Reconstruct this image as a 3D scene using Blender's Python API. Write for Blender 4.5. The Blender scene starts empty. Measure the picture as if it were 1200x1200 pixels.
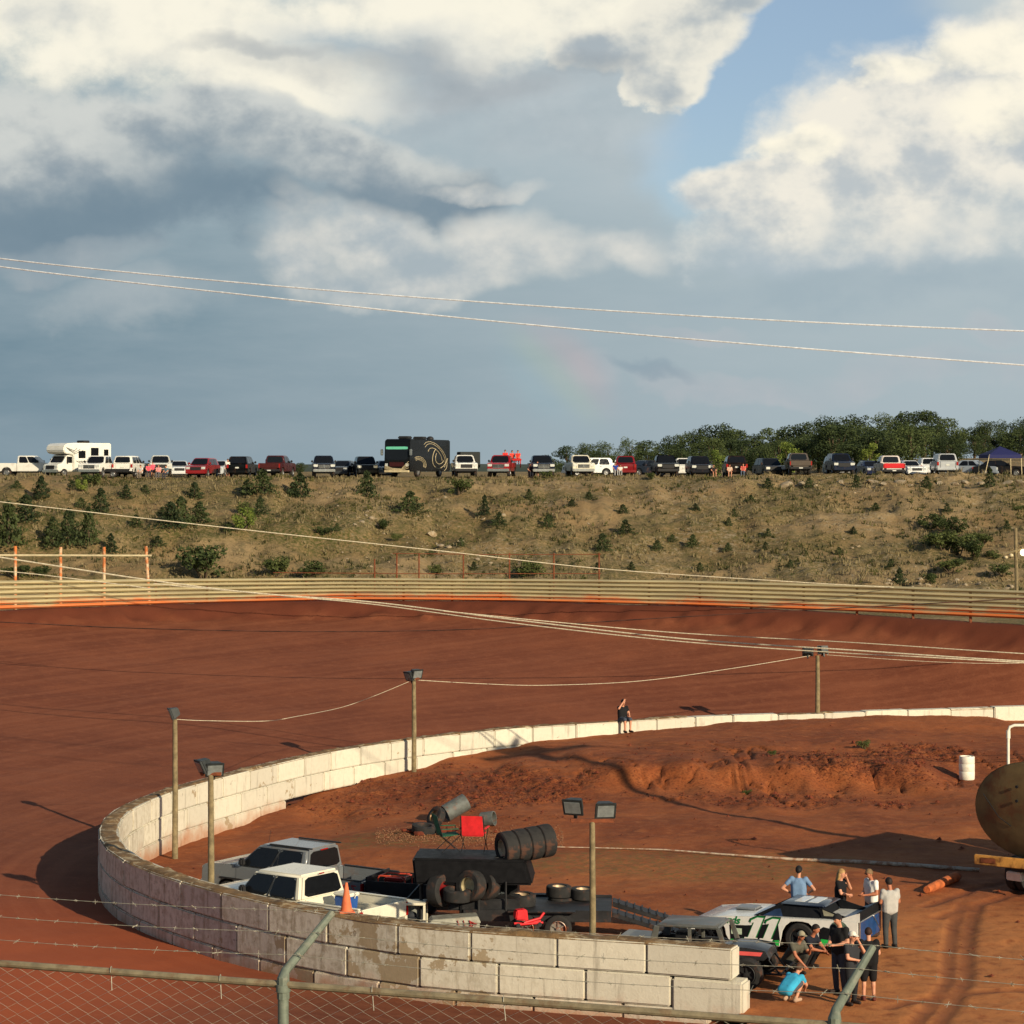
import bpy, bmesh, math, random
import numpy as np
from mathutils import Vector, Matrix
R = math.radians
random.seed(7)
rng = np.random.default_rng(11)
scene = bpy.context.scene
COL = scene.collection
F, H, HY = 2800.0, 12.0, 550.0
K = F / 1400.0          # plan depths below were first measured for a 1400 px lens
def near(Y): return 30.15 * K + (Y - 30.15)     # depth of things round the trailer and race cars
def ridge(Y): return 112 * K + (Y - 112)        # depth of things on the embankment top
#          # focal length in photo pixels, eye height, horizon row

def at(px, py, z):
    """ground point at height z seen at a photo pixel"""
    Y = (H - z) * F / (py - HY)
    return ((px - 600) / F * Y, Y)
def xz(px, py, Y):
    return ((px - 600) / F * Y, H - (py - HY) * Y / F)

def lin(c):
    return tuple(((v / 255) / 12.92 if v / 255 <= .04045 else ((v / 255 + .055) / 1.055) ** 2.4) for v in c)

# ------------------------------------------------------------------ numpy noise
def _hash(ix, iy, seed):
    n = (ix.astype(np.int64) * 374761393 + iy.astype(np.int64) * 668265263 + seed * 144305) & 0xffffffff
    n = ((n ^ (n >> 13)) * 1274126177) & 0xffffffff
    return ((n ^ (n >> 16)) & 0xffff) / 65535.0
def vnoise(x, y, seed=0):
    x = np.asarray(x, float); y = np.asarray(y, float)
    ix = np.floor(x); iy = np.floor(y); fx = x - ix; fy = y - iy
    fx = fx * fx * (3 - 2 * fx); fy = fy * fy * (3 - 2 * fy)
    a = _hash(ix, iy, seed); b = _hash(ix + 1, iy, seed); c = _hash(ix, iy + 1, seed); d = _hash(ix + 1, iy + 1, seed)
    return (a + (b - a) * fx) * (1 - fy) + (c + (d - c) * fx) * fy - .5
def fbm(x, y, seed=0, octv=4):
    s = 0; a = 1.0; f = 1.0
    for k in range(octv):
        s = s + a * vnoise(x * f + 17.3 * k, y * f - 9.1 * k, seed + k); a *= .5; f *= 2.03
    return s
def sstep(a, b, x):
    t = np.clip((x - a) / (b - a), 0, 1); return t * t * (3 - 2 * t)

# ------------------------------------------------------------------ object helpers
def link(o, parent=None):
    COL.objects.link(o)
    if parent: o.parent = parent
    return o
def tag(o, label=None, cat=None, group=None, kind=None):
    if label: o['label'] = label
    if cat: o['category'] = cat
    if group: o['group'] = group
    if kind: o['kind'] = kind
    return o
def thing(name, label, cat, loc=(0, 0, 0), rz=0, group=None):
    o = bpy.data.objects.new(name, None); o.empty_display_size = .3
    link(o); o.location = loc; o.rotation_euler = (0, 0, rz)
    return tag(o, label, cat, group)
def dup(root, loc, rz=None, scale=None, label=None, group=None):
    def cp(o, par):
        c = o.copy(); COL.objects.link(c)
        if par: c.parent = par
        for ch in list(o.children): cp(ch, c)
        return c
    r = cp(root, None); r.location = loc
    if rz is not None: r.rotation_euler = (0, 0, rz)
    if scale is not None: r.scale = scale if hasattr(scale, '__len__') else (scale,) * 3
    if label: r['label'] = label
    if group: r['group'] = group
    return r

class MB:
    """collects shapes, builds ONE mesh object"""
    def __init__(s): s.v = []; s.f = []; s.m = []
    def add(s, vs, fs, mi=0, M=None):
        o = len(s.v)
        if M is not None: vs = [tuple(M @ Vector(p)) for p in vs]
        s.v += [tuple(p) for p in vs]; s.f += [tuple(i + o for i in q) for q in fs]; s.m += [mi] * len(fs)
        return s
    def bm(s, b, mi=0, M=None):
        b.verts.index_update()
        s.add([v.co[:] for v in b.verts], [[v.index for v in f.verts] for f in b.faces], mi, M); b.free(); return s
    def box(s, x0, x1, y0, y1, z0, z1, bev=0, mi=0, M=None, seg=2):
        vs = [(x, y, z) for x in (x0, x1) for y in (y0, y1) for z in (z0, z1)]
        fs = [(0, 1, 3, 2), (4, 6, 7, 5), (0, 4, 5, 1), (2, 3, 7, 6), (0, 2, 6, 4), (1, 5, 7, 3)]
        if not bev: return s.add(vs, fs, mi, M)
        b = bmesh.new(); vv = [b.verts.new(p) for p in vs]
        for q in fs: b.faces.new([vv[i] for i in q])
        bmesh.ops.bevel(b, geom=list(b.edges), offset=bev, segments=seg, affect='EDGES', clamp_overlap=True)
        return s.bm(b, mi, M)
    def hexa(s, p, bev=0, mi=0, M=None, seg=2):
        """8 corners: bottom loop of 4 then top loop of 4"""
        fs = [(3, 2, 1, 0), (4, 5, 6, 7), (0, 1, 5, 4), (1, 2, 6, 5), (2, 3, 7, 6), (3, 0, 4, 7)]
        b = bmesh.new(); vv = [b.verts.new(q) for q in p]
        for q in fs: b.faces.new([vv[i] for i in q])
        bmesh.ops.recalc_face_normals(b, faces=list(b.faces))
        if bev: bmesh.ops.bevel(b, geom=list(b.edges), offset=bev, segments=seg, affect='EDGES', clamp_overlap=True)
        return s.bm(b, mi, M)
    def prism(s, prof, y0, y1, bev=0, mi=0, M=None, inset=None):
        """profile in (x,z) extruded along y"""
        b = bmesh.new(); n = len(prof)
        A = [b.verts.new((p[0], y0, p[1])) for p in prof]; B = [b.verts.new((p[0], y1, p[1])) for p in prof]
        b.faces.new(A); b.faces.new(B[::-1])
        for i in range(n): b.faces.new((A[i], B[i], B[(i + 1) % n], A[(i + 1) % n]))
        bmesh.ops.recalc_face_normals(b, faces=list(b.faces))
        if bev:
            ed = [e for e in b.edges if len(e.link_faces) == 2 and e.calc_face_angle(0) > R(28)]
            bmesh.ops.bevel(b, geom=ed, offset=bev, segments=2, affect='EDGES', clamp_overlap=True)
        bmesh.ops.triangulate(b, faces=[f for f in b.faces if len(f.verts) > 4])
        return s.bm(b, mi, M)
    def tube(s, pts, r, n=8, mi=0, M=None, cap=True):
        pts = [Vector(p) for p in pts]; k = len(pts)
        rr = r if hasattr(r, '__len__') else [r] * k
        vs = []; fs = []; up = None
        for i, p in enumerate(pts):
            t = (pts[min(i + 1, k - 1)] - pts[max(i - 1, 0)])
            if t.length < 1e-9: t = Vector((0, 0, 1))
            t.normalize()
            if up is None or abs(up.dot(t)) > .98:
                up = Vector((0, 0, 1)) if abs(t.z) < .9 else Vector((1, 0, 0))
            a = t.cross(up).normalized(); bb = a.cross(t).normalized(); up = bb
            for j in range(n):
                w = 2 * math.pi * j / n
                vs.append(p + (a * math.cos(w) + bb * math.sin(w)) * rr[i])
        for i in range(k - 1):
            for j in range(n):
                fs.append((i * n + j, i * n + (j + 1) % n, (i + 1) * n + (j + 1) % n, (i + 1) * n + j))
        if cap:
            fs.append(tuple(range(n))[::-1]); fs.append(tuple((k - 1) * n + j for j in range(n)))
        return s.add(vs, fs, mi, M)
    def lathe(s, prof, n=24, axis='z', c=(0, 0, 0), mi=0, M=None):
        """closed-ish profile [(r,h)...] turned about an axis"""
        vs = []; fs = []; k = len(prof)
        for j in range(n):
            w = 2 * math.pi * j / n
            for (r, h) in prof:
                a, b = r * math.cos(w), r * math.sin(w)
                p = {'z': (a, b, h), 'y': (a, h, b), 'x': (h, a, b)}[axis]
                vs.append((p[0] + c[0], p[1] + c[1], p[2] + c[2]))
        for j in range(n):
            for i in range(k - 1):
                fs.append((j * k + i, j * k + i + 1, ((j + 1) % n) * k + i + 1, ((j + 1) % n) * k + i))
        return s.add(vs, fs, mi, M)
    def capsule(s, p, q, r1, r2, n=10, mi=0, M=None):
        p = Vector(p); q = Vector(q); d = (q - p); L = max(d.length, 1e-6); d = d / L
        pts = []; rr = []
        for a in (90, 60, 30): pts.append(p - d * r1 * math.sin(R(a))); rr.append(max(r1 * math.cos(R(a)), .001))
        pts.append(p); rr.append(r1); pts.append(q); rr.append(r2)
        for a in (30, 60, 90): pts.append(q + d * r2 * math.sin(R(a))); rr.append(max(r2 * math.cos(R(a)), .001))
        return s.tube(pts, rr, n, mi, M)
    def ball(s, c, r, n=12, k=8, mi=0, M=None):
        r = r if hasattr(r, '__len__') else (r, r, r)
        vs = []; fs = []
        for i in range(k + 1):
            th = math.pi * i / k
            for j in range(n):
                w = 2 * math.pi * j / n
                vs.append((c[0] + r[0] * max(math.sin(th), .003) * math.cos(w), c[1] + r[1] * max(math.sin(th), .003) * math.sin(w), c[2] + r[2] * math.cos(th)))
        for i in range(k):
            for j in range(n):
                fs.append((i * n + j, (i + 1) * n + j, (i + 1) * n + (j + 1) % n, i * n + (j + 1) % n))
        fs.append(tuple(range(n))); fs.append(tuple(k * n + j for j in range(n))[::-1])
        return s.add(vs, fs, mi, M)
    def patch(s, c, u0, u1, v0, v1, off=.008, th=.006, mi=0, bulge=0, cut=0):
        """thin pane on a bilinear patch; c = corners (u0v0,u1v0,u1v1,u0v1), lifted along the normal"""
        c = [Vector(p) for p in c]
        def P(u, v): return (c[0] * (1 - u) + c[1] * u) * (1 - v) + (c[3] * (1 - u) + c[2] * u) * v
        nrm = (c[1] - c[0] + c[2] - c[3]).cross(c[3] - c[0] + c[2] - c[1]).normalized()
        k = .10
        du, dv = (u1 - u0) * k, (v1 - v0) * k * 1.2
        uv = [(u0 + du, v0), (u1 - du, v0), (u1, v0 + dv), (u1, v1 - dv), (u1 - du, v1), (u0 + du, v1), (u0, v1 - dv), (u0, v0 + dv)]
        lo = [P(*q) + nrm * off for q in uv]; hi = [p + nrm * th for p in lo]
        n = len(uv)
        return s.add(lo + hi, [tuple(range(n, 2 * n)), tuple(range(n))[::-1]] + [(i, (i + 1) % n, n + (i + 1) % n, n + i) for i in range(n)], mi)
    def build(s, name, mats, parent=None, smooth=35, fix=True):
        me = bpy.data.meshes.new(name)
        me.from_pydata(s.v, [], s.f)
        mats = mats if isinstance(mats, (list, tuple)) else [mats]
        for m in mats: me.materials.append(m)
        me.polygons.foreach_set('material_index', s.m)
        if fix:
            b = bmesh.new(); b.from_mesh(me); bmesh.ops.recalc_face_normals(b, faces=list(b.faces)); b.to_mesh(me); b.free()
        if smooth:
            me.polygons.foreach_set('use_smooth', [True] * len(me.polygons))
            me.set_sharp_from_angle(angle=R(smooth))
        me.update()
        return link(bpy.data.objects.new(name, me), parent)

def np_mesh(name, verts, quads, mats, parent=None, smooth=True, midx=None):
    me = bpy.data.meshes.new(name); nv = len(verts); nf = len(quads); k = quads.shape[1]
    me.vertices.add(nv); me.vertices.foreach_set('co', np.asarray(verts, np.float32).ravel())
    me.loops.add(nf * k); me.loops.foreach_set('vertex_index', quads.astype(np.int32).ravel())
    me.polygons.add(nf); me.polygons.foreach_set('loop_start', (np.arange(nf) * k).astype(np.int32))
    me.polygons.foreach_set('loop_total', np.full(nf, k, np.int32))
    for m in (mats if isinstance(mats, (list, tuple)) else [mats]): me.materials.append(m)
    if midx is not None: me.polygons.foreach_set('material_index', midx.astype(np.int32))
    me.update(calc_edges=True); me.validate()
    me.polygons.foreach_set('use_smooth', np.full(len(me.polygons), smooth))
    return link(bpy.data.objects.new(name, me), parent)
def set_attr(o, name, vals):
    a = o.data.attributes.new(name, 'FLOAT', 'POINT'); a.data.foreach_set('value', np.asarray(vals, np.float32))

# ------------------------------------------------------------------ node expression helper
class NT:
    def __init__(s, tree): s.t = tree
    def node(s, typ, **kw):
        n = s.t.nodes.new(typ)
        for k, v in kw.items(): setattr(n, k, v)
        return n
    def setin(s, n, i, v):
        if isinstance(v, X): s.t.links.new(v.s, n.inputs[i])
        elif hasattr(v, 'is_output'): s.t.links.new(v, n.inputs[i])
        else: n.inputs[i].default_value = v
    def math(s, op, a, b=0.0, c=0.0, clamp=False):
        n = s.node('ShaderNodeMath', operation=op, use_clamp=clamp)
        s.setin(n, 0, a); s.setin(n, 1, b); s.setin(n, 2, c); return X(s, n.outputs[0])
    def ss(s, x, a, b, o0=0.0, o1=1.0):
        n = s.node('ShaderNodeMapRange', interpolation_type='SMOOTHSTEP')
        for i, v in enumerate((x, a, b, o0, o1)): s.setin(n, i, v)
        return X(s, n.outputs[0])
    def mix(s, f, a, b, blend='MIX'):
        n = s.node('ShaderNodeMix', data_type='RGBA', blend_type=blend)
        s.setin(n, 0, f); s.setin(n, 6, a if not isinstance(a, tuple) else (*a, 1)[:4]); s.setin(n, 7, b if not isinstance(b, tuple) else (*b, 1)[:4])
        return X(s, n.outputs[2])
    def noise(s, vec, scale, detail=4, rough=.55, dist=0.0, out=0):
        n = s.node('ShaderNodeTexNoise'); n.inputs['Scale'].default_value = scale; n.inputs['Detail'].default_value = detail
        n.inputs['Roughness'].default_value = rough; n.inputs['Distortion'].default_value = dist
        if vec is not None: s.setin(n, 'Vector', vec) if False else s.t.links.new(vec.s if isinstance(vec, X) else vec, n.inputs['Vector'])
        return X(s, n.outputs[out])
    def voro(s, vec, scale, feature='F1', out=0, rnd=1.0):
        n = s.node('ShaderNodeTexVoronoi', feature=feature); n.inputs['Scale'].default_value = scale; n.inputs['Randomness'].default_value = rnd
        s.t.links.new(vec.s if isinstance(vec, X) else vec, n.inputs['Vector']); return X(s, n.outputs[out])
    def vmul(s, vec, xyz):
        n = s.node('ShaderNodeVectorMath', operation='MULTIPLY'); s.setin(n, 0, vec); n.inputs[1].default_value = xyz; return X(s, n.outputs[0])
    def vadd(s, vec, xyz):
        n = s.node('ShaderNodeVectorMath', operation='ADD'); s.setin(n, 0, vec); s.setin(n, 1, xyz); return X(s, n.outputs[0])
    def attr(s, name):
        n = s.node('ShaderNodeAttribute', attribute_name=name); return X(s, n.outputs['Fac'])
    def bump(s, h, strength=.3, dist=.05):
        n = s.node('ShaderNodeBump'); n.inputs['Strength'].default_value = strength; n.inputs['Distance'].default_value = dist
        s.setin(n, 'Height', h) if False else s.t.links.new(h.s, n.inputs['Height']); return n.outputs[0]
class X:
    def __init__(s, nt, sock): s.n = nt; s.s = sock
    def __add__(s, o): return s.n.math('ADD', s, o)
    __radd__ = __add__
    def __sub__(s, o): return s.n.math('SUBTRACT', s, o)
    def __rsub__(s, o): return s.n.math('SUBTRACT', o, s)
    def __mul__(s, o): return s.n.math('MULTIPLY', s, o)
    __rmul__ = __mul__
    def __truediv__(s, o): return s.n.math('DIVIDE', s, o)
    def clamp(s): return s.n.math('ADD', s, 0.0, clamp=True)

def new_mat(name):
    m = bpy.data.materials.new(name); m.use_nodes = True
    nt = NT(m.node_tree); b = m.node_tree.nodes['Principled BSDF']
    return m, nt, b
def objco(nt):
    return nt.node('ShaderNodeTexCoord').outputs['Object']
def pos(nt):
    return nt.node('ShaderNodeNewGeometry').outputs['Position']
_mc = {}
def mat(name, col, rough=.6, metal=0.0, var=.18, scale=6.0, bump=0.0, dirt=None, dirt_amt=0.0, coat=0.0, spec=.35, bscale=None, world=False):
    """painted / plain material with mottling, optional dirt and fine bump"""
    if name in _mc: return _mc[name]
    m, nt, b = new_mat(name); co = pos(nt) if world else objco(nt)
    n1 = nt.noise(co, scale, 5, .6)
    c = nt.mix(nt.ss(n1, .3, .7), tuple(v * (1 - var) for v in col), tuple(min(1, v * (1 + var)) for v in col))
    if dirt:
        n2 = nt.noise(co, scale * .6 + .7, 6, .65, .3)
        c = nt.mix(nt.ss(n2, .62 - dirt_amt * .35, .72 - dirt_amt * .2) * min(1, dirt_amt * 1.6), c, dirt)
    nt.setin(b, 'Base Color', c)
    nt.setin(b, 'Roughness', nt.ss(n1, .2, .8, max(.03, rough - .08), min(1, rough + .08)))
    b.inputs['Metallic'].default_value = metal; b.inputs['Coat Weight'].default_value = coat
    b.inputs['Specular IOR Level'].default_value = spec
    if bump:
        nt.t.links.new(nt.bump(nt.noise(co, bscale or scale * 6, 4, .6), bump, .02), b.inputs['Normal'])
    _mc[name] = m; return m
# ================================================================== camera, sun, sky
cam_d = bpy.data.cameras.new('camera'); cam = link(bpy.data.objects.new('camera', cam_d))
cam.location = (0, 0, H); cam.rotation_euler = (R(90), 0, 0)
cam_d.sensor_width = 36; cam_d.lens = 36 * F / 1200; cam_d.shift_y = (HY - 600) / 1200
cam_d.clip_start = .1; cam_d.clip_end = 12000
scene.camera = cam
scene.view_settings.view_transform = 'Standard'; scene.view_settings.look = 'None'
scene.view_settings.exposure = 0.12; scene.view_settings.gamma = 1
EL = R(21.8); SX, SY = .62, -.785                     # towards the sun, in plan
sun_d = bpy.data.lights.new('sun', 'SUN'); sun = link(bpy.data.objects.new('sun', sun_d))
sun_d.energy = 5.0; sun_d.angle = R(.5); sun_d.color = (1, .85, .62)
sv = Vector((SX * math.cos(EL), SY * math.cos(EL), math.sin(EL))).normalized()
sun.rotation_euler = sv.to_track_quat('Z', 'Y').to_euler(); sun.location = sv * 80

world = bpy.data.worlds.new('World'); scene.world = world; world.use_nodes = True
def build_world():
    t = world.node_tree; nt = NT(t); bg = t.nodes['Background']
    S = .1; bg.inputs['Strength'].default_value = S
    sky = nt.node('ShaderNodeTexSky', sky_type='NISHITA'); sky.sun_disc = False
    sky.sun_elevation = EL; sky.sun_rotation = math.atan2(SX, SY); sky.air_density = 1.0; sky.dust_density = .6; sky.ozone_density = 2.2
    co = nt.node('ShaderNodeTexCoord').outputs['Generated']
    sep = nt.node('ShaderNodeSeparateXYZ'); t.links.new(co, sep.inputs[0])
    x, y, z = (X(nt, sep.outputs[i]) for i in range(3))
    A = nt.math('ARCTAN2', x, y); E = nt.math('ARCSINE', z)
    # noise fields on the direction itself; the second copies are shifted towards the light (right and up) for relief
    d1 = nt.vmul(co, (1, 1, 1.35)); d2 = nt.vadd(d1, (.009, .0, .015))
    big = nt.noise(d1, 7.5, 4, .55); f1 = nt.noise(d1, 18, 7, .56); f2 = nt.noise(d2, 18, 5, .56); fine = nt.noise(d1, 85, 5, .6)
    v1 = nt.voro(nt.vadd(d1, (.3, .1, .2)), 36, 'SMOOTH_F1'); v2 = nt.voro(nt.vadd(d2, (.3, .1, .2)), 36, 'SMOOTH_F1')
    wisp = nt.noise(nt.vmul(co, (1, 1, 4.5)), 13, 6, .6)
    fine2 = nt.noise(d2, 45, 4, .6); fine1 = nt.noise(d1, 45, 4, .6)
    relief = (f1 - f2) * 1.5 + (v2 - v1) * .30 + (fine1 - fine2) * .45
    Aw = A + (big - .5) * .07 + (f1 - .5) * .036; Ew = E + (nt.noise(nt.vadd(d1, (3.1, 1.7, .4)), 8.5, 5, .55) - .5) * .063 + (f1 - .5) * .022
    def ell(b):
        px, py, rx, ry = b[:4]
        ca = math.atan((px - 600) / F); ce = math.atan((HY - py) / F * math.cos(ca))
        u = (Aw - ca) * (F / rx); v = (Ew - ce) * (F / ry)
        if len(b) > 4:
            c, s = math.cos(R(b[4])), math.sin(R(b[4]))
            # tilt in the (A,E) plane, radii along the tilted axes
            u = ((Aw - ca) * c + (Ew - ce) * s) * (F / rx); v = ((Ew - ce) * c - (Aw - ca) * s) * (F / ry)
        return 1.0 - (u * u + v * v)
    def field(bl):
        f = ell(bl[0])
        for b in bl[1:]: f = nt.math('MAXIMUM', f, ell(b))
        return nt.math('MAXIMUM', f, -2.0)
    def K(r, g, b, k=1.0): return tuple(v * k / S for v in lin((r, g, b)))
    front = nt.ss(nt.math('ABSOLUTE', A), .75, 1.25, 1.0, 0.0)
    upf = nt.ss(E, .75, .45)
    c = nt.mix(1.0, sky.outputs[0], nt.mix(front * upf, (.78, .78, .75), (.98, .96, .99)), 'MULTIPLY')
    # grey-blue veil of far rain cloud, darker to the left and down, a gap of clean blue up on the right
    gap = nt.ss(field([(950, 30, 150, 80), (870, 130, 150, 70, 40), (1010, 70, 130, 70)]) + (f1 - .5) * .9, -.9, .65)
    lr = nt.ss(A, -.32, .20)
    low = nt.mix(lr, K(94, 123, 139), K(162, 177, 183)); high = nt.mix(lr, K(156, 174, 181), K(182, 194, 199))
    veil = nt.mix(nt.ss(E + (wisp - .5) * .05, .02, .22), low, high)
    veil = nt.mix((wisp - .5) * .5 + .12, veil, K(176, 184, 188))
    veil = nt.mix(nt.ss(E, .05, -.01) * .35, veil, K(150, 164, 172))
    c = nt.mix((1.0 - gap * .80) * front * upf, c, veil)
    def layer(c, bl, lit, shd, k=.9, soft=.5, alpha=1.0, bias=0.0, rel=2.2, fz=None, rim=.6, thick=1.1, mid=None):
        f = field(bl); g = f + (f1 - .5) * k * 1.7 + (.40 - v1) * k * .55 + (fine - .5) * k * .6
        m = nt.ss(g, 0.0, soft) * alpha
        sh = 1.0 - nt.ss(g, .12, thick) * rim + relief * rel + (big - .5) * .9 + bias
        col = nt.mix(nt.ss(sh, -.15, 1.15), shd, lit)
        if fz is not None: col = nt.mix(nt.ss(Ew + (f1 - .5) * .05, (HY - fz[0]) / F, (HY - fz[1]) / F), col, fz[2])
        return nt.mix(m * front, c, col)
    # upper left cream bank running right to the sunlit edge beside the blue gap
    c = layer(c, [(100, 10, 330, 125), (330, 85, 190, 62), (560, -10, 280, 80), (740, 10, 130, 70)], K(240, 235, 218), K(192, 196, 194), soft=.8, bias=.28, rim=.5, rel=1.8)
    c = layer(c, [(640, 140, 180, 90), (540, 100, 180, 70), (470, 40, 200, 40)], K(192, 198, 200), K(156, 168, 175), soft=1.6, alpha=.85, rel=1.2)
    c = layer(c, [(800, 40, 78, 58), (780, 95, 52, 30), (835, 8, 50, 36), (700, 50, 60, 30)], K(230, 226, 212), K(164, 174, 180), soft=.5, bias=.05)
    c = layer(c, [(480, 68, 240, 34), (340, 52, 140, 16), (590, 84, 170, 32), (690, 70, 90, 24)], K(166, 172, 176), K(148, 157, 163), k=.45, soft=1.5, alpha=.85, rel=1.2)
    # broad slate band on the left: pale top, dark belly
    c = layer(c, [(120, 172, 350, 72), (340, 168, 220, 56, -12), (470, 225, 130, 46), (60, 240, 340, 90)], K(200, 203, 199), K(150, 161, 168), soft=.7, rel=2.4, bias=.1, thick=1.3,
              fz=(135, 260, K(120, 139, 152)))
    c = layer(c, [(110, 262, 280, 56), (280, 242, 180, 40)], K(122, 141, 153), K(106, 128, 143), soft=1.6, alpha=.85, rel=.8)
    # lower row of cream puffs
    c = layer(c, [(420, 285, 140, 46, -18), (560, 288, 95, 54), (615, 302, 95, 48), (705, 294, 85, 38), (550, 224, 95, 18), (330, 305, 75, 58), (460, 325, 210, 38)], K(224, 220, 210), K(166, 177, 183), k=.55, soft=1.3, alpha=.88, bias=.12, rim=.6, rel=2.2)
    c = layer(c, [(170, 358, 110, 40), (90, 305, 130, 28)], K(190, 194, 193), K(138, 154, 164), soft=1.6, alpha=.75, rel=1)
    # the large cumulus on the right
    c = layer(c, [(1130, 165, 250, 120), (985, 205, 210, 72, 18), (1210, 110, 170, 110), (1050, 125, 100, 52), (880, 212, 120, 42), (1000, 265, 280, 56)], K(232, 227, 214), K(182, 189, 192), k=.6, soft=.6, bias=.1, rim=.6, rel=3.0,
              fz=(225, 330, K(166, 180, 188)))
    c = layer(c, [(1175, 70, 110, 46), (1070, 98, 55, 24), (1015, 108, 45, 22), (1210, 135, 110, 55), (950, 165, 60, 22)], K(246, 239, 219), K(190, 194, 192), soft=.8, bias=.2, rim=.5)
    c = layer(c, [(980, 330, 300, 36), (1120, 320, 200, 30)], K(152, 170, 180), K(140, 160, 172), soft=1.8, alpha=.7, rel=.6)
    # faint pinkish low cloud
    c = layer(c, [(1165, 378, 45, 34), (1100, 430, 190, 24), (820, 385, 90, 18), (670, 455, 60, 34), (880, 445, 180, 20)], K(194, 188, 190), K(158, 170, 178), soft=1.6, alpha=.6, rel=1)
    c = layer(c, [(755, 437, 80, 12)], K(134, 152, 164), K(126, 146, 160), k=.5, soft=1.2, alpha=.6, rel=.5)
    # a short faint piece of rainbow low in the middle
    ca, ce = math.atan(-330 / F), -250 / F
    rr = nt.math('SQRT', (A - ca) * (A - ca) + (E - ce) * (E - ce))
    r0 = math.hypot(math.atan(52 / F) - ca, 115 / F - ce)
    seg = nt.ss(nt.math('ABSOLUTE', A - math.atan(52 / F)), .010, .032, 1.0, 0.0) * nt.ss(nt.math('ABSOLUTE', E - 112 / F), .008, .030, 1.0, 0.0)
    def band(off, w): return nt.ss(nt.math('ABSOLUTE', rr - (r0 + off)), 0.0, w, 1.0, 0.0) * seg
    c = nt.mix(band(.010, .012) * .13, c, K(226, 160, 150)); c = nt.mix(band(-.001, .010) * .11, c, K(190, 205, 150)); c = nt.mix(band(-.012, .012) * .10, c, K(140, 190, 200))
    # below the horizon: dull earth
    c = nt.mix(nt.ss(z, -.002, -.03), c, K(70, 60, 45))
    t.links.new(c.s, bg.inputs['Color'])
build_world()

# ================================================================== ground materials
def clay_mat(name, base, dark, light, kind):
    m, nt, b = new_mat(name); p = pos(nt)
    n1 = nt.noise(p, .22, 6, .6); n2 = nt.noise(p, 2.2, 6, .62); n3 = nt.noise(p, 11, 5, .65)
    c = nt.mix(nt.ss(n1, .36, .66), dark, base)
    c = nt.mix(nt.ss(n2, .46, .72) * .5, c, light)
    c = nt.mix(nt.ss(n3, .52, .30) * .45, c, tuple(v * .55 for v in dark))
    if kind == 'track':
        s = nt.attr('lane'); comb = nt.node('ShaderNodeCombineXYZ')
        nt.setin(comb, 0, s * .9); nt.setin(comb, 1, nt.attr('along') * .035)
        st = nt.noise(comb.outputs[0], 1.6, 7, .68)
        c = nt.mix(nt.ss(st, .42, .64) * .4, c, light); c = nt.mix(nt.ss(st, .50, .32) * .12, c, tuple(v * .72 for v in dark))
        c = nt.mix(nt.attr('moist'), c, lin((92, 46, 30)))
        c = nt.mix(nt.attr('orange') * .8, c, lin((172, 84, 46)))
    else:
        w = nt.attr('worn'); c = nt.mix(w * nt.ss(n2, .22, .55) * .9, c, lin((182, 118, 68)))
        g = nt.attr('grassy'); c = nt.mix(g * nt.ss(nt.noise(p, 5, 6, .7), .42, .60) * .8, c, lin((104, 92, 48)))
        k = nt.attr('clods'); c = nt.mix(k * nt.ss(n3, .60, .38) * .7, c, lin((58, 22, 14)))
        rt = nt.attr('rut'); c = nt.mix(rt * .6, c, lin((112, 62, 40)))
    nt.setin(b, 'Base Color', c); b.inputs['Roughness'].default_value = .92; b.inputs['Specular IOR Level'].default_value = .2
    h = n3 * .5 + nt.noise(p, 34, 4, .6) * .35 + n2 * .6
    t = nt.bump(h, .55 if kind != 'track' else .35, .06); nt.t.links.new(t, b.inputs['Normal'])
    return m
M_track = clay_mat('red_track_clay', lin((125, 70, 45)), lin((109, 58, 37)), lin((139, 83, 56)), 'track')
M_infield = clay_mat('red_infield_clay', lin((155, 87, 46)), lin((125, 66, 36)), lin((169, 104, 61)), 'infield')
def hill_mat():
    m, nt, b = new_mat('dry_embankment'); p = pos(nt)
    n1 = nt.noise(p, .13, 6, .62); n2 = nt.noise(p, .7, 6, .65); n3 = nt.noise(p, 4.0, 6, .7); n4 = nt.noise(p, 14, 4, .7)
    c = nt.mix(nt.ss(n1, .40, .62), lin((148, 123, 86)), lin((164, 140, 102)))
    c = nt.mix(nt.ss(n2, .48, .66) * .75, c, lin((114, 104, 76)))
    c = nt.mix(nt.ss(n3, .54, .68) * .7, c, lin((98, 88, 56)))
    c = nt.mix(nt.attr('green') * nt.ss(n3, .36, .6), c, lin((82, 84, 42)))
    c = nt.mix(nt.ss(n4, .58, .72) * .55, c, lin((70, 56, 34)))
    c = nt.mix(nt.attr('stony') * nt.ss(nt.noise(p, 2.2, 5, .75), .52, .62) * .8, c, lin((168, 152, 124)))
    nt.setin(b, 'Base Color', c); b.inputs['Roughness'].default_value = .95; b.inputs['Specular IOR Level'].default_value = .15
    nt.t.links.new(nt.bump(n3 * .7 + n4 * .6 + n2 * .5, .9, .25), b.inputs['Normal'])
    return m
M_hill = hill_mat()

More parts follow.
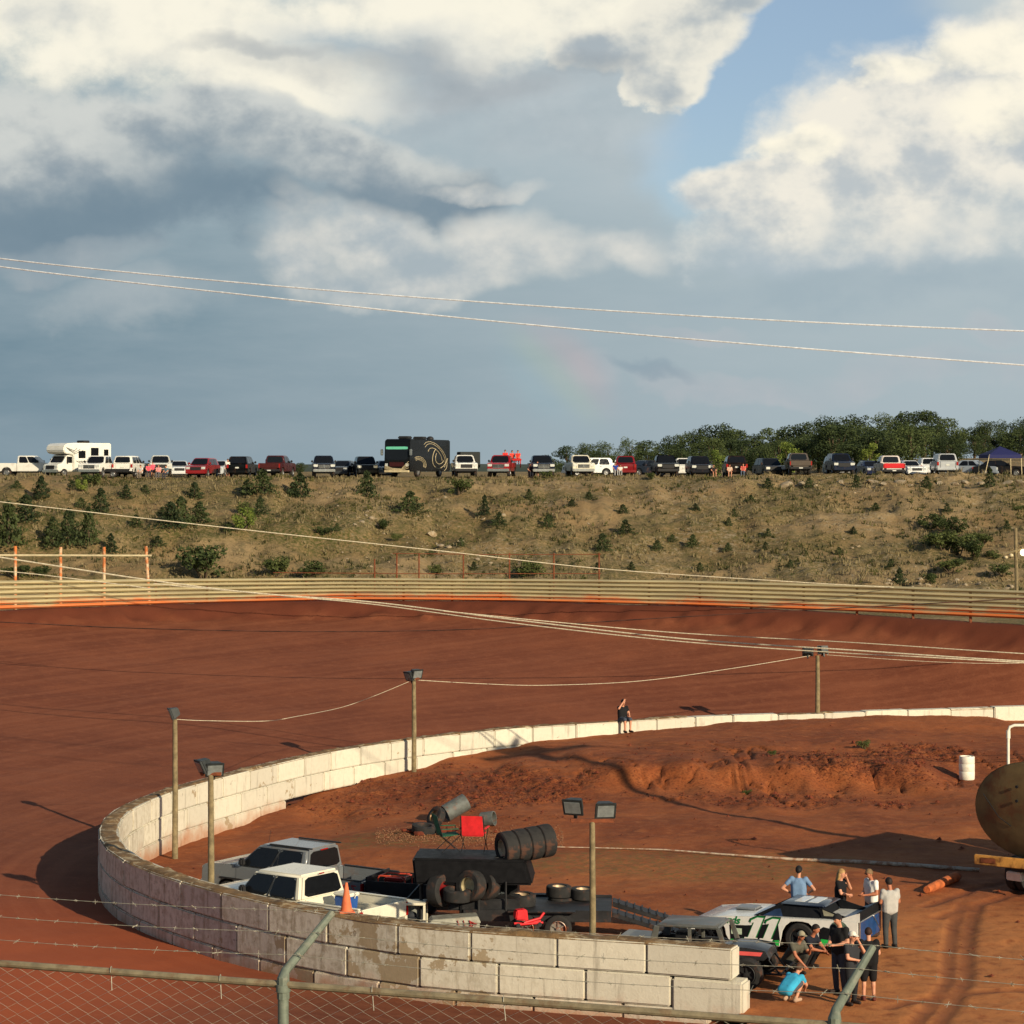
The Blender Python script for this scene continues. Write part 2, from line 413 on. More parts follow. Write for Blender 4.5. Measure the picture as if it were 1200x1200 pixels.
# ================================================================== plan of the place
_wp = [(858, 1113), (748, 1104), (650, 1099), (560, 1093), (480, 1087), (390, 1074), (300, 1057), (240, 1042), (183, 1025), (139, 1008), (120, 992), (113, 978), (116, 964), (124, 953), (140, 944), (183, 926),
       (222, 916), (260, 906), (330, 889), (390, 877), (480, 864), (590, 852), (690, 846), (787, 840), (835, 837), (950, 834), (1090, 829), (1200, 826)]
WTOP = 1.4
wall_pts = np.array([at(px, py, WTOP) for px, py in _wp] + [(29., 54.4 * K), (44., 56.5 * K)])
def resample(P, step):
    d = np.r_[0, np.cumsum(np.hypot(*np.diff(P, axis=0).T))]; n = int(d[-1] / step)
    s = np.linspace(0, d[-1], n + 1); return np.c_[np.interp(s, d, P[:, 0]), np.interp(s, d, P[:, 1])], s
def smooth_path(P, it=3, step=.5):
    P, _ = resample(P, step)
    for _ in range(it * 4): P[1:-1] = .5 * P[1:-1] + .25 * (P[:-2] + P[2:])
    return P
wall_path = smooth_path(wall_pts)
_wd = np.r_[0, np.cumsum(np.hypot(*np.diff(wall_path, axis=0).T))]; WLEN = _wd[-1]
def wall_at(s, inset=0.0):
    x = np.interp(s, _wd, wall_path[:, 0]); y = np.interp(s, _wd, wall_path[:, 1])
    a, b = max(s - .4, 0), min(s + .4, WLEN)
    t = np.array([np.interp(b, _wd, wall_path[:, 0]) - np.interp(a, _wd, wall_path[:, 0]), np.interp(b, _wd, wall_path[:, 1]) - np.interp(a, _wd, wall_path[:, 1])]); t /= np.linalg.norm(t)
    return np.array([x, y]) + np.array([t[1], -t[0]]) * inset       # right of travel = infield side
WTH = .6
def path_dist(x, y):
    best = np.full(x.shape, 1e9); al = np.zeros(x.shape)
    for i in range(0, len(wall_path) - 2, 2):
        a = wall_path[i]; b = wall_path[min(i + 2, len(wall_path) - 1)]; d = b - a; L = d @ d
        t = np.clip(((x - a[0]) * d[0] + (y - a[1]) * d[1]) / L, 0, 1)
        q = np.hypot(x - a[0] - t * d[0], y - a[1] - t * d[1]); k = q < best
        best = np.where(k, q, best); al = np.where(k, _wd[i] + t * math.sqrt(L), al)
    return best, al
_mid = np.array([wall_at(s, .3) for s in _wd])
_poly = np.vstack([_mid, [(60., 58. * K), (70., 30. * K), (60., 8. * K), (5.6, 23. * K)]])
def inside(x, y):
    r = np.zeros(x.shape, bool); n = len(_poly)
    for i in range(n):
        x1, y1 = _poly[i]; x2, y2 = _poly[(i + 1) % n]
        c = ((y1 > y) != (y2 > y))
        r ^= c & (x < (x2 - x1) * (y - y1) / (y2 - y1 + 1e-12) + x1)
    return r
# guard rail line
_rp = [-900, -300, 0, 200, 400, 600, 800, 1000, 1200, 1600, 2200]; _rY = [v * 128 / 84 for v in (62, 74, 80, 83, 84, 83.5, 82, 80, 77, 70, 60)]
_rt = [690, 684, 680, 678, 677, 678, 680, 685, 692, 706, 730]; _rb = [745, 727, 715, 708, 703.5, 705, 710, 717, 726, 745, 775]
RX = np.array([(p - 600) / F * Y for p, Y in zip(_rp, _rY)]); RY = np.array(_rY, float)
RZT = np.array([H - (a - HY) * Y / F for a, Y in zip(_rt, _rY)]); RZB = np.array([H - (a - HY) * Y / F for a, Y in zip(_rb, _rY)])
def rail(x): return np.interp(x, RX, RY), np.interp(x, RX, RZT), np.interp(x, RX, RZB)

def track_z(x, y, d=None):
    if d is None: d, _ = path_dist(x, y)
    yr, zt, zb = rail(x); e = np.maximum(yr - y, 0)
    t = d / (d + e + 1e-6)
    z = -.3 + (zb - .55 + .3) * t ** 1.15
    z = z + (.55 - .25 * sstep(12, 24, x)) * sstep(2.0, .25, e + fbm(x * 1.3, y * 1.3, 5, 3) * .8) * (y > 40 * K)
    return z + fbm(x * .5, y * .5, 3, 3) * .05 + fbm(x * 3, y * 3, 8, 2) * .012
# infield relief: heights read off where the ground meets the wall, and open-floor points
_ctl = []
def ctl_wall(px, pyb):
    best = min(range(len(_wd)), key=lambda i: abs(600 + F * wall_at(_wd[i], WTH)[0] / wall_at(_wd[i], WTH)[1] - px) + (0 if wall_at(_wd[i], WTH)[1] > 37 * K else 1e4))
    p = wall_at(_wd[best], WTH); _ctl.append((p[0], p[1], H - (pyb - HY) * p[1] / F))
for q in [(175, 1007), (215, 990), (260, 975), (330, 948), (400, 925), (440, 910), (480, 903), (540, 886), (590, 877), (640, 868), (690, 863), (787, 853), (870, 846), (950, 842), (1020, 839), (1090, 838), (1140, 840), (1200, 844)]: ctl_wall(*q)
for px, py, z in [(700, 878, .95), (800, 868, 1.05), (900, 866, 1.05), (1000, 864, 1.05), (1100, 866, 1.0), (1190, 870, .95), (560, 905, .3), (630, 892, .65), (600, 935, .1), (680, 945, .0), (760, 945, .05), (850, 948, .05), (950, 950, 0)] + [(q, 892 - .01 * abs(q - 920), 1.0) for q in range(740, 1100, 60)] + [(q, 931, .1) for q in range(740, 1100, 60)] + [
                  (1050, 945, 0), (1150, 925, .25), (450, 950, -.15), (380, 965, -.45), (540, 985, -.12), (650, 990, -.05), (800, 1000, 0), (950, 1000, 0), (1100, 1030, 0), (1190, 1030, 0), (1000, 1100, 0), (1150, 1150, 0), (900, 1180, 0), (1100, 1190, 0)]:
    X_, Y_ = at(px, py, z); _ctl.append((X_, Y_, z))
_nman = len(_ctl)
_ctl += [(-6.2, 33.8, -.5), (-9, 35, -.68), (-4, 33.5, -.45), (-5.5, 31, -.2), (-7.5, 32, -.45), (-3, 30, -.15), (0, 30, -.1), (3, 30, -.05), (-3, 33, -.3), (0, 33, -.1), (4, 29, 0), (7, 28, 0), (8, 30, 0), (9, 33, 0),
         (14, 34, 0), (17, 36, 0), (20, 42, .3), (22, 30, 0), (30, 20, 0), (30, 40, 0), (12, 24, 0), (-10.8, 33, -.7), (40, 50, .5)]
_ctl = np.array(_ctl)
_ctl[_nman:, 1] *= K
def infield_z(x, y, rough=True):
    x = np.asarray(x, float); y = np.asarray(y, float)
    num = np.zeros(x.shape); den = np.zeros(x.shape)
    for cx, cy, cz in _ctl:
        w = 1 / ((x - cx) ** 2 + ((y - cy) / K) ** 2 + .35) ** 1.9
        num += w * cz; den += w
    z = num / den
    if rough:
        bank, clod = clod_mask(x, y)
        z = z + fbm(x * .8, y * .8, 21, 3) * .06 + fbm(x * 4, y * 4, 22, 3) * .022
        z = z + bank * (np.abs(fbm(x * .7, y * .35, 23, 3)) * .14 - .16 * sstep(.035, .0, np.abs(fbm(x * .8, y * .16, 25, 3)))) + clod * np.maximum(fbm(x * 4.2, y * 3.4, 24, 4), -.1) * .19
    return z
def _e(x, y, px, py, z, rx, ry, soft=.6):
    cx, cy = at(px, py, z); q = np.hypot((x - cx) / rx, (y - cy) / ry / K); return sstep(1 + soft * .5, 1 - soft * .5, q + fbm(x * .6, y * .6, 31, 3) * .7)
def clod_mask(x, y):
    bank = np.maximum(_e(x, y, 900, 908, .5, 8.5, 2.6), _e(x, y, 1080, 905, .5, 4.5, 2.4))
    clod = np.maximum.reduce([_e(x, y, 590, 925, .2, 3.2, 2.4), _e(x, y, 1010, 905, .45, 2.6, 1.5), _e(x, y, 1085, 893, .5, 1.6, 1.2), _e(x, y, 480, 925, .05, 2.6, 1.6) * .7, _e(x, y, 930, 938, .15, 4.0, .7) * .7, _e(x, y, 420, 945, -.1, 3., 1.2) * .5])
    return bank, clod
def iz(x, y): return float(infield_z(np.array([x]), np.array([y]))[0])

def grid_mesh(name, xs, ys, zf, keep, m, attrs):
    gx, gy = np.meshgrid(xs, ys); nx, ny = len(xs), len(ys)
    z = zf(gx, gy); idx = np.arange(nx * ny).reshape(ny, nx)
    q = np.stack([idx[:-1, :-1], idx[:-1, 1:], idx[1:, 1:], idx[1:, :-1]], -1).reshape(-1, 4)
    cx = (gx[:-1, :-1] + gx[1:, 1:]).ravel() / 2; cy = (gy[:-1, :-1] + gy[1:, 1:]).ravel() / 2
    if keep is not None: q = q[keep(cx, cy)]
    used = np.unique(q); mp = np.full(nx * ny, -1); mp[used] = np.arange(len(used))
    V = np.stack([gx.ravel(), gy.ravel(), z.ravel()], 1)[used]
    o = np_mesh(name, V, mp[q], m)
    for k, fn in attrs.items(): set_attr(o, k, fn(V[:, 0], V[:, 1]))
    return o
# --- race track
xs = np.r_[np.arange(-90, -46, 2.), np.arange(-46, 40, .3), np.arange(40, 76, 2.)]
ys = np.r_[np.arange(24, 46, 1.), np.arange(46, 116, .3), np.arange(116, 130.5, .18)]
def keep_track(x, y): return (~inside(x, y)) & (y < rail(x)[0] + .4)
o = grid_mesh('race_track', xs, ys, track_z, keep_track, M_track, {
    'lane': lambda x, y: path_dist(x, y)[0], 'along': lambda x, y: path_dist(x, y)[1],
    'moist': lambda x, y: sstep(2.3, .9, rail(x)[0] - y + fbm(x * 1.1, y * 1.1, 41, 3) * .9) * .9,
    'orange': lambda x, y: np.clip(sstep(78, 54, y) * sstep(-2, -10, x - (y - 60) * .3) + sstep(.9, .15, np.abs(rail(x)[0] - y)) * .0, 0, 1)})
tag(o, kind='structure')
# --- infield
_ruts = [[(1128, 1060), (1118, 1085), (1112, 1120), (1112, 1150), (1085, 1185), (1060, 1210)], [(1145, 1062), (1136, 1085), (1133, 1120), (1132, 1150), (1110, 1185), (1090, 1210)], [(1085, 1062), (1140, 1042), (1200, 1030)], [(1100, 1075), (1200, 1043)], [(1040, 1180), (1110, 1165), (1200, 1160)]]
_ruts = [[at(p[0], p[1], 0) for p in r] for r in _ruts]
def rut(x, y):
    r = np.zeros(x.shape)
    for L in _ruts:
        for a, b in zip(L[:-1], L[1:]):
            dx, dy = b[0] - a[0], b[1] - a[1]; t = np.clip(((x - a[0]) * dx + (y - a[1]) * dy) / (dx * dx + dy * dy), 0, 1)
            r = np.maximum(r, sstep(.26, .1, np.hypot(x - a[0] - t * dx, y - a[1] - t * dy)))
    return r
xs = np.r_[np.arange(-14, 24, .1), np.arange(24, 60, .8)]; ys = np.r_[np.arange(20, 49, .5), np.arange(49, 112, .14)]
o = grid_mesh('infield', xs, ys, lambda x, y: infield_z(x, y) - rut(x, y) * .05, inside, M_infield, {
    'worn': lambda x, y: np.clip(sstep(34.5 * K, 31 * K, y) * sstep(3, 9, x) + _e(x, y, 1180, 1000, 0, 5, 2) * .2 + .35 * _e(x, y, 800, 1020, 0, 5, 1.6), 0, 1),
    'grassy': lambda x, y: np.clip(np.maximum.reduce([_e(x, y, 740, 1010, 0, 4.5, 1.3), _e(x, y, 850, 1015, 0, 3.5, 1.2), _e(x, y, 440, 985, -.2, 3, .9)]), 0, 1) * .8,
    'clods': lambda x, y: np.maximum(clod_mask(x, y)[1], clod_mask(x, y)[0] * .4), 'rut': rut})
tag(o, kind='structure')

# --- embankment and the parking ground on top
def hill_z(x, y):
    x = np.asarray(x, float); y = np.asarray(y, float)
    yr, zt, zb = rail(x); t = (y - yr) / np.maximum(111 * K - yr, 5) * 28
    z = np.interp(t, [-2, 0, 2, 10, 15.5, 17, 20, 23, 26, 28, 60], [2.6, 2.6, 2.8, 2.9, 3.0, 3.4, 5.7, 8.5, 10.75, 11.28, 11.35])
    on = sstep(13, 16, t) * sstep(30, 24, t)
    z = z + on * (fbm(x / 7, y / 6, 51, 4) * 1.1 + fbm(x / 1.6, t / 5, 52, 3) * .45 + fbm(x / 1.1, y / 1.1, 53, 3) * .22)
    # ledge across the left half
    L = sstep(-6, -16, x) * sstep(-56, -46, x)
    z = z + L * (sstep(19.3, 20.4, t) * sstep(23.5, 21, t) * .9 - sstep(17.5, 18.5, t) * sstep(20, 19.2, t) * .2)
    # broken rocky lip on the right
    z = z + sstep(18, 26, x) * sstep(24.5, 26.8, t) * sstep(30, 28, t) * (np.abs(fbm(x / 1.7, y / 1.7, 54, 3)) * .9 - .1)
    z = z + sstep(33, 62, x) * sstep(118 * K, 165 * K, y) * 2.2 + sstep(28, 32, t) * fbm(x / 9, y / 9, 55, 3) * .12
    return z
def hz(x, y): return float(hill_z(np.array([x]), np.array([y]))[0])
def hill_hit(px, py, y0=None):
    yy = np.arange(132, 128 * K, .08); xx = (px - 600) / F * yy; ray = H - (py - HY) * yy / F
    h = hill_z(xx, yy); k = np.where((h >= ray) & (yy > rail(xx)[0] + 1.5))[0]
    if len(k) == 0: return None
    i = k[0]; return (xx[i], yy[i], h[i])
xs = np.r_[np.arange(-220, -66, 6.), np.arange(-66, 66, .38), np.arange(66, 220, 6.)]; ys = np.r_[np.arange(84, 172, 2.), np.arange(172, 232, .33), np.arange(232, 340, 3.), np.arange(340, 640, 16.)]
o = grid_mesh('embankment', xs, ys, hill_z, lambda x, y: y > rail(x)[0] - .3, M_hill, {
    'green': lambda x, y: np.clip(sstep(.0, .35, fbm(x / 8, y / 5, 61, 3) + .12 - .22 * sstep(-5, -30, x) * 0) * .7 + sstep(-10, -18, x) * sstep(1.4, .3, np.abs((y - rail(x)[0]) / (111 * K - rail(x)[0]) * 28 - 20.8)) * .9, 0, 1),
    'stony': lambda x, y: np.clip(sstep(.0, .3, fbm(x / 5, y / 4, 62, 3) + .1) * sstep(-18, -8, x) + sstep(20, 28, x) * sstep(104 * K, 109 * K, y), 0, 1)})
tag(o, kind='structure')
# --- far ground out to the horizon, and distant low hills
mb = MB(); mb.add([(-6000, -3000, -4), (6000, -3000, -4), (6000, 9000, -4), (-6000, 9000, -4)], [(0, 1, 2, 3)])
M_far = mat('far_fields', lin((92, 92, 58)), .95, var=.3, scale=.01, world=True)
tag(mb.build('ground', M_far, smooth=0), kind='structure')
M_farhill = mat('far_wooded_hill', lin((52, 62, 52)), .95, var=.35, scale=.02, world=True)
v = []; f = []
n = 90
for i in range(n):
    a = R(-50 + 100 * i / (n - 1)); h = 9 + 9 * abs(float(fbm(i / 6., 3.3, 71, 4))) + (10 if a > 0 else 0) * math.sin(a)
    for (rr, zz) in ((1500, -4), (1560, H + h * .12), (1650, H + h * .35), (2000, -4)): v.append((rr * math.sin(a), rr * math.cos(a), zz))
for i in range(n - 1):
    for k in range(3): f.append((i * 4 + k, i * 4 + k + 1, i * 4 + 5 + k, i * 4 + 4 + k))
tag(MB().add(v, f).build('hills', M_farhill, smooth=60), kind='structure')
# spectator bank under the near fence
M_bank = mat('bank_earth', lin((120, 90, 60)), .95, var=.25, scale=1.5, bump=.5, world=True)
mb = MB(); prof = [(-12, 9.2), (6, 7.6), (10.4, 6.75), (16.8, 6.6), (26, 2.2), (27, -.5)]
v = []; f = []
for i in range(41):
    xx = -40 + 2 * i
    for k, (yy, zz) in enumerate(prof): v.append((xx, yy - .18 * xx, zz + .06 * math.sin(i * 1.7 + k)))
for i in range(40):
    for k in range(5): f.append((i * 6 + k, i * 6 + 6 + k, i * 6 + 7 + k, i * 6 + k + 1))
tag(mb.add(v, f).build('spectator_bank', M_bank), kind='structure')
# ================================================================== people
SKIN = mat('skin', lin((200, 142, 112)), .55, var=.08, scale=8); SKIN_T = mat('tanned_skin', lin((176, 112, 82)), .55, var=.08, scale=8)
M_trim = mat('black_trim', (.018, .018, .019), .6, var=.2)
M_eye = mat('dark_eye', (.01, .008, .007), .4)
def cloth(nm, rgb): return mat('cloth_' + nm, lin(rgb), .9, var=.14, scale=5, bump=.25, bscale=26)
def fuse(mb, vox, smooth=2):
    me = bpy.data.meshes.new('tmp'); me.from_pydata(mb.v, [], mb.f); b = bmesh.new(); b.from_mesh(me); bmesh.ops.recalc_face_normals(b, faces=list(b.faces)); b.to_mesh(me); b.free()
    o = bpy.data.objects.new('tmp', me); tmp_col.objects.link(o)
    m = o.modifiers.new('r', 'REMESH'); m.mode = 'VOXEL'; m.voxel_size = vox
    if smooth: s = o.modifiers.new('s', 'SMOOTH'); s.factor = .5; s.iterations = smooth
    dg = tmp_vl.depsgraph; tmp_vl.update(); ev = o.evaluated_get(tmp_vl.depsgraph); r = bpy.data.meshes.new_from_object(ev); bpy.data.objects.remove(o); bpy.data.meshes.remove(me)
    v = np.empty(len(r.vertices) * 3, np.float32); r.vertices.foreach_get('co', v); v = v.reshape(-1, 3); f = [tuple(p.vertices) for p in r.polygons]; bpy.data.meshes.remove(r); return v, f
# a scratch scene keeps every remesh quick; it is removed afterwards
tmp_scene = bpy.data.scenes.new('scratch'); tmp_col = tmp_scene.collection; tmp_vl = tmp_scene.view_layers[0]
def J(**k): return k
STAND = dict(pel=(0, 0, .95), che=(0, 0, 1.24), nec=(0, 0, 1.46), hea=(.03, 0, 1.62), sh=(0, .185, 1.41), el=(-.03, .25, 1.13), wr=(.05, .26, .89), hip=(0, .095, .91), kn=(.02, .11, .50), an=(-.03, .12, .09))
def pose(name):
    P = {k: (v if k in ('pel', 'che', 'nec', 'hea') else [v, (v[0], -v[1], v[2])]) for k, v in STAND.items()}
    if name == 'hips': P['el'] = [(-.10, .43, 1.16), (-.10, -.43, 1.16)]; P['wr'] = [(.06, .23, 1.02), (.06, -.23, 1.02)]
    if name == 'phone': P['el'][0] = (.16, .30, 1.20); P['wr'][0] = (.13, .10, 1.52); P['el'][1] = (.12, -.27, 1.15); P['wr'][1] = (.24, -.06, 1.10)
    if name == 'shade': P['el'][1] = (.22, -.32, 1.33); P['wr'][1] = (.17, -.09, 1.66)
    if name == 'front': P['el'] = [(.02, .25, 1.13), (.02, -.25, 1.13)]; P['wr'] = [(.26, .10, 1.10), (.26, -.10, 1.08)]; P['hea'] = (.07, 0, 1.61)
    if name == 'walk': P['kn'] = [(.12, .10, .52), (-.02, -.10, .50)]; P['an'] = [(.14, .10, .09), (-.18, -.10, .13)]
    if name == 'lean': P['che'] = (.14, 0, 1.22); P['nec'] = (.25, 0, 1.41); P['hea'] = (.33, 0, 1.55); P['sh'] = [(.22, .185, 1.37), (.22, -.185, 1.37)]; P['el'] = [(.26, .26, 1.10), (.26, -.26, 1.10)]; P['wr'] = [(.42, .14, 1.0), (.42, -.14, 1.0)]
    if name in ('squat', 'squat2'):
        P.update(pel=(-.20, 0, .33), che=(.04, 0, .60), nec=(.16, 0, .80), hea=(.24, 0, .95), sh=[(.10, .18, .75), (.10, -.18, .75)], el=[(.28, .22, .52), (.28, -.22, .52)], wr=[(.48, .10, .42), (.48, -.10, .48)],
                 hip=[(-.18, .10, .31), (-.18, -.10, .31)], kn=[(.24, .17, .47), (.24, -.17, .47)], an=[(.03, .14, .09), (.03, -.14, .09)])
        if name == 'squat2': P['wr'] = [(.50, .06, .66), (.46, -.10, .30)]; P['an'][1] = (-.10, -.14, .11); P['kn'][1] = (.30, -.16, .22)
    if name == 'crouch':
        P.update(pel=(-.18, 0, .30), che=(.10, 0, .47), nec=(.28, 0, .60), hea=(.38, 0, .71), sh=[(.21, .18, .56), (.21, -.18, .56)], el=[(.36, .21, .36), (.36, -.21, .36)], wr=[(.47, .10, .20), (.47, -.10, .22)],
                 hip=[(-.16, .10, .29), (-.16, -.10, .29)], kn=[(.25, .17, .45), (.25, -.17, .45)], an=[(.03, .14, .09), (.03, -.14, .09)])
    if name in ('sit', 'sit_shade'):
        P.update(pel=(0, 0, .55), che=(.0, 0, .84), nec=(.03, 0, 1.05), hea=(.07, 0, 1.21), sh=[(.02, .185, 1.0), (.02, -.185, 1.0)], el=[(.10, .25, .76), (.10, -.25, .76)], wr=[(.32, .15, .66), (.32, -.15, .66)],
                 hip=[(0, .10, .52), (0, -.10, .52)], kn=[(.43, .13, .53), (.43, -.13, .53)], an=[(.42, .13, .09), (.42, -.13, .09)])
        if name == 'sit_shade': P['el'][1] = (.22, -.30, .98); P['wr'][1] = (.22, -.08, 1.26)
    return P
def person(label, loc, face, ps='stand', h=1.74, shirt=(20, 20, 22), pants=(40, 42, 46), shorts=False, skin=None, hair=(40, 28, 20), cap=None, longhair=False, group=None, vox=.022, sleeve=.55, long_sleeve=False, build=1.0, bare=False, backlogo=None, shoes=(40, 30, 26), sunglasses=False):
    rz = math.atan2(-math.cos(R(face)), math.sin(R(face))); P = pose(ps); s = h / 1.75; bd = build
    t = bpy.data.objects.new('person', None)
    sk = skin or SKIN
    def v(p): return Vector(p) * s
    # ---- body: one fused surface
    mb = MB(); pel, che, nec, hea = map(v, (P['pel'], P['che'], P['nec'], P['hea']))
    lat = Vector((0, 1, 0))
    for k in (1, -1):
        mb.capsule(pel + lat * .085 * s * k * bd, che + lat * .095 * s * k * bd, .115 * s * bd, .115 * s * bd)
        i = 0 if k == 1 else 1; sh, el, wr, hp, kn, an = (v(P[q][i]) for q in ('sh', 'el', 'wr', 'hip', 'kn', 'an'))
        mb.capsule(che + lat * .06 * s * k, sh, .10 * s, .072 * s); mb.capsule(sh, el, .062 * s * bd, .046 * s); mb.capsule(el, wr, .047 * s, .030 * s)
        mb.capsule(hp, kn, .092 * s * bd, .060 * s); mb.capsule(kn, an, .062 * s, .040 * s); mb.capsule(kn + (an - kn) * .28 + Vector((-.018 * s, 0, 0)), kn + (an - kn) * .6, .058 * s, .042 * s)
        mb.capsule(an + Vector((-.04, 0, -.045)) * s, an + Vector((.15, .02 * k, -.05)) * s, .042 * s, .036 * s)
        d = (wr - el).normalized(); mb.capsule(wr, wr + d * .075 * s, .030 * s, .034 * s)
    mb.capsule(pel, che, .115 * s * bd, .115 * s); mb.capsule(che, nec, .10 * s, .058 * s); mb.capsule(nec, hea, .054 * s, .06 * s)
    fw = Vector((1, 0, 0)); tilt = (hea - nec).normalized()
    mb.ball(hea + tilt * .02 * s, (.098 * s, .078 * s, .115 * s)); mb.capsule(hea + fw * .045 * s - tilt * .05 * s, hea + fw * .055 * s - tilt * .075 * s, .05 * s, .04 * s)
    V, Fc = fuse(mb, vox * s)
    ob = MB(); ob.add(V, Fc)
    # face: nose, ears, lips; hands: five separate bent fingers each
    eye_z = hea + tilt * .012 * s
    ob.capsule(hea + fw * .094 * s + tilt * .0 * s, hea + fw * .112 * s - tilt * .028 * s, .008 * s, .014 * s, 7)
    for k in (1, -1): ob.ball(hea + lat * .08 * s * k - fw * .005 * s, (.018 * s, .010 * s, .028 * s), 8, 6)
    ob.capsule(hea + fw * .094 * s - tilt * .056 * s + lat * .02 * s, hea + fw * .094 * s - tilt * .056 * s - lat * .02 * s, .007 * s, .007 * s, 6)
    for k in (1, -1): ob.ball(eye_z + fw * .086 * s + lat * .031 * s * k, (.010 * s, .014 * s, .008 * s), 7, 5, mi=1)
    for k in (1, -1):
        i = 0 if k == 1 else 1; el, wr = v(P['el'][i]), v(P['wr'][i]); d = (wr - el).normalized(); side = d.cross(Vector((1, 0, 0)) if abs(d.x) < .8 else Vector((0, 0, 1))).normalized(); pn = side.cross(d).normalized()
        base = wr + d * .085 * s
        for j, ln in enumerate((.062, .072, .068, .054)):
            o_ = base + side * (.0255 - .017 * j) * s; m1 = o_ + (d * .9 + pn * .25 * 1) * ln * .5 * s; m2 = m1 + (d * .6 + pn * .7) * ln * .5 * s
            ob.tube([o_ - d * .02 * s, o_, m1, m2], [.0095 * s, .009 * s, .0085 * s, .006 * s], 6)
        th0 = wr + d * .03 * s + side * .026 * s; ob.tube([th0, th0 + (side * .8 + d * .7) * .032 * s, th0 + (side * .8 + d * 1.6 + pn * .5) * .036 * s], [.012 * s, .0105 * s, .007 * s], 6)
    # ---- clothes follow the body
    tm = MB(); e = .018 * s
    for k in (1, -1):
        i = 0 if k == 1 else 1; sh, el, wr = (v(P[q][i]) for q in ('sh', 'el', 'wr'))
        tm.capsule(pel + lat * .085 * s * k * bd + (pel - che).normalized() * .02 * s, che + lat * .095 * s * k * bd, .125 * s * bd, .125 * s * bd + .004)
        tm.capsule(che + lat * .06 * s * k, sh, .108 * s, .078 * s)
        tm.capsule(sh, sh + (el - sh) * sleeve, .070 * s * bd, .064 * s)
        if long_sleeve: tm.capsule(sh, el, .074 * s, .058 * s); tm.capsule(el, wr + (el - wr) * .08, .057 * s, .043 * s)
    tm.capsule(che, che + (nec - che) * .75, .11 * s, .075 * s); bk_ = (nec - pel).normalized().cross(lat) * .0
    for q_ in (-.045, 0, .045): tm.capsule(pel + (pel - che).normalized() * .02 * s + lat * q_ * s, che + (nec - che) * .35 + lat * q_ * s, .126 * s * bd, .122 * s)
    SV, SF = fuse(tm, vox * s)
    tp = MB()
    for k in (1, -1):
        i = 0 if k == 1 else 1; hp, kn, an = (v(P[q][i]) for q in ('hip', 'kn', 'an'))
        tp.capsule(pel + lat * .07 * s * k + (che - pel).normalized() * .02 * s, hp, .128 * s * bd, .115 * s * bd)
        if shorts:
            tp.capsule(hp, hp + (kn - hp) * shorts, .112 * s * bd, .092 * s)
        else: tp.capsule(hp, kn, .112 * s * bd, .080 * s); tp.capsule(kn, an + (an - kn) * -.02, .078 * s, .062 * s)
    PV, PF = fuse(tp, vox * s)
    sh_ = MB()
    for i, k in ((0, 1), (1, -1)):
        an = v(P['an'][i]); sh_.capsule(an + Vector((-.045, 0, -.045)) * s, an + Vector((.16, .02 * k, -.05)) * s, .05 * s, .043 * s, 10); sh_.capsule(an + Vector((-.03, 0, -.05)) * s, an + Vector((-.01, 0, .0)) * s, .05 * s, .05 * s, 10)
    hm = MB(); hc = hea + tilt * .035 * s - fw * .012 * s
    nn_, kk_ = 14, 6
    vs = []; fs = []
    for a in range(kk_ + 1):
        th = math.pi * .56 * a / kk_
        for b in range(nn_):
            ph = 2 * math.pi * b / nn_; dirf = math.cos(ph); th2 = th * (1.0 - .22 * max(dirf, 0) + .30 * max(-dirf, 0))
            p = Vector((.112 * math.sin(th2) * math.cos(ph), .092 * math.sin(th2) * math.sin(ph), .112 * math.cos(th2))) * s; vs.append(hc + p)
    for a in range(kk_):
        for b in range(nn_): fs.append((a * nn_ + b, a * nn_ + (b + 1) % nn_, (a + 1) * nn_ + (b + 1) % nn_, (a + 1) * nn_ + b))
    base_i = len(vs); vs += [hc + (q - hc) * .86 for q in vs[-nn_:]]; fs += [(kk_ * nn_ + b, kk_ * nn_ + (b + 1) % nn_, base_i + (b + 1) % nn_, base_i + b) for b in range(nn_)]
    if cap:
        cm = MB(); cm.add(vs, fs); bc = hc + fw * .085 * s + tilt * .01 * s
        q = [bc + lat * -.07 * s, bc + lat * .07 * s, bc + fw * .085 * s + lat * .05 * s - tilt * .02 * s, bc + fw * .085 * s - lat * .05 * s - tilt * .02 * s]
        cm.hexa([tuple(a) for a in q] + [tuple(a + tilt * .012 * s) for a in q], bev=.004)
    if hair:
        vs2 = [hc + (Vector(q) - hc) * (.97 if cap else 1.0) + (-fw * .008 - tilt * .012) * s * (1 if cap else 0) for q in vs]; hm.add(vs2, fs)
        if longhair: hm.capsule(hea - fw * .06 * s, hea - fw * .09 * s - tilt * .2 * s, .075 * s, .05 * s); hm.capsule(hea - fw * .03 * s + lat * .05 * s, hea - fw * .05 * s + lat * .05 * s - tilt * .16 * s, .05 * s, .035 * s); hm.capsule(hea - fw * .03 * s - lat * .05 * s, hea - fw * .05 * s - lat * .05 * s - tilt * .16 * s, .05 * s, .035 * s)
    root = ob.build('person', [sk, M_eye], None, smooth=60, fix=False)
    bpy.data.objects.remove(t); root.location = loc; root.rotation_euler = (0, 0, rz); tag(root, label, 'person', group)
    mk = MB(); mk.add(SV, SF); mk.build('shirt', cloth('%d_%d_%d' % shirt, shirt), root, smooth=60, fix=False)
    mk = MB(); mk.add(PV, PF); mk.build('shorts' if shorts else 'trousers', cloth('%d_%d_%d' % pants, pants), root, smooth=60, fix=False)
    sh_.build('shoes', mat('shoe_%d_%d_%d' % shoes, lin(shoes), .7), root, smooth=60)
    if cap: cm.build('cap', cloth('%d_%d_%d' % cap, cap), root, smooth=50)
    if hair: hm.build('hair', mat('hair_%d_%d_%d' % hair, lin(hair), .7, var=.3, scale=14), root, smooth=60)
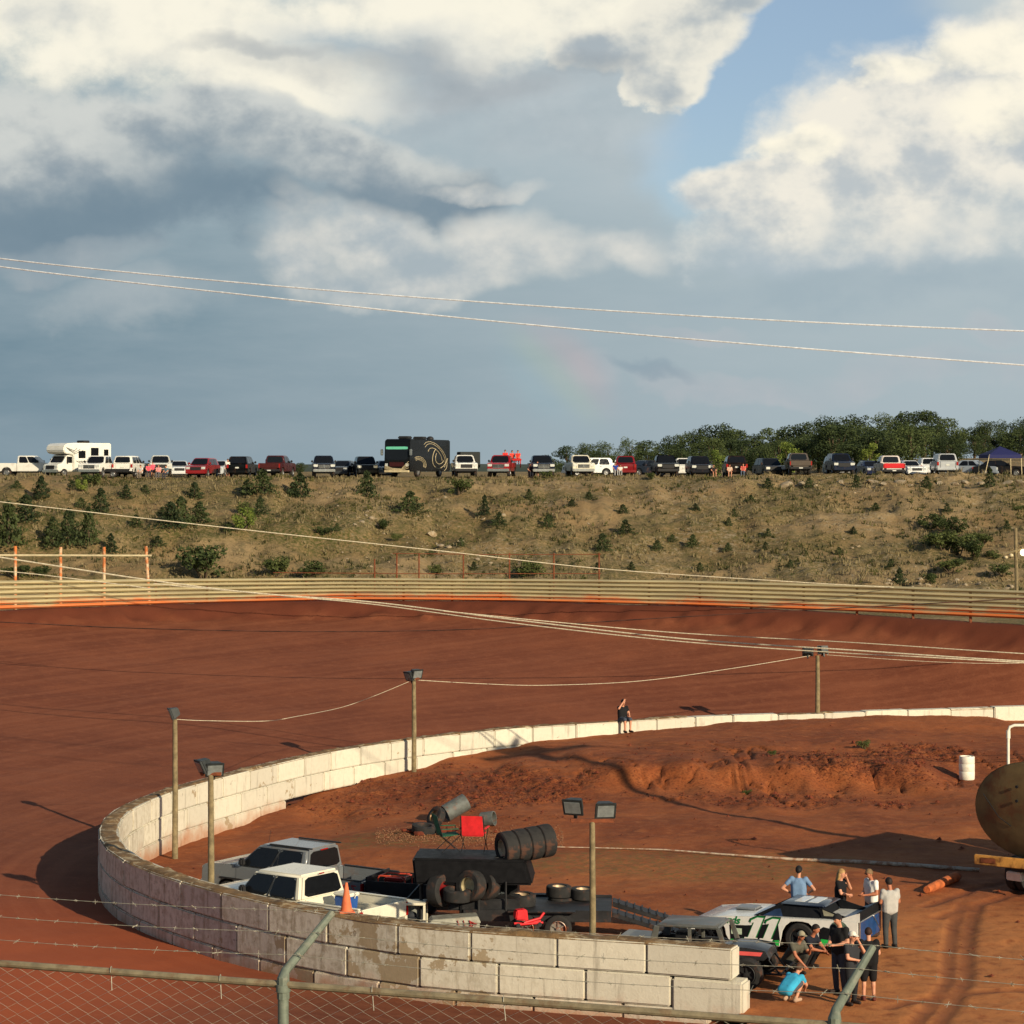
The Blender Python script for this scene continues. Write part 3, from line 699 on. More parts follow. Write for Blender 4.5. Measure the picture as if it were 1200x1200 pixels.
    if sunglasses:
        MB().box(hea.x + .088 * s, hea.x + .104 * s, -.06 * s, .06 * s, eye_z.z - .012 * s, eye_z.z + .014 * s, bev=.004).build('sunglasses', M_trim, root)
    return root
def gp(px, py, z=0.0): x, y = at(px, py, z); return (x, y, iz(x, y))
def gY(px, Y): Y = near(Y); x = (px - 600) / F * Y; return (x, Y, iz(x, Y))
CG = 'people gathered round the race cars'
person('man in a blue tee with hands on hips behind the race car roof', gY(936, 31.8), 165, 'hips', 1.70, shirt=(112, 140, 172), pants=(50, 56, 70), hair=(26, 22, 22), cap=(24, 24, 28), group=CG)
person('woman with blond hair in a black top and shorts holding a hand to her face', gY(985, 31.3), 60, 'phone', 1.70, shirt=(20, 20, 23), pants=(24, 24, 28), shorts=.35, hair=(170, 134, 84), longhair=True, group=CG)
person('man in a white tee with sunglasses facing the man in the grey shirt', gY(1021, 31.15), -60, 'front', 1.74, shirt=(226, 224, 216), pants=(70, 72, 78), hair=(120, 96, 66), sunglasses=True, skin=SKIN_T, group=CG)
person('man in a pale grey shirt and charcoal trousers at the tail of the race car', gp(1043, 1111), 195, 'front', 1.76, shirt=(170, 168, 162), pants=(64, 66, 66), hair=(38, 28, 24), skin=SKIN_T, group=CG, shoes=(26, 24, 24))
person('tall man in a black cap and black tee looking down by the rear wheel', gp(984, 1166), -50, 'front', 1.84, shirt=(28, 28, 28), pants=(60, 68, 78), cap=(26, 26, 28), hair=(50, 36, 28), group=CG)
person('person in a white cap and dark tee behind the right fence arm', gp(998, 1178), 40, 'phone', 1.64, shirt=(44, 46, 50), pants=(30, 32, 36), cap=(220, 214, 198), hair=(60, 44, 32), group=CG)
person('stocky person in a black tee and black knee shorts seen from behind', gp(1018, 1173), 178, 'front', 1.64, shirt=(18, 18, 19), pants=(18, 18, 20), shorts=.95, hair=(50, 32, 26), group=CG, build=1.12, shoes=(90, 40, 30))
person('woman in a turquoise tee squatting with her back to the fence', gp(926, 1176), 140, 'crouch', 1.68, shirt=(56, 160, 196), pants=(74, 76, 84), shorts=.8, hair=(84, 56, 38), group=CG, shoes=(170, 140, 116))
person('man in a grey cap and olive shirt squatting at the dark race car', gp(931, 1142), 35, 'squat2', 1.72, shirt=(84, 82, 70), pants=(62, 62, 56), cap=(150, 142, 118), hair=(70, 50, 36), skin=SKIN_T, group=CG)
person('person in navy squatting behind the man in the grey cap', gp(946, 1134), 50, 'squat', 1.74, shirt=(24, 28, 40), pants=(22, 22, 26), hair=(34, 24, 20), skin=SKIN_T, group=CG)
# man on the wall: sits on the inner edge of the top
bs = min(_wd, key=lambda s: abs(600 + F * wall_at(s, .5)[0] / wall_at(s, .5)[1] - 726) + (0 if wall_at(s)[1] > 40 * K else 1e4)); p = wall_at(bs, .50)
person('man in a black tee sitting alone on the far wall shading his eyes', (p[0], p[1], WTOP + .04 - .47), 28, 'sit_shade', 1.78, shirt=(22, 22, 24), pants=(66, 72, 84), shorts=.95, hair=(40, 30, 24), skin=SKIN)
RG = 'spectators on the embankment'
def rp(px, label, face, ps, shirt, pants, Y=110.6, dz=0.0, h=1.7, **k):
    Y = ridge(Y); x = (px - 600) / F * Y; return person(label, (x, Y, hz(x, Y) + dz), face, ps, h, shirt=shirt, pants=pants, group=RG, vox=.034, **k)
rp(110, 'person in pale blue sitting in front of the white pickup beside the motorhome', 20, 'sit', (150, 170, 196), (80, 86, 96), Y=109.8)
rp(165, 'person in pale grey sitting left of the two in pink', -20, 'sit', (200, 196, 190), (120, 110, 100), Y=109.6)
rp(174, 'person in a hot pink shirt, left one of the two in pink', 10, 'sit', (230, 84, 100), (60, 60, 66), Y=109.5, dz=.1)
rp(179, 'person in a bright pink shirt and dark shorts, standing among the seated group', 0, 'stand', (226, 92, 110), (50, 50, 58), Y=110.0, h=1.5, shorts=.6)
rp(186, 'person in light pink sitting right of the two in hot pink', -10, 'sit', (224, 150, 146), (90, 90, 96), Y=109.6)
rp(195, 'person in teal grey sitting at the right end of the pink group', -30, 'sit', (90, 120, 130), (60, 60, 70), Y=109.6)
rp(267, 'person in white standing in front of the black SUV', 0, 'stand', (232, 226, 214), (206, 170, 140), Y=110.6, shorts=.5)
rp(592, 'person in red sitting on the red pickup, leftmost of the three', 0, 'sit', (214, 52, 46), (160, 40, 40), Y=114.4, dz=1.25)
rp(600, 'person in red sitting on the red pickup, in the middle of the three', 10, 'sit', (220, 70, 58), (90, 90, 100), Y=114.7, dz=1.2)
rp(607, 'person in red sitting on the red pickup, rightmost of the three', -10, 'sit', (214, 60, 50), (180, 90, 80), Y=114.4, dz=1.2)
rp(630, 'person in coral pink standing in front of the navy pickup', -20, 'walk', (230, 110, 100), (226, 150, 130), Y=109.9, h=1.5, shorts=.4)
rp(621, 'person in dark clothes sitting beside the one in coral pink', 20, 'sit', (60, 40, 44), (40, 40, 46), Y=109.9)
rp(721, 'person in royal blue sitting left of the red SUV', 10, 'sit', (36, 60, 140), (160, 160, 160), Y=110.0)
rp(727, 'person in white sitting next to the one in royal blue', 0, 'sit', (210, 208, 200), (150, 150, 150), Y=110.0, h=1.4)
rp(836, 'bare legged spectator in black sitting below the black SUV', 12, 'sit', (36, 26, 26), (40, 34, 34), Y=109.7, shorts=.5)
rp(855, 'bare legged spectator in cream sitting behind the brown SUV', 0, 'sit', (196, 170, 150), (50, 44, 44), Y=109.7, shorts=.5)
rp(871, 'spectator in coral red and jeans sitting right of the brown SUV', -15, 'sit', (206, 96, 84), (84, 96, 112), Y=109.9)
bpy.data.scenes.remove(tmp_scene)
scene.cycles.max_bounces = 4; scene.cycles.diffuse_bounces = 2; scene.cycles.glossy_bounces = 2; scene.cycles.transmission_bounces = 2
world.cycles.sampling_method = 'MANUAL'; world.cycles.sample_map_resolution = 256
# ================================================================== materials
def wall_mat():
    m, nt, b = new_mat('painted_concrete_block'); p = pos(nt); oi = nt.node('ShaderNodeObjectInfo').outputs['Random']
    n1 = nt.noise(p, 1.1, 6, .65); n2 = nt.noise(p, 5, 6, .7); n3 = nt.noise(p, 20, 3, .6)
    sep = nt.node('ShaderNodeSeparateXYZ'); nt.t.links.new(p, sep.inputs[0]); z = X(nt, sep.outputs[2])
    streak = nt.noise(nt.vmul(p, (3.2, 3.2, .35)), 1.6, 6, .65)
    r = X(nt, oi); sx = nt.node('ShaderNodeSeparateXYZ'); nt.t.links.new(p, sx.inputs[0]); px_, py_ = X(nt, sx.outputs[0]), X(nt, sx.outputs[1])
    peel = nt.ss(py_, 33 * K, 29 * K) * nt.ss(nt.math('ABSOLUTE', px_ + 3.2), 4.2, 2.2, 0.0, 1.0)
    c = nt.mix(r, lin((216, 209, 188)), lin((198, 192, 174)))
    c = nt.mix(nt.ss(n2, .42, .75) * .35, c, lin((176, 168, 148)))
    c = nt.mix(nt.ss(streak, .54, .70) * .55, c, lin((140, 132, 116)))
    c = nt.mix(nt.ss(n1 + r * .18 + peel * .14, .775, .795) * .85, c, lin((152, 132, 100)))                     # flaked paint
    c = nt.mix(nt.ss(nt.noise(nt.vadd(p, (9, 3, 1)), 2.4, 5, .7), .66, .70) * .7, c, lin((110, 98, 82)))
    grime = nt.ss(py_, 41 * K, 35 * K) * nt.ss(px_ + (n1 - .5) * 5, 2.5, -4.5)
    c = nt.mix(grime * nt.ss(n2 + (streak - .5) * .6, .40, .70) * .6, c, lin((150, 134, 104)))
    clay = nt.ss(z + (n1 - .5) * 1.5 + (n2 - .5) * .5, .22, -.60)
    c = nt.mix(clay * .75, c, lin((166, 104, 62)))
    nt.setin(b, 'Base Color', c); b.inputs['Roughness'].default_value = .85
    nt.t.links.new(nt.bump(n2 * .6 + n3 * .4, .35, .03), b.inputs['Normal'])
    return m
M_wall = wall_mat()
M_cap = mat('dried_mud_cap', lin((118, 92, 60)), .95, var=.35, scale=4, bump=.8, dirt=lin((196, 180, 146)), dirt_amt=.35, world=True)
M_galv = mat('galvanised_steel', lin((158, 160, 154)), .5, .5, var=.15, scale=9, dirt=lin((120, 96, 70)), dirt_amt=.2)
M_wood = mat('weathered_pole_wood', lin((128, 114, 84)), .9, var=.3, scale=5, bump=.5, bscale=22)
M_black = mat('black_metal', (.012, .012, .013), .55, var=.3)
M_lampbox = mat('dark_lamp_housing', lin((52, 56, 56)), .5, .3, var=.2)
M_lens = mat('floodlight_glass', lin((120, 126, 124)), .12, .0, var=.2, coat=.5)
M_rubber = mat('tyre_rubber', (.022, .021, .020), .85, var=.3, scale=5, dirt=lin((110, 66, 42)), dirt_amt=.25)
M_rust = mat('rusty_steel', lin((120, 66, 40)), .9, var=.3, scale=8)
M_orange = mat('clay_stained_pipe', lin((196, 112, 58)), .8, var=.3, scale=3, dirt=lin((214, 196, 160)), dirt_amt=.5)
M_pale = mat('pale_painted_pipe', lin((206, 190, 152)), .75, var=.15, scale=3)
M_cable = mat('pale_cable', lin((196, 186, 160)), .6, var=.25, scale=14)
M_dark_cable = mat('dark_cable', lin((60, 46, 38)), .7, var=.4, scale=5)
M_white = mat('white_plastic', lin((226, 222, 204)), .55, var=.08, dirt=lin((160, 120, 84)), dirt_amt=.15)

# ================================================================== concrete block wall
wall = thing('concrete_block_wall', 'low wall of cream painted concrete blocks curving round the red dirt infield', 'wall', (0, 0, 0))
rw = random.Random(5)
nb = 0
def add_block(s0, s1, zt, hh, jit):
    n = max(1, int((s1 - s0) / 1.1)); ss_ = [s0 + (s1 - s0) * i / n for i in range(n + 1)]
    o = [wall_at(s, 0 + jit) for s in ss_]; i_ = [wall_at(s, WTH + jit) for s in ss_]
    b = bmesh.new(); rows = []
    for a, c in zip(o, i_): rows.append([b.verts.new((a[0], a[1], zt - hh)), b.verts.new((c[0], c[1], zt - hh)), b.verts.new((c[0], c[1], zt)), b.verts.new((a[0], a[1], zt))])
    for r0, r1 in zip(rows[:-1], rows[1:]):
        for k in range(4): b.faces.new((r0[k], r0[(k + 1) % 4], r1[(k + 1) % 4], r1[k]))
    b.faces.new(rows[0][::-1]); b.faces.new(rows[-1])
    bmesh.ops.recalc_face_normals(b, faces=list(b.faces))
    ed = [e for e in b.edges if e.calc_face_angle(0) > R(30)]
    bmesh.ops.bevel(b, geom=ed, offset=.035, segments=2, affect='EDGES', clamp_overlap=True)
    MB().bm(b).build('block', M_wall, wall)
tops = {}
for course in range(3):
    s = [0.0, -.28, .55][course] if course != 1 else -.28
    k = 0
    s = max(s, 0) if course != 1 else 1.42
    first = True
    while s < WLEN - .3:
        L = 2.02 + rw.uniform(-.12, .12)
        if first and course in (0, 2): L = 2.0
        if first and course == 1: L = 2.0
        if s > 84: L = rw.choice([2.0, 1.2, 2.4, 1.7])
        e = min(s + L, WLEN)
        P = wall_at(s)
        far = P[1] > 47 * K and P[0] > 3
        skip = (far and course >= 1 and P[0] > -1) or (course == 2 and P[1] > 40 * K and P[0] > -9)
        hh = .7 - .018
        zt = WTOP - .7 * course
        jit = rw.uniform(-.012, .012)
        if P[0] > 7.5 and P[1] > 45 * K:
            zt += rw.choice([0, .0, -.05, -.12, -.03]); jit += rw.uniform(-.05, .08)
        if not skip: add_block(s + .012, e - .012, zt, hh, jit)
        s = e; first = False
# one stub block pushing out at the open end of the lower course
d0 = wall_at(0.0); t0 = (wall_at(0.0) - wall_at(.5)); t0 = t0 / np.linalg.norm(t0)
def hexa_along(p, t, L, w, z0, z1, bev):
    n = np.array([-t[1], t[0]]); q = [p, p + t * L, p + t * L + n * w, p + n * w]
    return [(a[0], a[1], z0) for a in q] + [(a[0], a[1], z1) for a in q]
nn = wall_at(0, WTH) - d0; e1, e2 = wall_at(1.40), wall_at(1.40, WTH)
q = [e1, d0 + t0 * .24, d0 + t0 * .24 + nn, e2]
MB().hexa([(a[0], a[1], -.1) for a in q] + [(a[0], a[1], .685) for a in q], bev=.05).build('block', M_wall, wall)
# crumbled mud lying along the top
ss_ = np.arange(0.05, WLEN - .2, .09); cols = np.array([0.02, .1, .2, .3, .4, .5, .58])
V = []; 
for s in ss_:
    for c in cols:
        p = wall_at(s, c); V.append((p[0], p[1], 0))
V = np.array(V); edge = np.tile(np.minimum(cols, .6 - cols), len(ss_))
h = .008 + np.maximum(0, fbm(V[:, 0] * 1.6, V[:, 1] * 1.6, 81, 4)) * .11 + np.maximum(0, fbm(V[:, 0] * 9, V[:, 1] * 9, 82, 2)) * .035
h = np.where(edge < .03, -.03, h)
h = h - (V[:, 0] > 7.5) * (V[:, 1] > 45 * K) * .06
V[:, 2] = WTOP + h
n, k = len(ss_), len(cols); idx = np.arange(n * k).reshape(n, k)
Q = np.stack([idx[:-1, :-1], idx[1:, :-1], idx[1:, 1:], idx[:-1, 1:]], -1).reshape(-1, 4)
np_mesh('mud_cap', V, Q, M_cap, wall)

# ================================================================== outer guard rail
def rail_mat():
    m, nt, b = new_mat('stained_guard_rail'); p = pos(nt)
    n1 = nt.noise(nt.vmul(p, (.25, .25, 2.0)), 1.6, 6, .65); n2 = nt.noise(p, .35, 5, .6)
    low = nt.attr('low')
    c = nt.mix(nt.ss(n1, .35, .65), lin((188, 174, 132)), lin((166, 154, 118)))
    c = nt.mix(nt.ss(low + (n2 - .5) * .9 + (n1 - .5) * .3, .60, .92), c, lin((208, 116, 60)))
    c = nt.mix(nt.ss(n1, .68, .74) * .6, c, lin((190, 96, 50)))
    nt.setin(b, 'Base Color', c); b.inputs['Roughness'].default_value = .6; b.inputs['Metallic'].default_value = .15
    return m
M_rail = rail_mat()
gr = thing('guard_rail', 'long stacked corrugated steel guard rail along the far edge of the red track', 'guard rail', (0, 128, 5.0))
gx = np.arange(-52, 52, 1.0)
NR = 6
for k in range(NR):
    vs = []; low = []
    fr = np.linspace(0, 1, 9)
    for x in gx:
        y, zt, zb = rail(x); hh = (zt - zb) / NR
        for f_ in fr:
            bulge = .13 * math.sin(f_ * math.pi) ** .8 - .02 * math.sin(f_ * 3 * math.pi)
            wob = .03 * float(fbm(np.array(x / 5), np.array(k * 3.1), 91, 2))
            vs.append((x, y - bulge - .04 + wob, zt - hh * (k + .06 + .80 * f_) + wob * .6)); low.append((k + f_) / NR)
    nf = len(fr); idx = np.arange(len(vs)).reshape(len(gx), nf)
    Q = np.stack([idx[:-1, :-1], idx[1:, :-1], idx[1:, 1:], idx[:-1, 1:]], -1).reshape(-1, 4)
    o = np_mesh('rail', np.array(vs), Q, M_rail, None); set_attr(o, 'low', low)
    o.parent = gr; o.matrix_parent_inverse = Matrix.Translation((0, -128, -5.0))
for i, x in enumerate(np.arange(-50, 49, 2.6)):
    y, zt, zb = rail(x); mb = MB(); mb.box(x - .06, x + .06, y + .03, y + .18, zb - .8, zt - .02)
    o = mb.build('post', M_rust, gr); o.matrix_parent_inverse = Matrix.Translation((0, -128, -5.0))

# ================================================================== fences behind the rail
fe = thing('pipe_fence', 'clay stained orange pipe fence with white rail behind the guard rail at left', 'fence', (0, 0, 0))
for px, pt, tilt in [(-35, 642, 0), (18, 640, 0), (71, 641, 0), (122, 641, -1), (174, 640, -6)]:
    X0, Z0 = xz(px + (3 if tilt < -2 else 0), 682, 132.0); X1, Z1 = xz(px - (3 if tilt < -2 else 0), pt, 132.0)
    MB().tube([(X0, 132, Z0 - 2.6), (X1, 132, Z1)], .085, 8).build('post', M_orange, fe)
a = xz(-60, 650.5, 132); b = xz(178, 651, 132); MB().tube([(a[0], 131.9, a[1]), (b[0], 131.9, b[1])], .055, 6).build('top_rail', M_pale, fe)
fe = thing('rusty_fence', 'thin rusty wire fence between posts at the foot of the embankment', 'fence', (0, 0, 0))
for px in (439, 465, 491, 543, 597, 649, 702):
    X0, Z0 = xz(px, 684, 131.5); X1, Z1 = xz(px, 648 if px > 450 else 655, 131.5)
    MB().tube([(X0, 131.5, Z0 - 2.5), (X1, 131.5, Z1)], .045, 6).build('post', M_rust, fe)
for py in (648.5, 671):
    a = xz(460 if py < 660 else 320, py, 131.5); b = xz(704, py + 1, 131.5); MB().tube([(a[0], 131.45, a[1]), ((a[0] + b[0]) / 2, 131.45, (a[1] + b[1]) / 2 - .04), (b[0], 131.45, b[1])], .022, 5).build('wire', M_rust, fe)

# ================================================================== flood light poles
def flood(mb_parent, name, c, aim, w=.46, h=.36, d=.26):
    """lamp head: housing plus glass front; aim = (yaw of the glass, tilt)"""
    M = Matrix.Translation(c) @ Matrix.Rotation(aim[0], 4, 'Z') @ Matrix.Rotation(aim[1], 4, 'X')
    mb = MB(); k = .62
    p = [(-w / 2 * k, d, -h / 2 * k), (w / 2 * k, d, -h / 2 * k), (w / 2, 0, -h / 2), (-w / 2, 0, -h / 2), (-w / 2 * k, d, h / 2 * k), (w / 2 * k, d, h / 2 * k), (w / 2, 0, h / 2), (-w / 2, 0, h / 2)]
    mb.hexa(p, bev=.02, M=M); mb.box(-w / 2 - .015, w / 2 + .015, -.05, .0, -h / 2 - .015, h / 2 + .015, bev=.012, M=M)
    mb.box(-.03, .03, .02, .1, -h / 2 - .14, -h / 2 + .02, M=M)
    o = mb.build('floodlight', M_lampbox, mb_parent)
    MB().box(-w / 2 + .035, w / 2 - .035, -.06, -.045, -h / 2 + .035, h / 2 - .035, bev=.006, M=M).build('lens', M_lens, o)
def light_pole(label, base, ztop, heads, r=.085, arm=0, wood=True):
    t = thing('light_pole', label, 'light pole', base, 0, 'flood light poles round the infield wall')
    h = ztop - base[2]
    MB().tube([(0, 0, -.3), (0.01, 0, h * .5), (0, 0, h)], [r * 1.1, r, r * .85], 12).build('pole', M_wood if wood else M_galv, t)
    if arm: MB().box(-arm, arm, -.05, .05, h - .02, h + .07, bev=.01).build('crossarm', M_rust if wood else M_galv, t)
    for (dx, dz, yaw, tilt) in heads: flood(t, 'floodlight', (dx, 0, h + dz), (R(yaw), R(tilt)))
    return t
def pbase(px, py, z): X_, Y_ = at(px, py, z); return (X_, Y_, z)
POLES = []
bA = pbase(205, 1011, -.62); zA = xz(205, 843, bA[1])[1]
light_pole('slim wooden light pole with one lamp beside the inner wall at far left', bA, zA, [(-.12, .18, -75, 20)], r=.09)
X_, Y_ = (247 - 600) / F * 31.4 * K, 31.4 * K; zB = xz(247, 908, Y_)[1]
light_pole('light pole with two lamps standing behind the near wall beside the grey pickup', (X_, Y_, -.4), zB, [(-.26, .22, -62, 25), (.1, .14, 18, 22)], r=.085, arm=.28)
bC = pbase(485, 908, .12); zC = xz(485, 796, bC[1])[1]
light_pole('light pole with twin lamps at the foot of the lit wall behind the pickups', bC, zC, [(-.2, .12, -55, 22), (.12, .2, 40, 18)], r=.09, arm=.22)
bD = (float((958 - 600) / F * 52.2 * K), 52.2 * K, 1.05); zD = xz(958, 768, bD[1])[1]
light_pole('light pole with twin lamps on the far wall right of the seated man', bD, zD, [(-.42, .16, 170, 18), (.24, .24, 190, 18)], r=.1, arm=.4)
Y_ = 54.9; X_ = (694 - 600) / F * Y_; zE = xz(694, 963, Y_)[1]
light_pole('light pole with twin lamps on a crossarm behind the near wall by the car trailer', (X_, Y_, -.1), zE, [(-.44, .34, -24, 20), (.30, .26, 10, 20)], r=.075, arm=.5)
# unseen pole placed off frame at right, bent so its shadow curves across the mound
sx_, sy_, sz_ = sv.x, sv.y, sv.z
def back(px, py, zg, h): x, y = at(px, py, zg); k = (h - zg) / sz_; return Vector((x + sx_ * k, y + sy_ * k, h))
u1, u2, u3, u4 = back(950, 975, 0, 7.4), back(800, 945, .05, 9.8), back(700, 896, .75, 11.8), back(615, 882, .6, 13.2); UX, UY = u1.x, u1.y
t = thing('shadow_pole', 'tall unseen pole with crossarm right of the infield, bent to cast the curved shadow', 'utility pole', (UX, UY, 0))
B_ = Vector((UX, UY, 0)); MB().tube([(0, 0, -.5), (0, 0, 4), u1 - B_, u2 - B_, u3 - B_, u4 - B_], [.2, .18, .17, .16, .15, .13], 10).build('pole', M_wood, t)
c_ = u4 - B_; MB().tube([c_ + Vector((-1.6, -1.5, -.1)), c_ + Vector((1.5, 1.1, -.3))], .18, 8).tube([c_ + Vector((-.3, 1.6, .3)), c_ + Vector((.4, -2.2, -.4))], .2, 8).box(c_.x - .7, c_.x + .6, c_.y - .6, c_.y + .6, c_.z - .2, c_.z + .5, bev=.08).build('crossarm', M_wood, t)  # bulky head sized for the blotch at the shadow tip
# pole with lamps behind the rail at the right edge
X0, Z0 = xz(1192, 684, 122.0); X1, Z1 = xz(1190, 619, 122.0)
t = thing('light_pole', 'slim pole with small white lamps behind the guard rail at far right', 'light pole', (X0, 122, Z0 - 1.5), 0, 'flood light poles round the infield wall')
MB().tube([(0, 0, 0), (X1 - X0, 0, Z1 - Z0 + 1.5)], .09, 8).build('pole', M_wood, t)
MB().tube([(-.75, -.1, 3.0), (.5, -.1, 3.35)], .05, 6).build('crossarm', M_wood, t)
for dx, dz, r in ((-.62, 2.85, .11), (-.35, 2.95, .12)): MB().ball((dx, -.2, dz), (r, r, r * .8)).build('lamp', M_pale, t)
def glint_mat():
    m, nt, b = new_mat('lamp_glint'); b.inputs['Base Color'].default_value = (.9, .8, .5, 1); b.inputs['Emission Color'].default_value = (1, .85, .5, 1); b.inputs['Emission Strength'].default_value = 3.0; return m  # emission stands in for sunlight glaring off the lamp
MB().ball((.25, -.22, 3.1), (.15, .15, .17)).build('lamp', glint_mat(), t)

# ================================================================== cables
def cable(name, label, pts, r, m, twist=None, Yfn=None, group='overhead cables across the track'):
    """pts = (px,py,Y): points on the cable with their own distances; resampled smoothly"""
    P = np.array([(xz(px, py, Y)[0], Y, xz(px, py, Y)[1]) for px, py, Y in pts])
    tt = np.arange(len(P)); 
    n = max(40, len(P) * 12); u = np.linspace(0, len(P) - 1, n)
    # catmull-rom
    out = []
    for w in u:
        i = min(int(w), len(P) - 2); f_ = w - i
        p0, p1, p2, p3 = P[max(i - 1, 0)], P[i], P[i + 1], P[min(i + 2, len(P) - 1)]
        out.append(.5 * ((2 * p1) + (-p0 + p2) * f_ + (2 * p0 - 5 * p1 + 4 * p2 - p3) * f_ ** 2 + (-p0 + 3 * p1 - 3 * p2 + p3) * f_ ** 3))
    out = np.array(out); mb = MB()
    mats = [m]
    if twist:
        L = np.r_[0, np.cumsum(np.linalg.norm(np.diff(out, axis=0), axis=1))]; pitch, mats = twist
        s = np.arange(0, L[-1], pitch / 5); C = np.stack([np.interp(s, L, out[:, j]) for j in range(3)], 1)
        for j in range(2):
            w = 2 * np.pi * s / pitch + np.pi * j
            Q = C + np.stack([0 * s, np.cos(w) * r * .8, np.sin(w) * r * .8], 1)
            mb.tube(Q, r * .8, 5, mi=j)
    else: mb.tube(out, r, 6)
    o = mb.build(name, mats); tag(o, label, 'cable', group); return o
M_skycable = mat('braided_cable', lin((196, 200, 204)), .55, var=.2, scale=9)

cable('power_cable', 'upper of the two pale cables crossing the cloudy sky', [(-700, 200, 74.5), (-250, 267, 72.5), (0, 303, 70.6), (300, 333, 68.6), (600, 356.5, 67.6), (900, 375, 66.6), (1200, 388, 66.6), (1500, 397, 66.6), (2000, 402, 66.6)], .024, M_skycable)
cable('power_cable', 'lower of the two pale cables crossing the cloudy sky', [(-700, 190, 72.5), (-250, 272, 70.6), (0, 312.5, 68.6), (300, 347, 66.6), (600, 378.5, 65.7), (900, 405, 64.7), (1200, 428, 64.7), (1500, 449, 64.7), (2000, 480, 64.7)], .024, M_skycable)
cable('power_cable', 'thin pale cable slanting across the embankment shrubs', [(-300, 553, 115.5), (0, 588, 115.5), (280, 620, 117.3), (520, 646, 119.0), (700, 666, 120.7), (900, 680, 120.7), (1090, 690, 120.7), (1400, 700, 120.7)], 0.024, M_cable)
for i, (lab, pts, r) in enumerate([
    ('thick pale cable slanting over the guard rail at left and down across the track', [(-300, 608, 91.0), (0, 653, 91.0), (170, 679, 91.0), (300, 695, 91.0), (440, 706, 91.0), (600, 726, 89.3), (800, 748.5, 87.5), (1000, 762, 85.7), (1200, 775, 84.0), (1500, 790, 84.0)], 0.028),
    ('middle pale cable of the bundle slanting down across the red track', [(180, 684, 92.7), (330, 698, 92.7), (440, 708.5, 92.7), (600, 730, 91.0), (800, 752, 89.3), (1000, 766, 87.5), (1100, 771, 85.7), (1500, 794, 85.7)], 0.022),
    ('topmost thin pale cable of the bundle crossing the right of the track', [(520, 716, 87.5), (640, 728, 87.5), (800, 742, 87.5), (1000, 753, 85.7), (1200, 766, 84.0), (1500, 783, 84.0)], 0.018)]):
    cable('power_cable', lab, pts, r, M_cable)
cable('power_cable', 'short pale cable at far left low over the pipe fence', [(-200, 655, 105.0), (0, 669, 105.0), (85, 678, 105.0), (180, 690, 105.0)], 0.022, M_cable)
cable('twisted_cable', 'long dark twisted cable hanging in front of the far track edge', [(-300, 716, 108.5), (0, 729, 108.5), (150, 736, 108.5), (330, 740, 108.5), (500, 739, 108.5), (620, 734, 108.5), (780, 724, 108.5), (1000, 712, 108.5), (1300, 696, 108.5)], .026, mat('dashed_dark_cable', lin((64, 36, 26)), .8, var=.75, scale=1.2))
lA, lC, lD = bA[1], bC[1], bD[1]
cable('light_string', 'thin cord sagging between the far left pole and the twin lamp pole', [(207, 843, lA), (240, 844.5, lA + .8), (310, 845, lA + 2), (345, 840, lA + 2.6), (400, 829, lC - .8), (440, 815, lC - .3), (481, 798, lC)], .010, M_cable)
cable('light_string', 'thin cord sagging between two infield light poles above the track', [(489, 797, lC), (570, 801.5, lC + 2), (640, 803, lC + 4), (750, 798, lC + 5.5), (860, 783, lD - 2), (952, 768, lD)], .012, M_cable)
cable('light_string', 'thin cord running right from the pole on the far wall', [(964, 767, lD), (1050, 773, lD), (1120, 776.5, lD), (1200, 777, lD), (1400, 770, lD)], .010, M_cable)

# ================================================================== near chain link fence
fp0 = np.array(at(0, 1129, 9.1)); fp1 = np.array(at(700, 1181, 9.1)); fdir = fp1 - fp0; fdir /= np.linalg.norm(fdir); fnor = np.array([-fdir[1], fdir[0]])
def fpt(px):
    """point on the fence line seen at column px"""
    a = (px - 600) / F; t = (a * fp0[1] - fp0[0]) / (fdir[0] - a * fdir[1]); return fp0 + fdir * t
cf = thing('chain_link_fence', 'galvanised chain link fence with barbed wire in the foreground', 'fence', (fpt(332)[0], fpt(332)[1], 6.8))
off = Matrix.Translation((-fpt(332)[0], -fpt(332)[1], -6.8))
M_galvdirty = mat('dull_fence_pipe', lin((136, 124, 98)), .7, .15, var=.25, scale=12, dirt=lin((110, 76, 50)), dirt_amt=.35)
M_mesh = mat('fence_wire', lin((176, 170, 150)), .45, .4, var=.2, scale=20, dirt=lin((120, 78, 50)), dirt_amt=.2)
M_post = mat('fence_post_paint', lin((112, 120, 106)), .6, .2, var=.2, scale=14, dirt=lin((150, 146, 128)), dirt_amt=.3)
a, b = fp0 - fdir * 5, fp0 + fdir * 9
MB().tube([(a[0], a[1], 9.1), (b[0], b[1], 9.1)], .021, 10).build('top_rail', M_galvdirty, cf).matrix_parent_inverse = off
mb = MB(); pit = .066; n = int(14 / (pit / 1)); zt, zbm = 9.085, 7.0; seg = int((zt - zbm) / (pit * .5))
for i in range(n):
    base = a + fdir * (i * pit); pts = []
    for k in range(seg + 1):
        q = base + fdir * (pit * .5 * (1 if (k + i) % 2 else -1) * 1.0) + fnor * (.004 * (1 if (k + i) % 2 else -1)); pts.append((q[0], q[1], zt - k * pit * .52))
    mb.tube(pts, .0018, 3, cap=False)
mb.build('chain_link_mesh', M_mesh, cf, smooth=0, fix=False).matrix_parent_inverse = off
pcols = [332, 978]
arms = []
step = np.linalg.norm(fpt(978) - fpt(332))
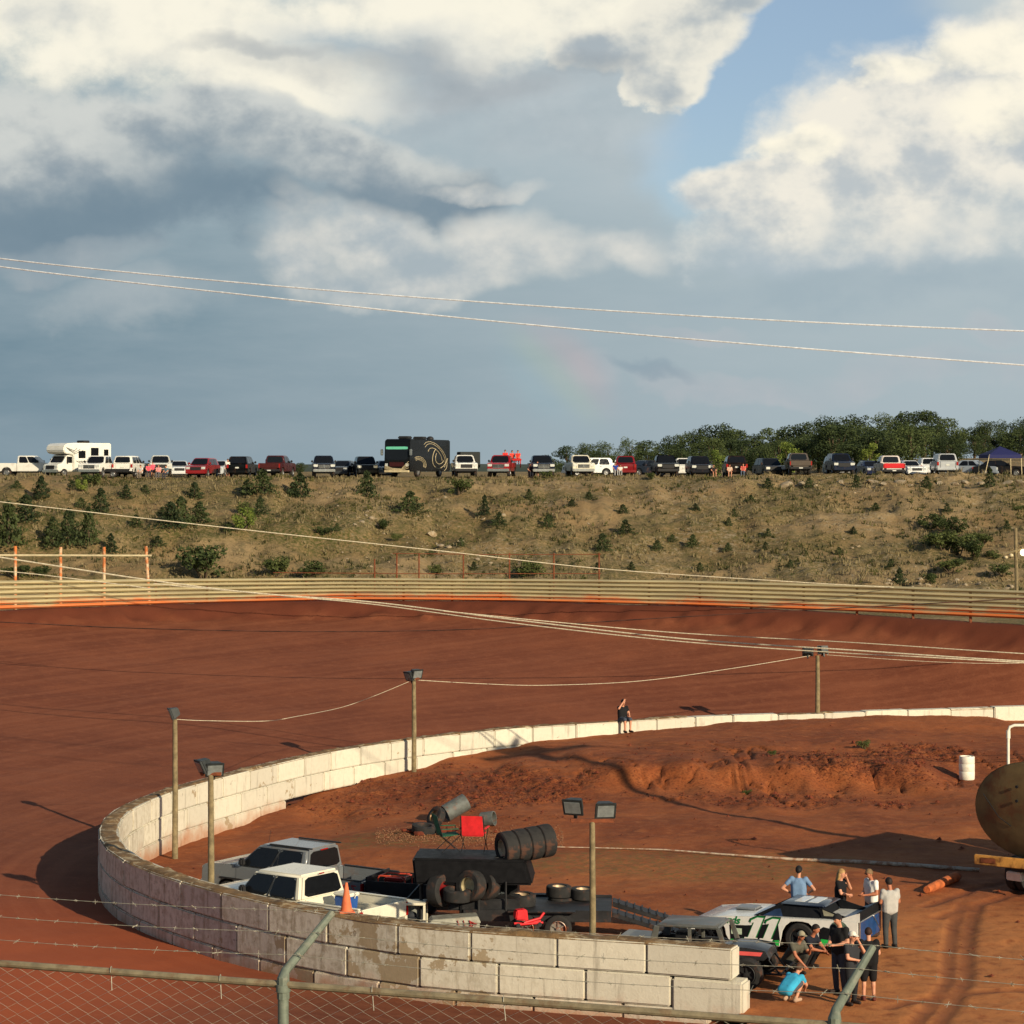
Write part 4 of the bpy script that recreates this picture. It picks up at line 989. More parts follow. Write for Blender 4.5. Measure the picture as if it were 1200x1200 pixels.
for i in (-1, 0, 1, 2):
    p = fpt(332) + fdir * step * i
    MB().tube([(p[0], p[1], 6.4), (p[0], p[1], 9.12)], .031, 14).build('post', M_post, cf).matrix_parent_inverse = off
    q = p + fnor * .40 + fdir * .13
    mb = MB().tube([(p[0], p[1], 9.02), (p[0], p[1], 9.135), (p[0] + fnor[0] * .03, p[1] + fnor[1] * .03, 9.17), (q[0], q[1], 9.44)], [.036, .036, .026, .021], 10)
    mb.tube([(p[0], p[1], 9.06), (p[0], p[1], 9.10)], .042, 12)
    mb.build('extension_arm', M_post, cf).matrix_parent_inverse = off
    arms.append((p, q))
for w in (.97, .60, .22):
    mb = MB(); pts = []
    for (p, q) in arms:
        c = p + (q - p) * w; z = 9.17 + (9.44 - 9.17) * w + .022; pts.append((c[0], c[1], z))
    full = []
    for A_, B_ in zip(pts[:-1], pts[1:]):
        for k in range(24):
            f_ = k / 24; full.append(tuple(np.array(A_) * (1 - f_) + np.array(B_) * f_ - np.array([0, 0, .035 * 4 * f_ * (1 - f_)])))
    full.append(pts[-1]); mb.tube(full, .0016, 4)
    L = np.r_[0, np.cumsum(np.linalg.norm(np.diff(np.array(full), axis=0), axis=1))]
    for s in np.arange(.05, L[-1], .13):
        c = np.array([np.interp(s, L, np.array(full)[:, j]) for j in range(3)])
        for kk in range(2):
            v_ = rng.normal(size=3) * .010; mb.tube([c - v_, c + v_], .0014, 3)
        mb.tube([c - np.r_[fdir, 0] * .012, c + np.r_[fdir, 0] * .012], .0030, 5)
    mb.build('barbed_wire', M_mesh, cf).matrix_parent_inverse = off
# tie wires on the top rail
for px in (130, 258, 436, 590):
    p = fpt(px); mb = MB(); pts = []
    for k in range(10):
        w = k / 9 * 1.6 * math.pi; pts.append((p[0] + .004 * k / 9, p[1] - math.cos(w) * .026, 9.1 + math.sin(w) * .03))
    pts.append((p[0] + .012, p[1] - .04, 9.0)); mb.tube(pts, .0025, 5).build('tie_wire', M_mesh, cf).matrix_parent_inverse = off
# ================================================================== vegetation
def leaf_mat(name, dark, light, scale=1.0):
    m, nt, b = new_mat(name); p = objco(nt); oi = X(nt, nt.node('ShaderNodeObjectInfo').outputs['Random'])
    n1 = nt.noise(p, scale, 4, .6); n2 = nt.noise(p, scale * 9, 2, .6)
    c = nt.mix(nt.ss(n1 + (n2 - .5) * .6 + (oi - .5) * .25, .34, .68), dark, light)
    nt.setin(b, 'Base Color', c); b.inputs['Roughness'].default_value = .75; b.inputs['Specular IOR Level'].default_value = .25
    tr = nt.node('ShaderNodeBsdfTranslucent'); nt.setin(tr, 0, c); mx = nt.node('ShaderNodeMixShader'); mx.inputs[0].default_value = .18
    nt.t.links.new(b.outputs[0], mx.inputs[1]); nt.t.links.new(tr.outputs[0], mx.inputs[2]); nt.t.links.new(mx.outputs[0], nt.t.nodes['Material Output'].inputs[0])
    return m
M_leaf_tree = leaf_mat('tree_leaves', lin((44, 58, 34)), lin((84, 96, 54)), .5)
M_leaf_bright = leaf_mat('light_green_leaves', lin((86, 104, 44)), lin((128, 140, 62)), 1.2)
M_cedar = leaf_mat('cedar_needles', lin((44, 56, 32)), lin((74, 84, 46)), 1.5)
M_bush = leaf_mat('bush_leaves', lin((58, 70, 36)), lin((94, 102, 54)), 1.5)
M_bark = mat('bark', lin((86, 72, 56)), .95, var=.3, scale=4, bump=.5)
def leaf_quads(C, size, g, droop=0.0, up=0.0):
    n = len(C); a = g.normal(size=(n, 3)); a[:, 2] += up; a /= np.linalg.norm(a, axis=1)[:, None]
    b = g.normal(size=(n, 3)); b -= (a * b).sum(1)[:, None] * a; b /= np.linalg.norm(b, axis=1)[:, None]
    s = size * g.uniform(.6, 1.35, n)[:, None]
    a = a * s; b = b * s * .55
    V = np.stack([C - a, C + b * .9 - a * .1, C + a, C - b * .9 - a * .1], 1).reshape(-1, 3)
    return V, np.arange(n * 4).reshape(n, 4)
def crown_points(g, blobs, n):
    """points in shells of many overlapping clumps"""
    P = []; w = np.array([b[3] ** 2 for b in blobs]); w = w / w.sum()
    for (x, y, z, r), ww in zip(blobs, w):
        k = max(6, int(n * ww)); d = g.normal(size=(k, 3)); d /= np.linalg.norm(d, axis=1)[:, None]
        rad = r * g.uniform(.45, 1.08, k) ** .6; d[:, 2] *= .85
        P.append(np.array([x, y, z]) + d * rad[:, None])
    return np.concatenate(P)
def make_tree(seed, h, wd, n, name, label, cat, group, leaf, lsize, ncl=26, trunk_h=.28, limbs=7):
    g = np.random.default_rng(seed); t = thing(name, label, cat, (0, 0, -500), 0, group)
    blobs = []
    for i in range(ncl):
        zz = g.uniform(trunk_h, .95); wid = wd * .5 * math.sin(math.pi * min(max((zz - trunk_h * .4) / (1.05 - trunk_h * .4), .05), .97)) ** .7
        a = g.uniform(0, 2 * math.pi); rr = wid * math.sqrt(g.uniform(.05, 1)); r = wd * g.uniform(.11, .21)
        blobs.append((rr * math.cos(a), rr * math.sin(a), zz * h, r))
    V, Q = leaf_quads(crown_points(g, blobs, n), lsize, g)
    np_mesh('crown', V, Q, leaf, t, smooth=False)
    mb = MB(); mb.tube([(0, 0, -.3), (.05, .02, h * .3), (-.06, .05, h * .6), (0, 0, h * .85)], [wd * .045, wd * .035, wd * .022, .02], 8)
    for i in range(limbs):
        b_ = blobs[int(g.integers(len(blobs)))]; z0 = h * g.uniform(.22, .5)
        mb.tube([(0, 0, z0), (b_[0] * .5, b_[1] * .5, (z0 + b_[2]) / 2 + .2), (b_[0] * .9, b_[1] * .9, b_[2])], [wd * .018, wd * .012, .015], 5)
    mb.build('trunk', M_bark, t); return t
TG = 'trees of the wood behind the parked vehicles'
tree_p = [make_tree(100 + i, hh, ww, 4200, 'leafy_tree', 'dark green broadleaf tree of the wood behind the parked vehicles', 'tree', TG, M_leaf_tree, .19, ncl=nc, trunk_h=th) for i, (hh, ww, nc, th) in enumerate([(9, 8, 40, .16), (10, 7, 36, .2), (8, 8.5, 44, .12), (11, 8, 38, .22), (8.5, 6.5, 34, .14)])]
def place(protos, used, px, pytop, Y, g, zb=None, wscale=1.0, label=None, group=None, name=None):
    i = int(g.integers(len(protos))); pr = protos[i]; x = (px - 600) / F * Y; z0 = hz(x, Y) - .15 if zb is None else zb
    ztop = H - (pytop - HY) * Y / F; hh = pr['_h']; s = max(.1, (ztop - z0) / hh)
    sc = (s * wscale * g.uniform(.9, 1.15), s * wscale * g.uniform(.9, 1.15), s); rz = g.uniform(0, 6.28)
    if i not in used and not pr.get('_used'):
        pr['_used'] = 1; pr.location = (x, Y, z0); pr.scale = sc; pr.rotation_euler = (0, 0, rz); o = pr
        if label: o['label'] = label
        if group: o['group'] = group
    else:
        o = dup(pr, (x, Y, z0), rz, sc, label, group)
    return o
for pr, hh in zip(tree_p, (9, 10, 8, 11, 8.5)): pr['_h'] = float(hh)
g = np.random.default_rng(3)
skyline = [(340, 549), (352, 542), (372, 546), (400, 545), (428, 541), (446, 544), (468, 548), (540, 547), (590, 545), (640, 533), (664, 522), (690, 521), (712, 518), (738, 515), (757, 516), (772, 524), (788, 512), (812, 505), (836, 500), (858, 505), (882, 508), (905, 502), (930, 498), (952, 497), (972, 490), (995, 488), (1015, 499), (1042, 487),
           (1062, 483), (1082, 482), (1104, 490), (1122, 503), (1142, 502), (1160, 495), (1180, 493), (1205, 492), (1230, 492)]
for (px, py) in skyline:
    place(tree_p, {}, px, py + g.uniform(-1, 1.5), g.uniform(172, 196) * K, g, wscale=g.uniform(.95, 1.3) if px > 630 else 1.3)
for px in np.arange(650, 1215, 14):
    py = np.interp(px, [p[0] for p in skyline], [p[1] for p in skyline]); place(tree_p, {}, px + g.uniform(-6, 6), min(py + g.uniform(8, 20), 541), g.uniform(150, 168) * K, g, wscale=g.uniform(1.2, 1.7))
lb = make_tree(140, 4, 3.2, 1500, 'young_tree', 'bright yellow green young tree behind the dark parked vehicles', 'tree', 'bright young trees', M_leaf_bright, .12, ncl=22, trunk_h=.1, limbs=3); lb['_h'] = 4.0
place([lb], {}, 840, 529, 119 * K, g); place([lb], {}, 924, 520, 140 * K, g, label='bright green young tree behind the black crossover and brown pickup'); place([lb], {}, 1020, 521, 146 * K, g, label='light green young tree left of the red and white pickup')
# --- shrubs on the embankment
def make_cedar(seed, n=900):
    g = np.random.default_rng(seed); t = thing('cedar_shrub', 'small dark cedar shrub growing on the dry embankment', 'shrub', (0, 0, -500), 0, 'cedar shrubs on the embankment')
    zz = g.uniform(0.02, 1, n) ** 1.25; wid = .46 * (1 - zz) ** .75 * (1 + .35 * np.sin(zz * 23 + seed)) + .03; a = g.uniform(0, 6.283, n); lob = 1 + .3 * np.sin(a * 3 + seed)
    r = wid * lob * g.uniform(.35, 1.0, n) ** .5
    C = np.stack([r * np.cos(a), r * np.sin(a), zz], 1); V, Q = leaf_quads(C, .055, g, up=.9); np_mesh('crown', V, Q, M_cedar, t, smooth=False)
    MB().tube([(0, 0, -.1), (0, 0, .6)], [.035, .015], 6).build('trunk', M_bark, t); t['_h'] = 1.0; return t
def make_bush(seed, n=1000, leaf=None, lab='rounded green bush growing on the dry embankment', grp='green bushes on the embankment'):
    g = np.random.default_rng(seed); t = thing('bush', lab, 'bush', (0, 0, -500), 0, grp)
    blobs = [(g.uniform(-.42, .42), g.uniform(-.42, .42), g.uniform(.2, .78), g.uniform(.14, .26)) for _ in range(13)]
    V, Q = leaf_quads(crown_points(g, blobs, n), .055, g); np_mesh('crown', V, Q, leaf or M_bush, t, smooth=False)
    mb = MB()
    for k in range(5): b_ = blobs[k]; mb.tube([(0, 0, -.1), (b_[0] * .6, b_[1] * .6, b_[2] * .6), b_[:3]], [.03, .02, .008], 5)
    mb.build('stems', M_bark, t); t['_h'] = 1.0; return t
cedars = [make_cedar(200 + i) for i in range(4)]; bushes = [make_bush(220 + i) for i in range(3)]
brights = [make_bush(240, leaf=M_leaf_bright, lab='yellow green leafy bush on the embankment ledge', grp='yellow green bushes')]
def shrub(protos, px, pyb, hpx, ws=1.0, label=None, group=None):
    h = hill_hit(px, pyb)
    if h is None: return
    x, y, z = h; place(protos, {}, px, pyb - hpx, y, g, zb=z - .05, wscale=ws, label=label, group=group)
for (px, py, hp, w) in [(10, 638, 50, .95), (48, 584, 26, .9), (30, 610, 30, 1.2), (62, 640, 34, .9), (80, 638, 42, .9), (104, 636, 42, .75), (118, 600, 28, .9), (130, 647, 22, 1.0), (148, 584, 16, 1.2), (170, 578, 10, 1.4), (200, 618, 30, 1.2), (212, 616, 34, 1.0),
                        (228, 584, 19, 1.2), (234, 612, 24, 1.2), (290, 580, 18, 1.5), (308, 578, 28, 1.2), (305, 602, 20, 1.0), (352, 582, 28, 1.1), (343, 581, 16, 1.1), (430, 582, 30, 1.05), (480, 600, 24, 1.5), (568, 604, 24, .7), (585, 615, 15, 1.2), (642, 618, 15, 1.2), (645, 611, 8, 1.6), (730, 601, 10, 1.7),
                        (733, 625, 16, 1.3), (706, 645, 20, 1.2), (770, 645, 12, 1.5), (788, 635, 9, 1.4), (812, 640, 14, 1.2), (853, 646, 10, 1.3), (854, 616, 10, 1.2), (860, 605, 9, 1.4), (900, 628, 9, 1.4), (897, 644, 9, 1.3), (1003, 571, 15, .9), (1086, 572, 14, 1.1), (1026, 598, 9, 1.5), (1054, 684, 18, .9), (1160, 570, 22, .7), (948, 572, 12, 1.2), (900, 572, 12, 1.3),
                        (1044, 664, 9, 1.4), (983, 650, 9, 1.4), (690, 585, 9, 1.6), (670, 594, 9, 1.5), (820, 668, 9, 1.2), (740, 668, 10, 1.2), (620, 585, 12, 1.0), (815, 598, 8, 1.6), (1000, 625, 8, 1.4), (1110, 600, 10, 1.3), (540, 640, 10, 1.2), (505, 652, 9, 1.3), (700, 668, 9, 1.2), (20, 572, 9, 1.6), (85, 573, 10, 1.6), (95, 595, 12, 1.5), (185, 640, 12, 1.6),
                        (190, 604, 10, 1.5), (160, 617, 14, 1.4), (268, 622, 10, 1.5), (395, 622, 9, 1.3), (555, 668, 10, 1.1), (1180, 620, 10, 1.3), (926, 665, 9, 1.2), (880, 588, 8, 1.5)]:
    shrub(cedars, px, py, hp, w * .95)
for (px, py, hp, w) in [(240, 680, 46, 1.15), (325, 676, 26, 1.2), (364, 676, 22, 1.3), (538, 580, 22, 1.3), (617, 676, 22, 1.3), (640, 560, 9, 1.2), (762, 562, 9, 1.1), (20, 678, 18, 1.6), (48, 676, 14, 1.6), (510, 672, 12, 1.2), (450, 622, 15, 1.2), (380, 628, 12, 1.3), (465, 634, 10, 1.3), (98, 566, 12, 1.6), (108, 570, 16, 1.2), (285, 600, 14, 1.2),
                        (1092, 620, 20, 1.3), (1105, 645, 26, 1.4), (1125, 650, 28, 1.3), (1140, 655, 24, 1.3), (1120, 625, 22, 1.2), (1150, 640, 18, 1.4), (1090, 640, 16, 1.3), (1115, 672, 20, 1.4), (1090, 684, 14, 1.6), (1175, 675, 16, 1.6), (1165, 655, 12, 1.4), (1195, 600, 9, 1.6)]:
    shrub(bushes, px, py, hp, w)
shrub(brights, 285, 621, 30, .9, 'yellow green leafy bush on the embankment ledge'); shrub(brights, 96, 576, 16, .9, 'pale green bush just below the silver pickup beside the motorhome')
# clay weeds on the infield mound
for (px, py, hp, z) in [(1012, 882, 13, .8), (905, 890, 8, .8), (876, 925, 9, .3)]:
    x, y = at(px, py, z); z0 = iz(x, y); o = dup(bushes[0], (x, y, z0 - .03), 1.0, hp * y / F, 'small weed sprouting on the red infield mound', 'weeds on the infield mound'); o.name = 'weed'
# --- rocks
M_rock = mat('pale_rock', lin((156, 142, 118)), .9, var=.3, scale=1.2, bump=.6, dirt=lin((120, 92, 58)), dirt_amt=.45)
def make_rock(seed, flat):
    b = bmesh.new(); bmesh.ops.create_icosphere(b, subdivisions=2, radius=.5); g_ = np.random.default_rng(seed)
    pl = [(g_.normal(size=3), g_.uniform(.26, .44)) for _ in range(9)]
    for v in b.verts:
        c = np.array(v.co)
        for nrm, d in pl:
            nrm = nrm / np.linalg.norm(nrm); k = c @ nrm - d
            if k > 0: c = c - nrm * k
        v.co = (c[0], c[1], c[2] * flat)
    o = MB().bm(b).build('rock', M_rock, smooth=25); tag(o, 'pale rock lying on the dry embankment slope', 'rock', 'rocks scattered on the embankment'); return o
rocks = [make_rock(300 + i, f) for i, f in enumerate((.6, .5, .75, .45))]; rused = set()
def put_rock(px, py, spx, label=None, group=None):
    h = hill_hit(px, py)
    if h is None: return
    x, y, z = h; s = spx * y / F; i = int(g.integers(4)); o = rocks[i]
    if i in rused: o = o.copy(); COL.objects.link(o)
    rused.add(i); o.location = (x, y, z + .04 * s); o.rotation_euler = (g.uniform(-.3, .3), g.uniform(-.3, .3), g.uniform(0, 6)); o.scale = (s * g.uniform(.9, 1.6), s, s * g.uniform(.7, 1.1))
    if label: o['label'] = label; o['group'] = group
for (px, py, s) in [(590, 604, 9), (567, 609, 7), (505, 628, 13), (517, 640, 9), (527, 642, 8), (540, 635, 11), (425, 612, 8), (435, 608, 9), (640, 590, 6), (715, 575, 6), (560, 656, 7), (575, 660, 5), (430, 600, 6), (442, 616, 6), (460, 590, 5), (420, 607, 5)]: put_rock(px, py, s)
for _ in range(95):
    px = g.choice([g.normal(430, 30), g.normal(540, 60), g.uniform(380, 1200), g.uniform(900, 1200)]); put_rock(px, g.uniform(578, 672), g.uniform(2.2, 5.0))
for (px, py, s) in [(985, 566, 15), (1015, 567, 10), (1022, 565, 18), (1035, 568, 12), (1055, 567, 20), (1066, 570, 12), (1100, 567, 12), (1118, 569, 18), (1130, 566, 14), (1150, 567, 12), (1180, 567, 20), (1195, 565, 14), (940, 567, 14), (920, 569, 18), (955, 570, 10), (1080, 564, 8)]:
    put_rock(px, py, s * .8, 'big pale boulder on the rocky lip below the parked vehicles', 'boulders along the embankment lip')
for _ in range(26): put_rock(g.uniform(1035, 1190), g.uniform(678, 690), g.uniform(4, 9), 'pale rubble rock just behind the guard rail at right', 'rubble rocks behind the guard rail')
# --- dry grass and small weeds all over the slope: nobody could count them
def tufts(name, n, m, x0, x1, dens, hgt, label, g_):
    x = g_.uniform(x0, x1, n * 3); t = g_.uniform(.56, 1.02, n * 3); yr = rail(x)[0]; y = yr + 2 + t * (109.5 * K - yr)
    k = dens(x, y) > g_.uniform(0, 1, n * 3); x, y = x[k][:n], y[k][:n]; z = hill_z(x, y)
    nb_ = 5; N = len(x)
    bx = np.repeat(x, nb_) + g_.normal(0, .10, N * nb_); by = np.repeat(y, nb_) + g_.normal(0, .10, N * nb_); bz = np.repeat(z, nb_) - .03
    hh = hgt * g_.uniform(.4, 1.3, N * nb_) * np.repeat(g_.uniform(.5, 1.3, N), nb_); a = g_.uniform(0, 6.283, N * nb_); w = .05
    lx, ly = g_.normal(0, .35, N * nb_) * hh, g_.normal(0, .35, N * nb_) * hh
    V = np.stack([np.stack([bx - w * np.cos(a), by - w * np.sin(a), bz], 1), np.stack([bx + w * np.cos(a), by + w * np.sin(a), bz], 1), np.stack([bx + lx + w * .3 * np.cos(a), by + ly + w * .3 * np.sin(a), bz + hh], 1), np.stack([bx + lx - w * .3 * np.cos(a), by + ly - w * .3 * np.sin(a), bz + hh], 1)], 1).reshape(-1, 3)
    o = np_mesh(name, V, np.arange(len(V)).reshape(-1, 4), m, smooth=False); tag(o, label, 'grass', kind='stuff'); return o
M_dry = leaf_mat('dry_grass_blades', lin((122, 110, 78)), lin((150, 134, 98)), .3); M_weed = leaf_mat('weed_blades', lin((58, 62, 30)), lin((92, 88, 44)), .3)
tufts('dry_grass', 5500, M_dry, -50, 52, lambda x, y: .25 + sstep(-.1, .3, fbm(x / 5, y / 5, 401, 3)) * .75, .28, 'dry straw coloured grass tufts over the embankment', np.random.default_rng(31))
tufts('low_weeds', 4000, M_weed, -50, 52, lambda x, y: .06 + sstep(.05, .35, fbm(x / 4, y / 4, 402, 3) + .05) * .9 + sstep(30, 36, x) * sstep(46, 40, x) * sstep(188, 194, y) * sstep(214, 206, y) * .5, .26, 'low dull green weeds over the embankment', np.random.default_rng(32))
# ================================================================== vehicles
M_glass = mat('dark_car_glass', (.008, .009, .011), .08, var=.1, spec=.3)
M_trim = mat('black_trim', (.018, .018, .019), .6, var=.2)
M_chrome = mat('chrome_trim', lin((196, 198, 198)), .22, .9, var=.08)
M_hlamp = mat('headlamp_lens', lin((214, 218, 214)), .1, .3, var=.1, coat=.6)
M_tail = mat('red_lamp_lens', lin((150, 18, 14)), .2, var=.15, coat=.5)
M_amber = mat('amber_lens', lin((214, 104, 30)), .25, var=.1)
M_plate = mat('number_plate', lin((206, 206, 196)), .5, var=.08)
M_rim = mat('alloy_rim', lin((150, 150, 148)), .35, .7, var=.15)
_pc = {}
def paint(rgb, rough=.28, coat=.5, dirt=.25, metal=0.0):
    k = (rgb, rough)
    if k not in _pc:
        _pc[k] = mat('car_paint_%d' % len(_pc), lin(rgb), rough, metal, var=.06, scale=1.5, coat=coat if max(rgb) > 60 else .12, spec=.4 if max(rgb) > 60 else .2, dirt=tuple(.5 * a + .5 * b for a, b in zip(lin(rgb), lin((124, 84, 58)))), dirt_amt=dirt)
    return _pc[k]
def arch(cx, cz, r, n=9):
    """points over a wheel opening, from rear to front (x increasing)"""
    return [(cx - r * math.cos(math.pi * i / n), cz + r * math.sin(math.pi * i / n)) for i in range(n + 1)]
def wheel(parent, x, y, r, w, side, rimm=None, tyre=None, n=26):
    p = [(r * .60, -w * .40), (r * .66, -w * .5), (r * .9, -w * .5), (r * .985, -w * .40), (r, -w * .2), (r, w * .2), (r * .985, w * .40), (r * .9, w * .5), (r * .66, w * .5), (r * .60, w * .40), (r * .60, -w * .40)]
    t = MB().lathe(p, n, 'y').build('wheel', tyre or M_rubber, parent); t.location = (x, y, r)
    mb = MB(); f = side * w * .28
    mb.lathe([(r * .61, f - .05 * side), (r * .61, f + .05 * side), (r * .56, f + .06 * side), (r * .50, f - .015 * side), (.002, f - .02 * side)], n, 'y')
    for k in range(6):
        a = 2 * math.pi * k / 6; mb.box(-r * .05, r * .05, f - .01, f + .02, 0, r * .56, M=Matrix.Rotation(a, 4, 'Y'))
    mb.lathe([(r * .16, f), (r * .15, f + .05 * side), (.002, f + .055 * side)], 12, 'y')
    mb.build('rim', rimm or M_rim, t); return t
def cabin_panes(parent, c, front=True, rear=True, sides=(), fr_name='windshield', b0=.10, b1=.88, side_b=(.10, .86)):
    """c = dict with xf0,xf1,xr0,xr1,w0,w1,z0,z1"""
    g = lambda k: c[k]
    F0 = [(g('xf0'), g('w0'), g('z0')), (g('xf0'), -g('w0'), g('z0')), (g('xf1'), -g('w1'), g('z1')), (g('xf1'), g('w1'), g('z1'))]
    F0 = [F0[1], F0[0], F0[3], F0[2]]
    if front: MB().patch(F0, .07, .93, b0, b1).build('windshield', M_glass, parent)
    Rr = [(g('xr0'), g('w0'), g('z0')), (g('xr0'), -g('w0'), g('z0')), (g('xr1'), -g('w1'), g('z1')), (g('xr1'), g('w1'), g('z1'))]
    if rear: MB().patch(Rr, .09, .91, b0 + .05, b1).build('rear_window', M_glass, parent)
    for s in (1, -1):
        S = [(g('xr0'), -s * -g('w0'), g('z0')), (g('xf0'), s * g('w0'), g('z0')), (g('xf1'), s * g('w1'), g('z1')), (g('xr1'), s * g('w1'), g('z1'))]
        if s == 1: S = [S[1], S[0], S[3], S[2]]; conv = lambda u: 1 - u
        else: conv = lambda u: u
        for (u0, u1) in sides:
            a, b_ = sorted((conv(u0), conv(u1))); MB().patch(S, a, b_, side_b[0], side_b[1]).build('side_window', M_glass, parent)
def make_vehicle(name, label, cat, kind, rgb, loc, face, group=None, zs=1.0, roof=None, fine=False, bed_load=None, grille='black', rear_open=False, two_tone=None, p_dirt=.25, tail_rgb=None, rimm=None, lift=0.0, cabkw=None):
    """front along +X. face: degrees; 0 looks at the camera, positive turns to the right, 180 shows its tail"""
    rz = math.atan2(-math.cos(R(face)), math.sin(R(face)))
    t = thing(name, label, cat, loc, rz, group); P = paint(rgb, dirt=p_dirt)
    K = {'pickup': dict(L=5.7, w=.98, bt=1.20, rf=1.86, hood=1.22, hx=1.30, sill=.50, r=.40, xf=1.85, xr=-1.75, cab=(1.35, .62, -.85, -.80)),
         'suv': dict(L=4.9, w=.95, bt=1.14, rf=1.80, hood=1.12, hx=1.15, sill=.40, r=.37, xf=1.52, xr=-1.40, cab=(1.25, .50, -2.36, -2.10)),
         'crossover': dict(L=4.6, w=.92, bt=1.03, rf=1.66, hood=1.02, hx=1.2, sill=.34, r=.35, xf=1.42, xr=-1.28, cab=(1.35, .42, -2.22, -1.75)),
         'sedan': dict(L=4.75, w=.90, bt=.94, rf=1.44, hood=.92, hx=1.25, sill=.28, r=.33, xf=1.45, xr=-1.35, cab=(1.10, .25, -1.75, -1.05))}[kind]
    if cabkw: K = dict(K, **cabkw)
    L, w, bt, rf, r = K['L'], K['w'], K['bt'] + lift, K['rf'] + lift, K['r'] + lift * .3
    x1, x0 = L / 2, -L / 2; sill = K['sill'] + lift; xf, xr = K['xf'], K['xr']; ar = r + .075; hood = K['hood'] + lift
    wi = w - .30; cx0, cx1, cr0, cr1 = K['cab']
    body = MB()
    top_front = [(x1 - .02, sill + .12), (x1, sill + .22), (x1 - .01, hood - .22), (x1 - .07, hood - .07), (x1 - .28, hood - .02), (K['hx'] + .1, hood + .03), (cx0 - .02, bt + .01)]
    arc = lambda cx: [(a, max(b, sill)) for a, b in arch(cx, r, ar)]
    arches = lambda: arc(xr) + arc(xf)
    pick = kind == 'pickup'
    if pick:
        core = [(x0 + .03, sill), (x1 - .1, sill)] + top_front + [(cr0, bt), (cr0, .84 + lift), (x0 + .03, .84 + lift)]
        body.prism(core, -wi, wi, bev=.03)
        side = [(cr0 - .0, sill)] + arc(xf) + [(x1 - .1, sill)] + top_front + [(cr0, bt)]
        for s in (1, -1):
            body.prism(side, s * (wi - .0), s * w, bev=.035)
            bs = [(x0, sill + .1), (x0 + .12, sill)] + arc(xr) + [(cr0 - .012, sill), (cr0 - .012, bt + .01), (x0, bt + .01)]
            body.prism(bs, s * (w - .09), s * w, bev=.022)
            body.box(x0 + .05, cr0 - .02, s * wi - .12, s * wi + .12 if s > 0 else s * wi + .12, .78 + lift, .86 + lift)
            body.box(xr - .5, xr + .5, s * (w - .30) - .0, s * (w - .088), .80 + lift, 1.0 + lift, bev=.04)
    else:
        if kind == 'sedan':
            rearp = [(cr0 + .02, bt), (x0 + .15, bt - .02), (x0 + .03, bt - .10), (x0, sill + .35), (x0 + .05, sill)]
        else:
            rearp = [(cr0 + .02, bt), (x0 + .02, bt - .02), (x0, sill + .30), (x0 + .05, sill)]
        core = [(x1 - .1, sill)] + top_front + rearp
        body.prism(core, -wi, wi, bev=.03)
        side = [(x0 + .05, sill)] + arches() + [(x1 - .1, sill)] + top_front + rearp[:-1]
        side = [q for q in side if q[1] > -1]
        for s in (1, -1): body.prism(side, s * wi, s * w, bev=.05)
    w0, w1 = w - .06, w - .24
    c = dict(xf0=cx0, xf1=cx1, xr0=cr0, xr1=cr1, w0=w0, w1=w1, z0=bt - .02, z1=rf)
    body.hexa([(cr0, -w0, bt - .02), (cx0, -w0, bt - .02), (cx0, w0, bt - .02), (cr0, w0, bt - .02), (cr1, -w1, rf), (cx1, -w1, rf), (cx1, w1, rf), (cr1, w1, rf)], bev=.07, seg=3)
    # wheel wells: dark inner arches
    body.build('body', P, t, smooth=40)
    wl = MB()
    for xx in (xf, xr):
        wl.box(xx - ar * .9, xx + ar * .9, -wi + .02, wi - .02, sill - .16, sill + .02)
        for s in (1, -1): wl.box(xx - ar, xx + ar, s * (wi + .004), s * (wi + .012), r - .1, r + ar - .01)
    wl.box(x0 + .2, x1 - .2, -wi * .8, wi * .8, sill - .12, sill + .02); wl.build('underbody', M_trim, t)
    if pick: MB().box(x0 - .035, x0 + .03, -w + .10, w - .10, .80 + lift, bt, bev=.02).build('tailgate', paint(tail_rgb) if tail_rgb else P, t)
    sides = {'pickup': [(.10, .50), (.54, .95)], 'suv': [(.12, .42), (.45, .70), (.73, .95)], 'crossover': [(.15, .45), (.48, .74), (.77, .92)], 'sedan': [(.17, .50), (.53, .82)]}[kind]
    cabin_panes(t, c, sides=sides)
    ww = .27 if pick else .23
    for xx in (xf, xr):
        for s in (1, -1): wheel(t, xx, s * (w - ww / 2 - .01), r, ww, s, rimm)
    # front end
    gz0, gz1 = sill + .26, hood - .14
    gm = M_chrome if grille == 'chrome' else (P if grille == 'body' else M_trim)
    gr_ = MB(); gr_.box(x1 - .02, x1 + .018, -w * .52, w * .52, gz0, gz1, bev=.015); go = gr_.build('grille', M_trim, t)
    if grille == 'chrome':
        sl = MB(); [sl.box(x1 + .016, x1 + .034, -w * .5, w * .5, z - .018, z + .018) for z in np.linspace(gz0 + .05, gz1 - .05, 3)]; sl.box(x1 + .016, x1 + .034, -.02, .02, gz0, gz1); sl.build('grille_bar', M_chrome, go)
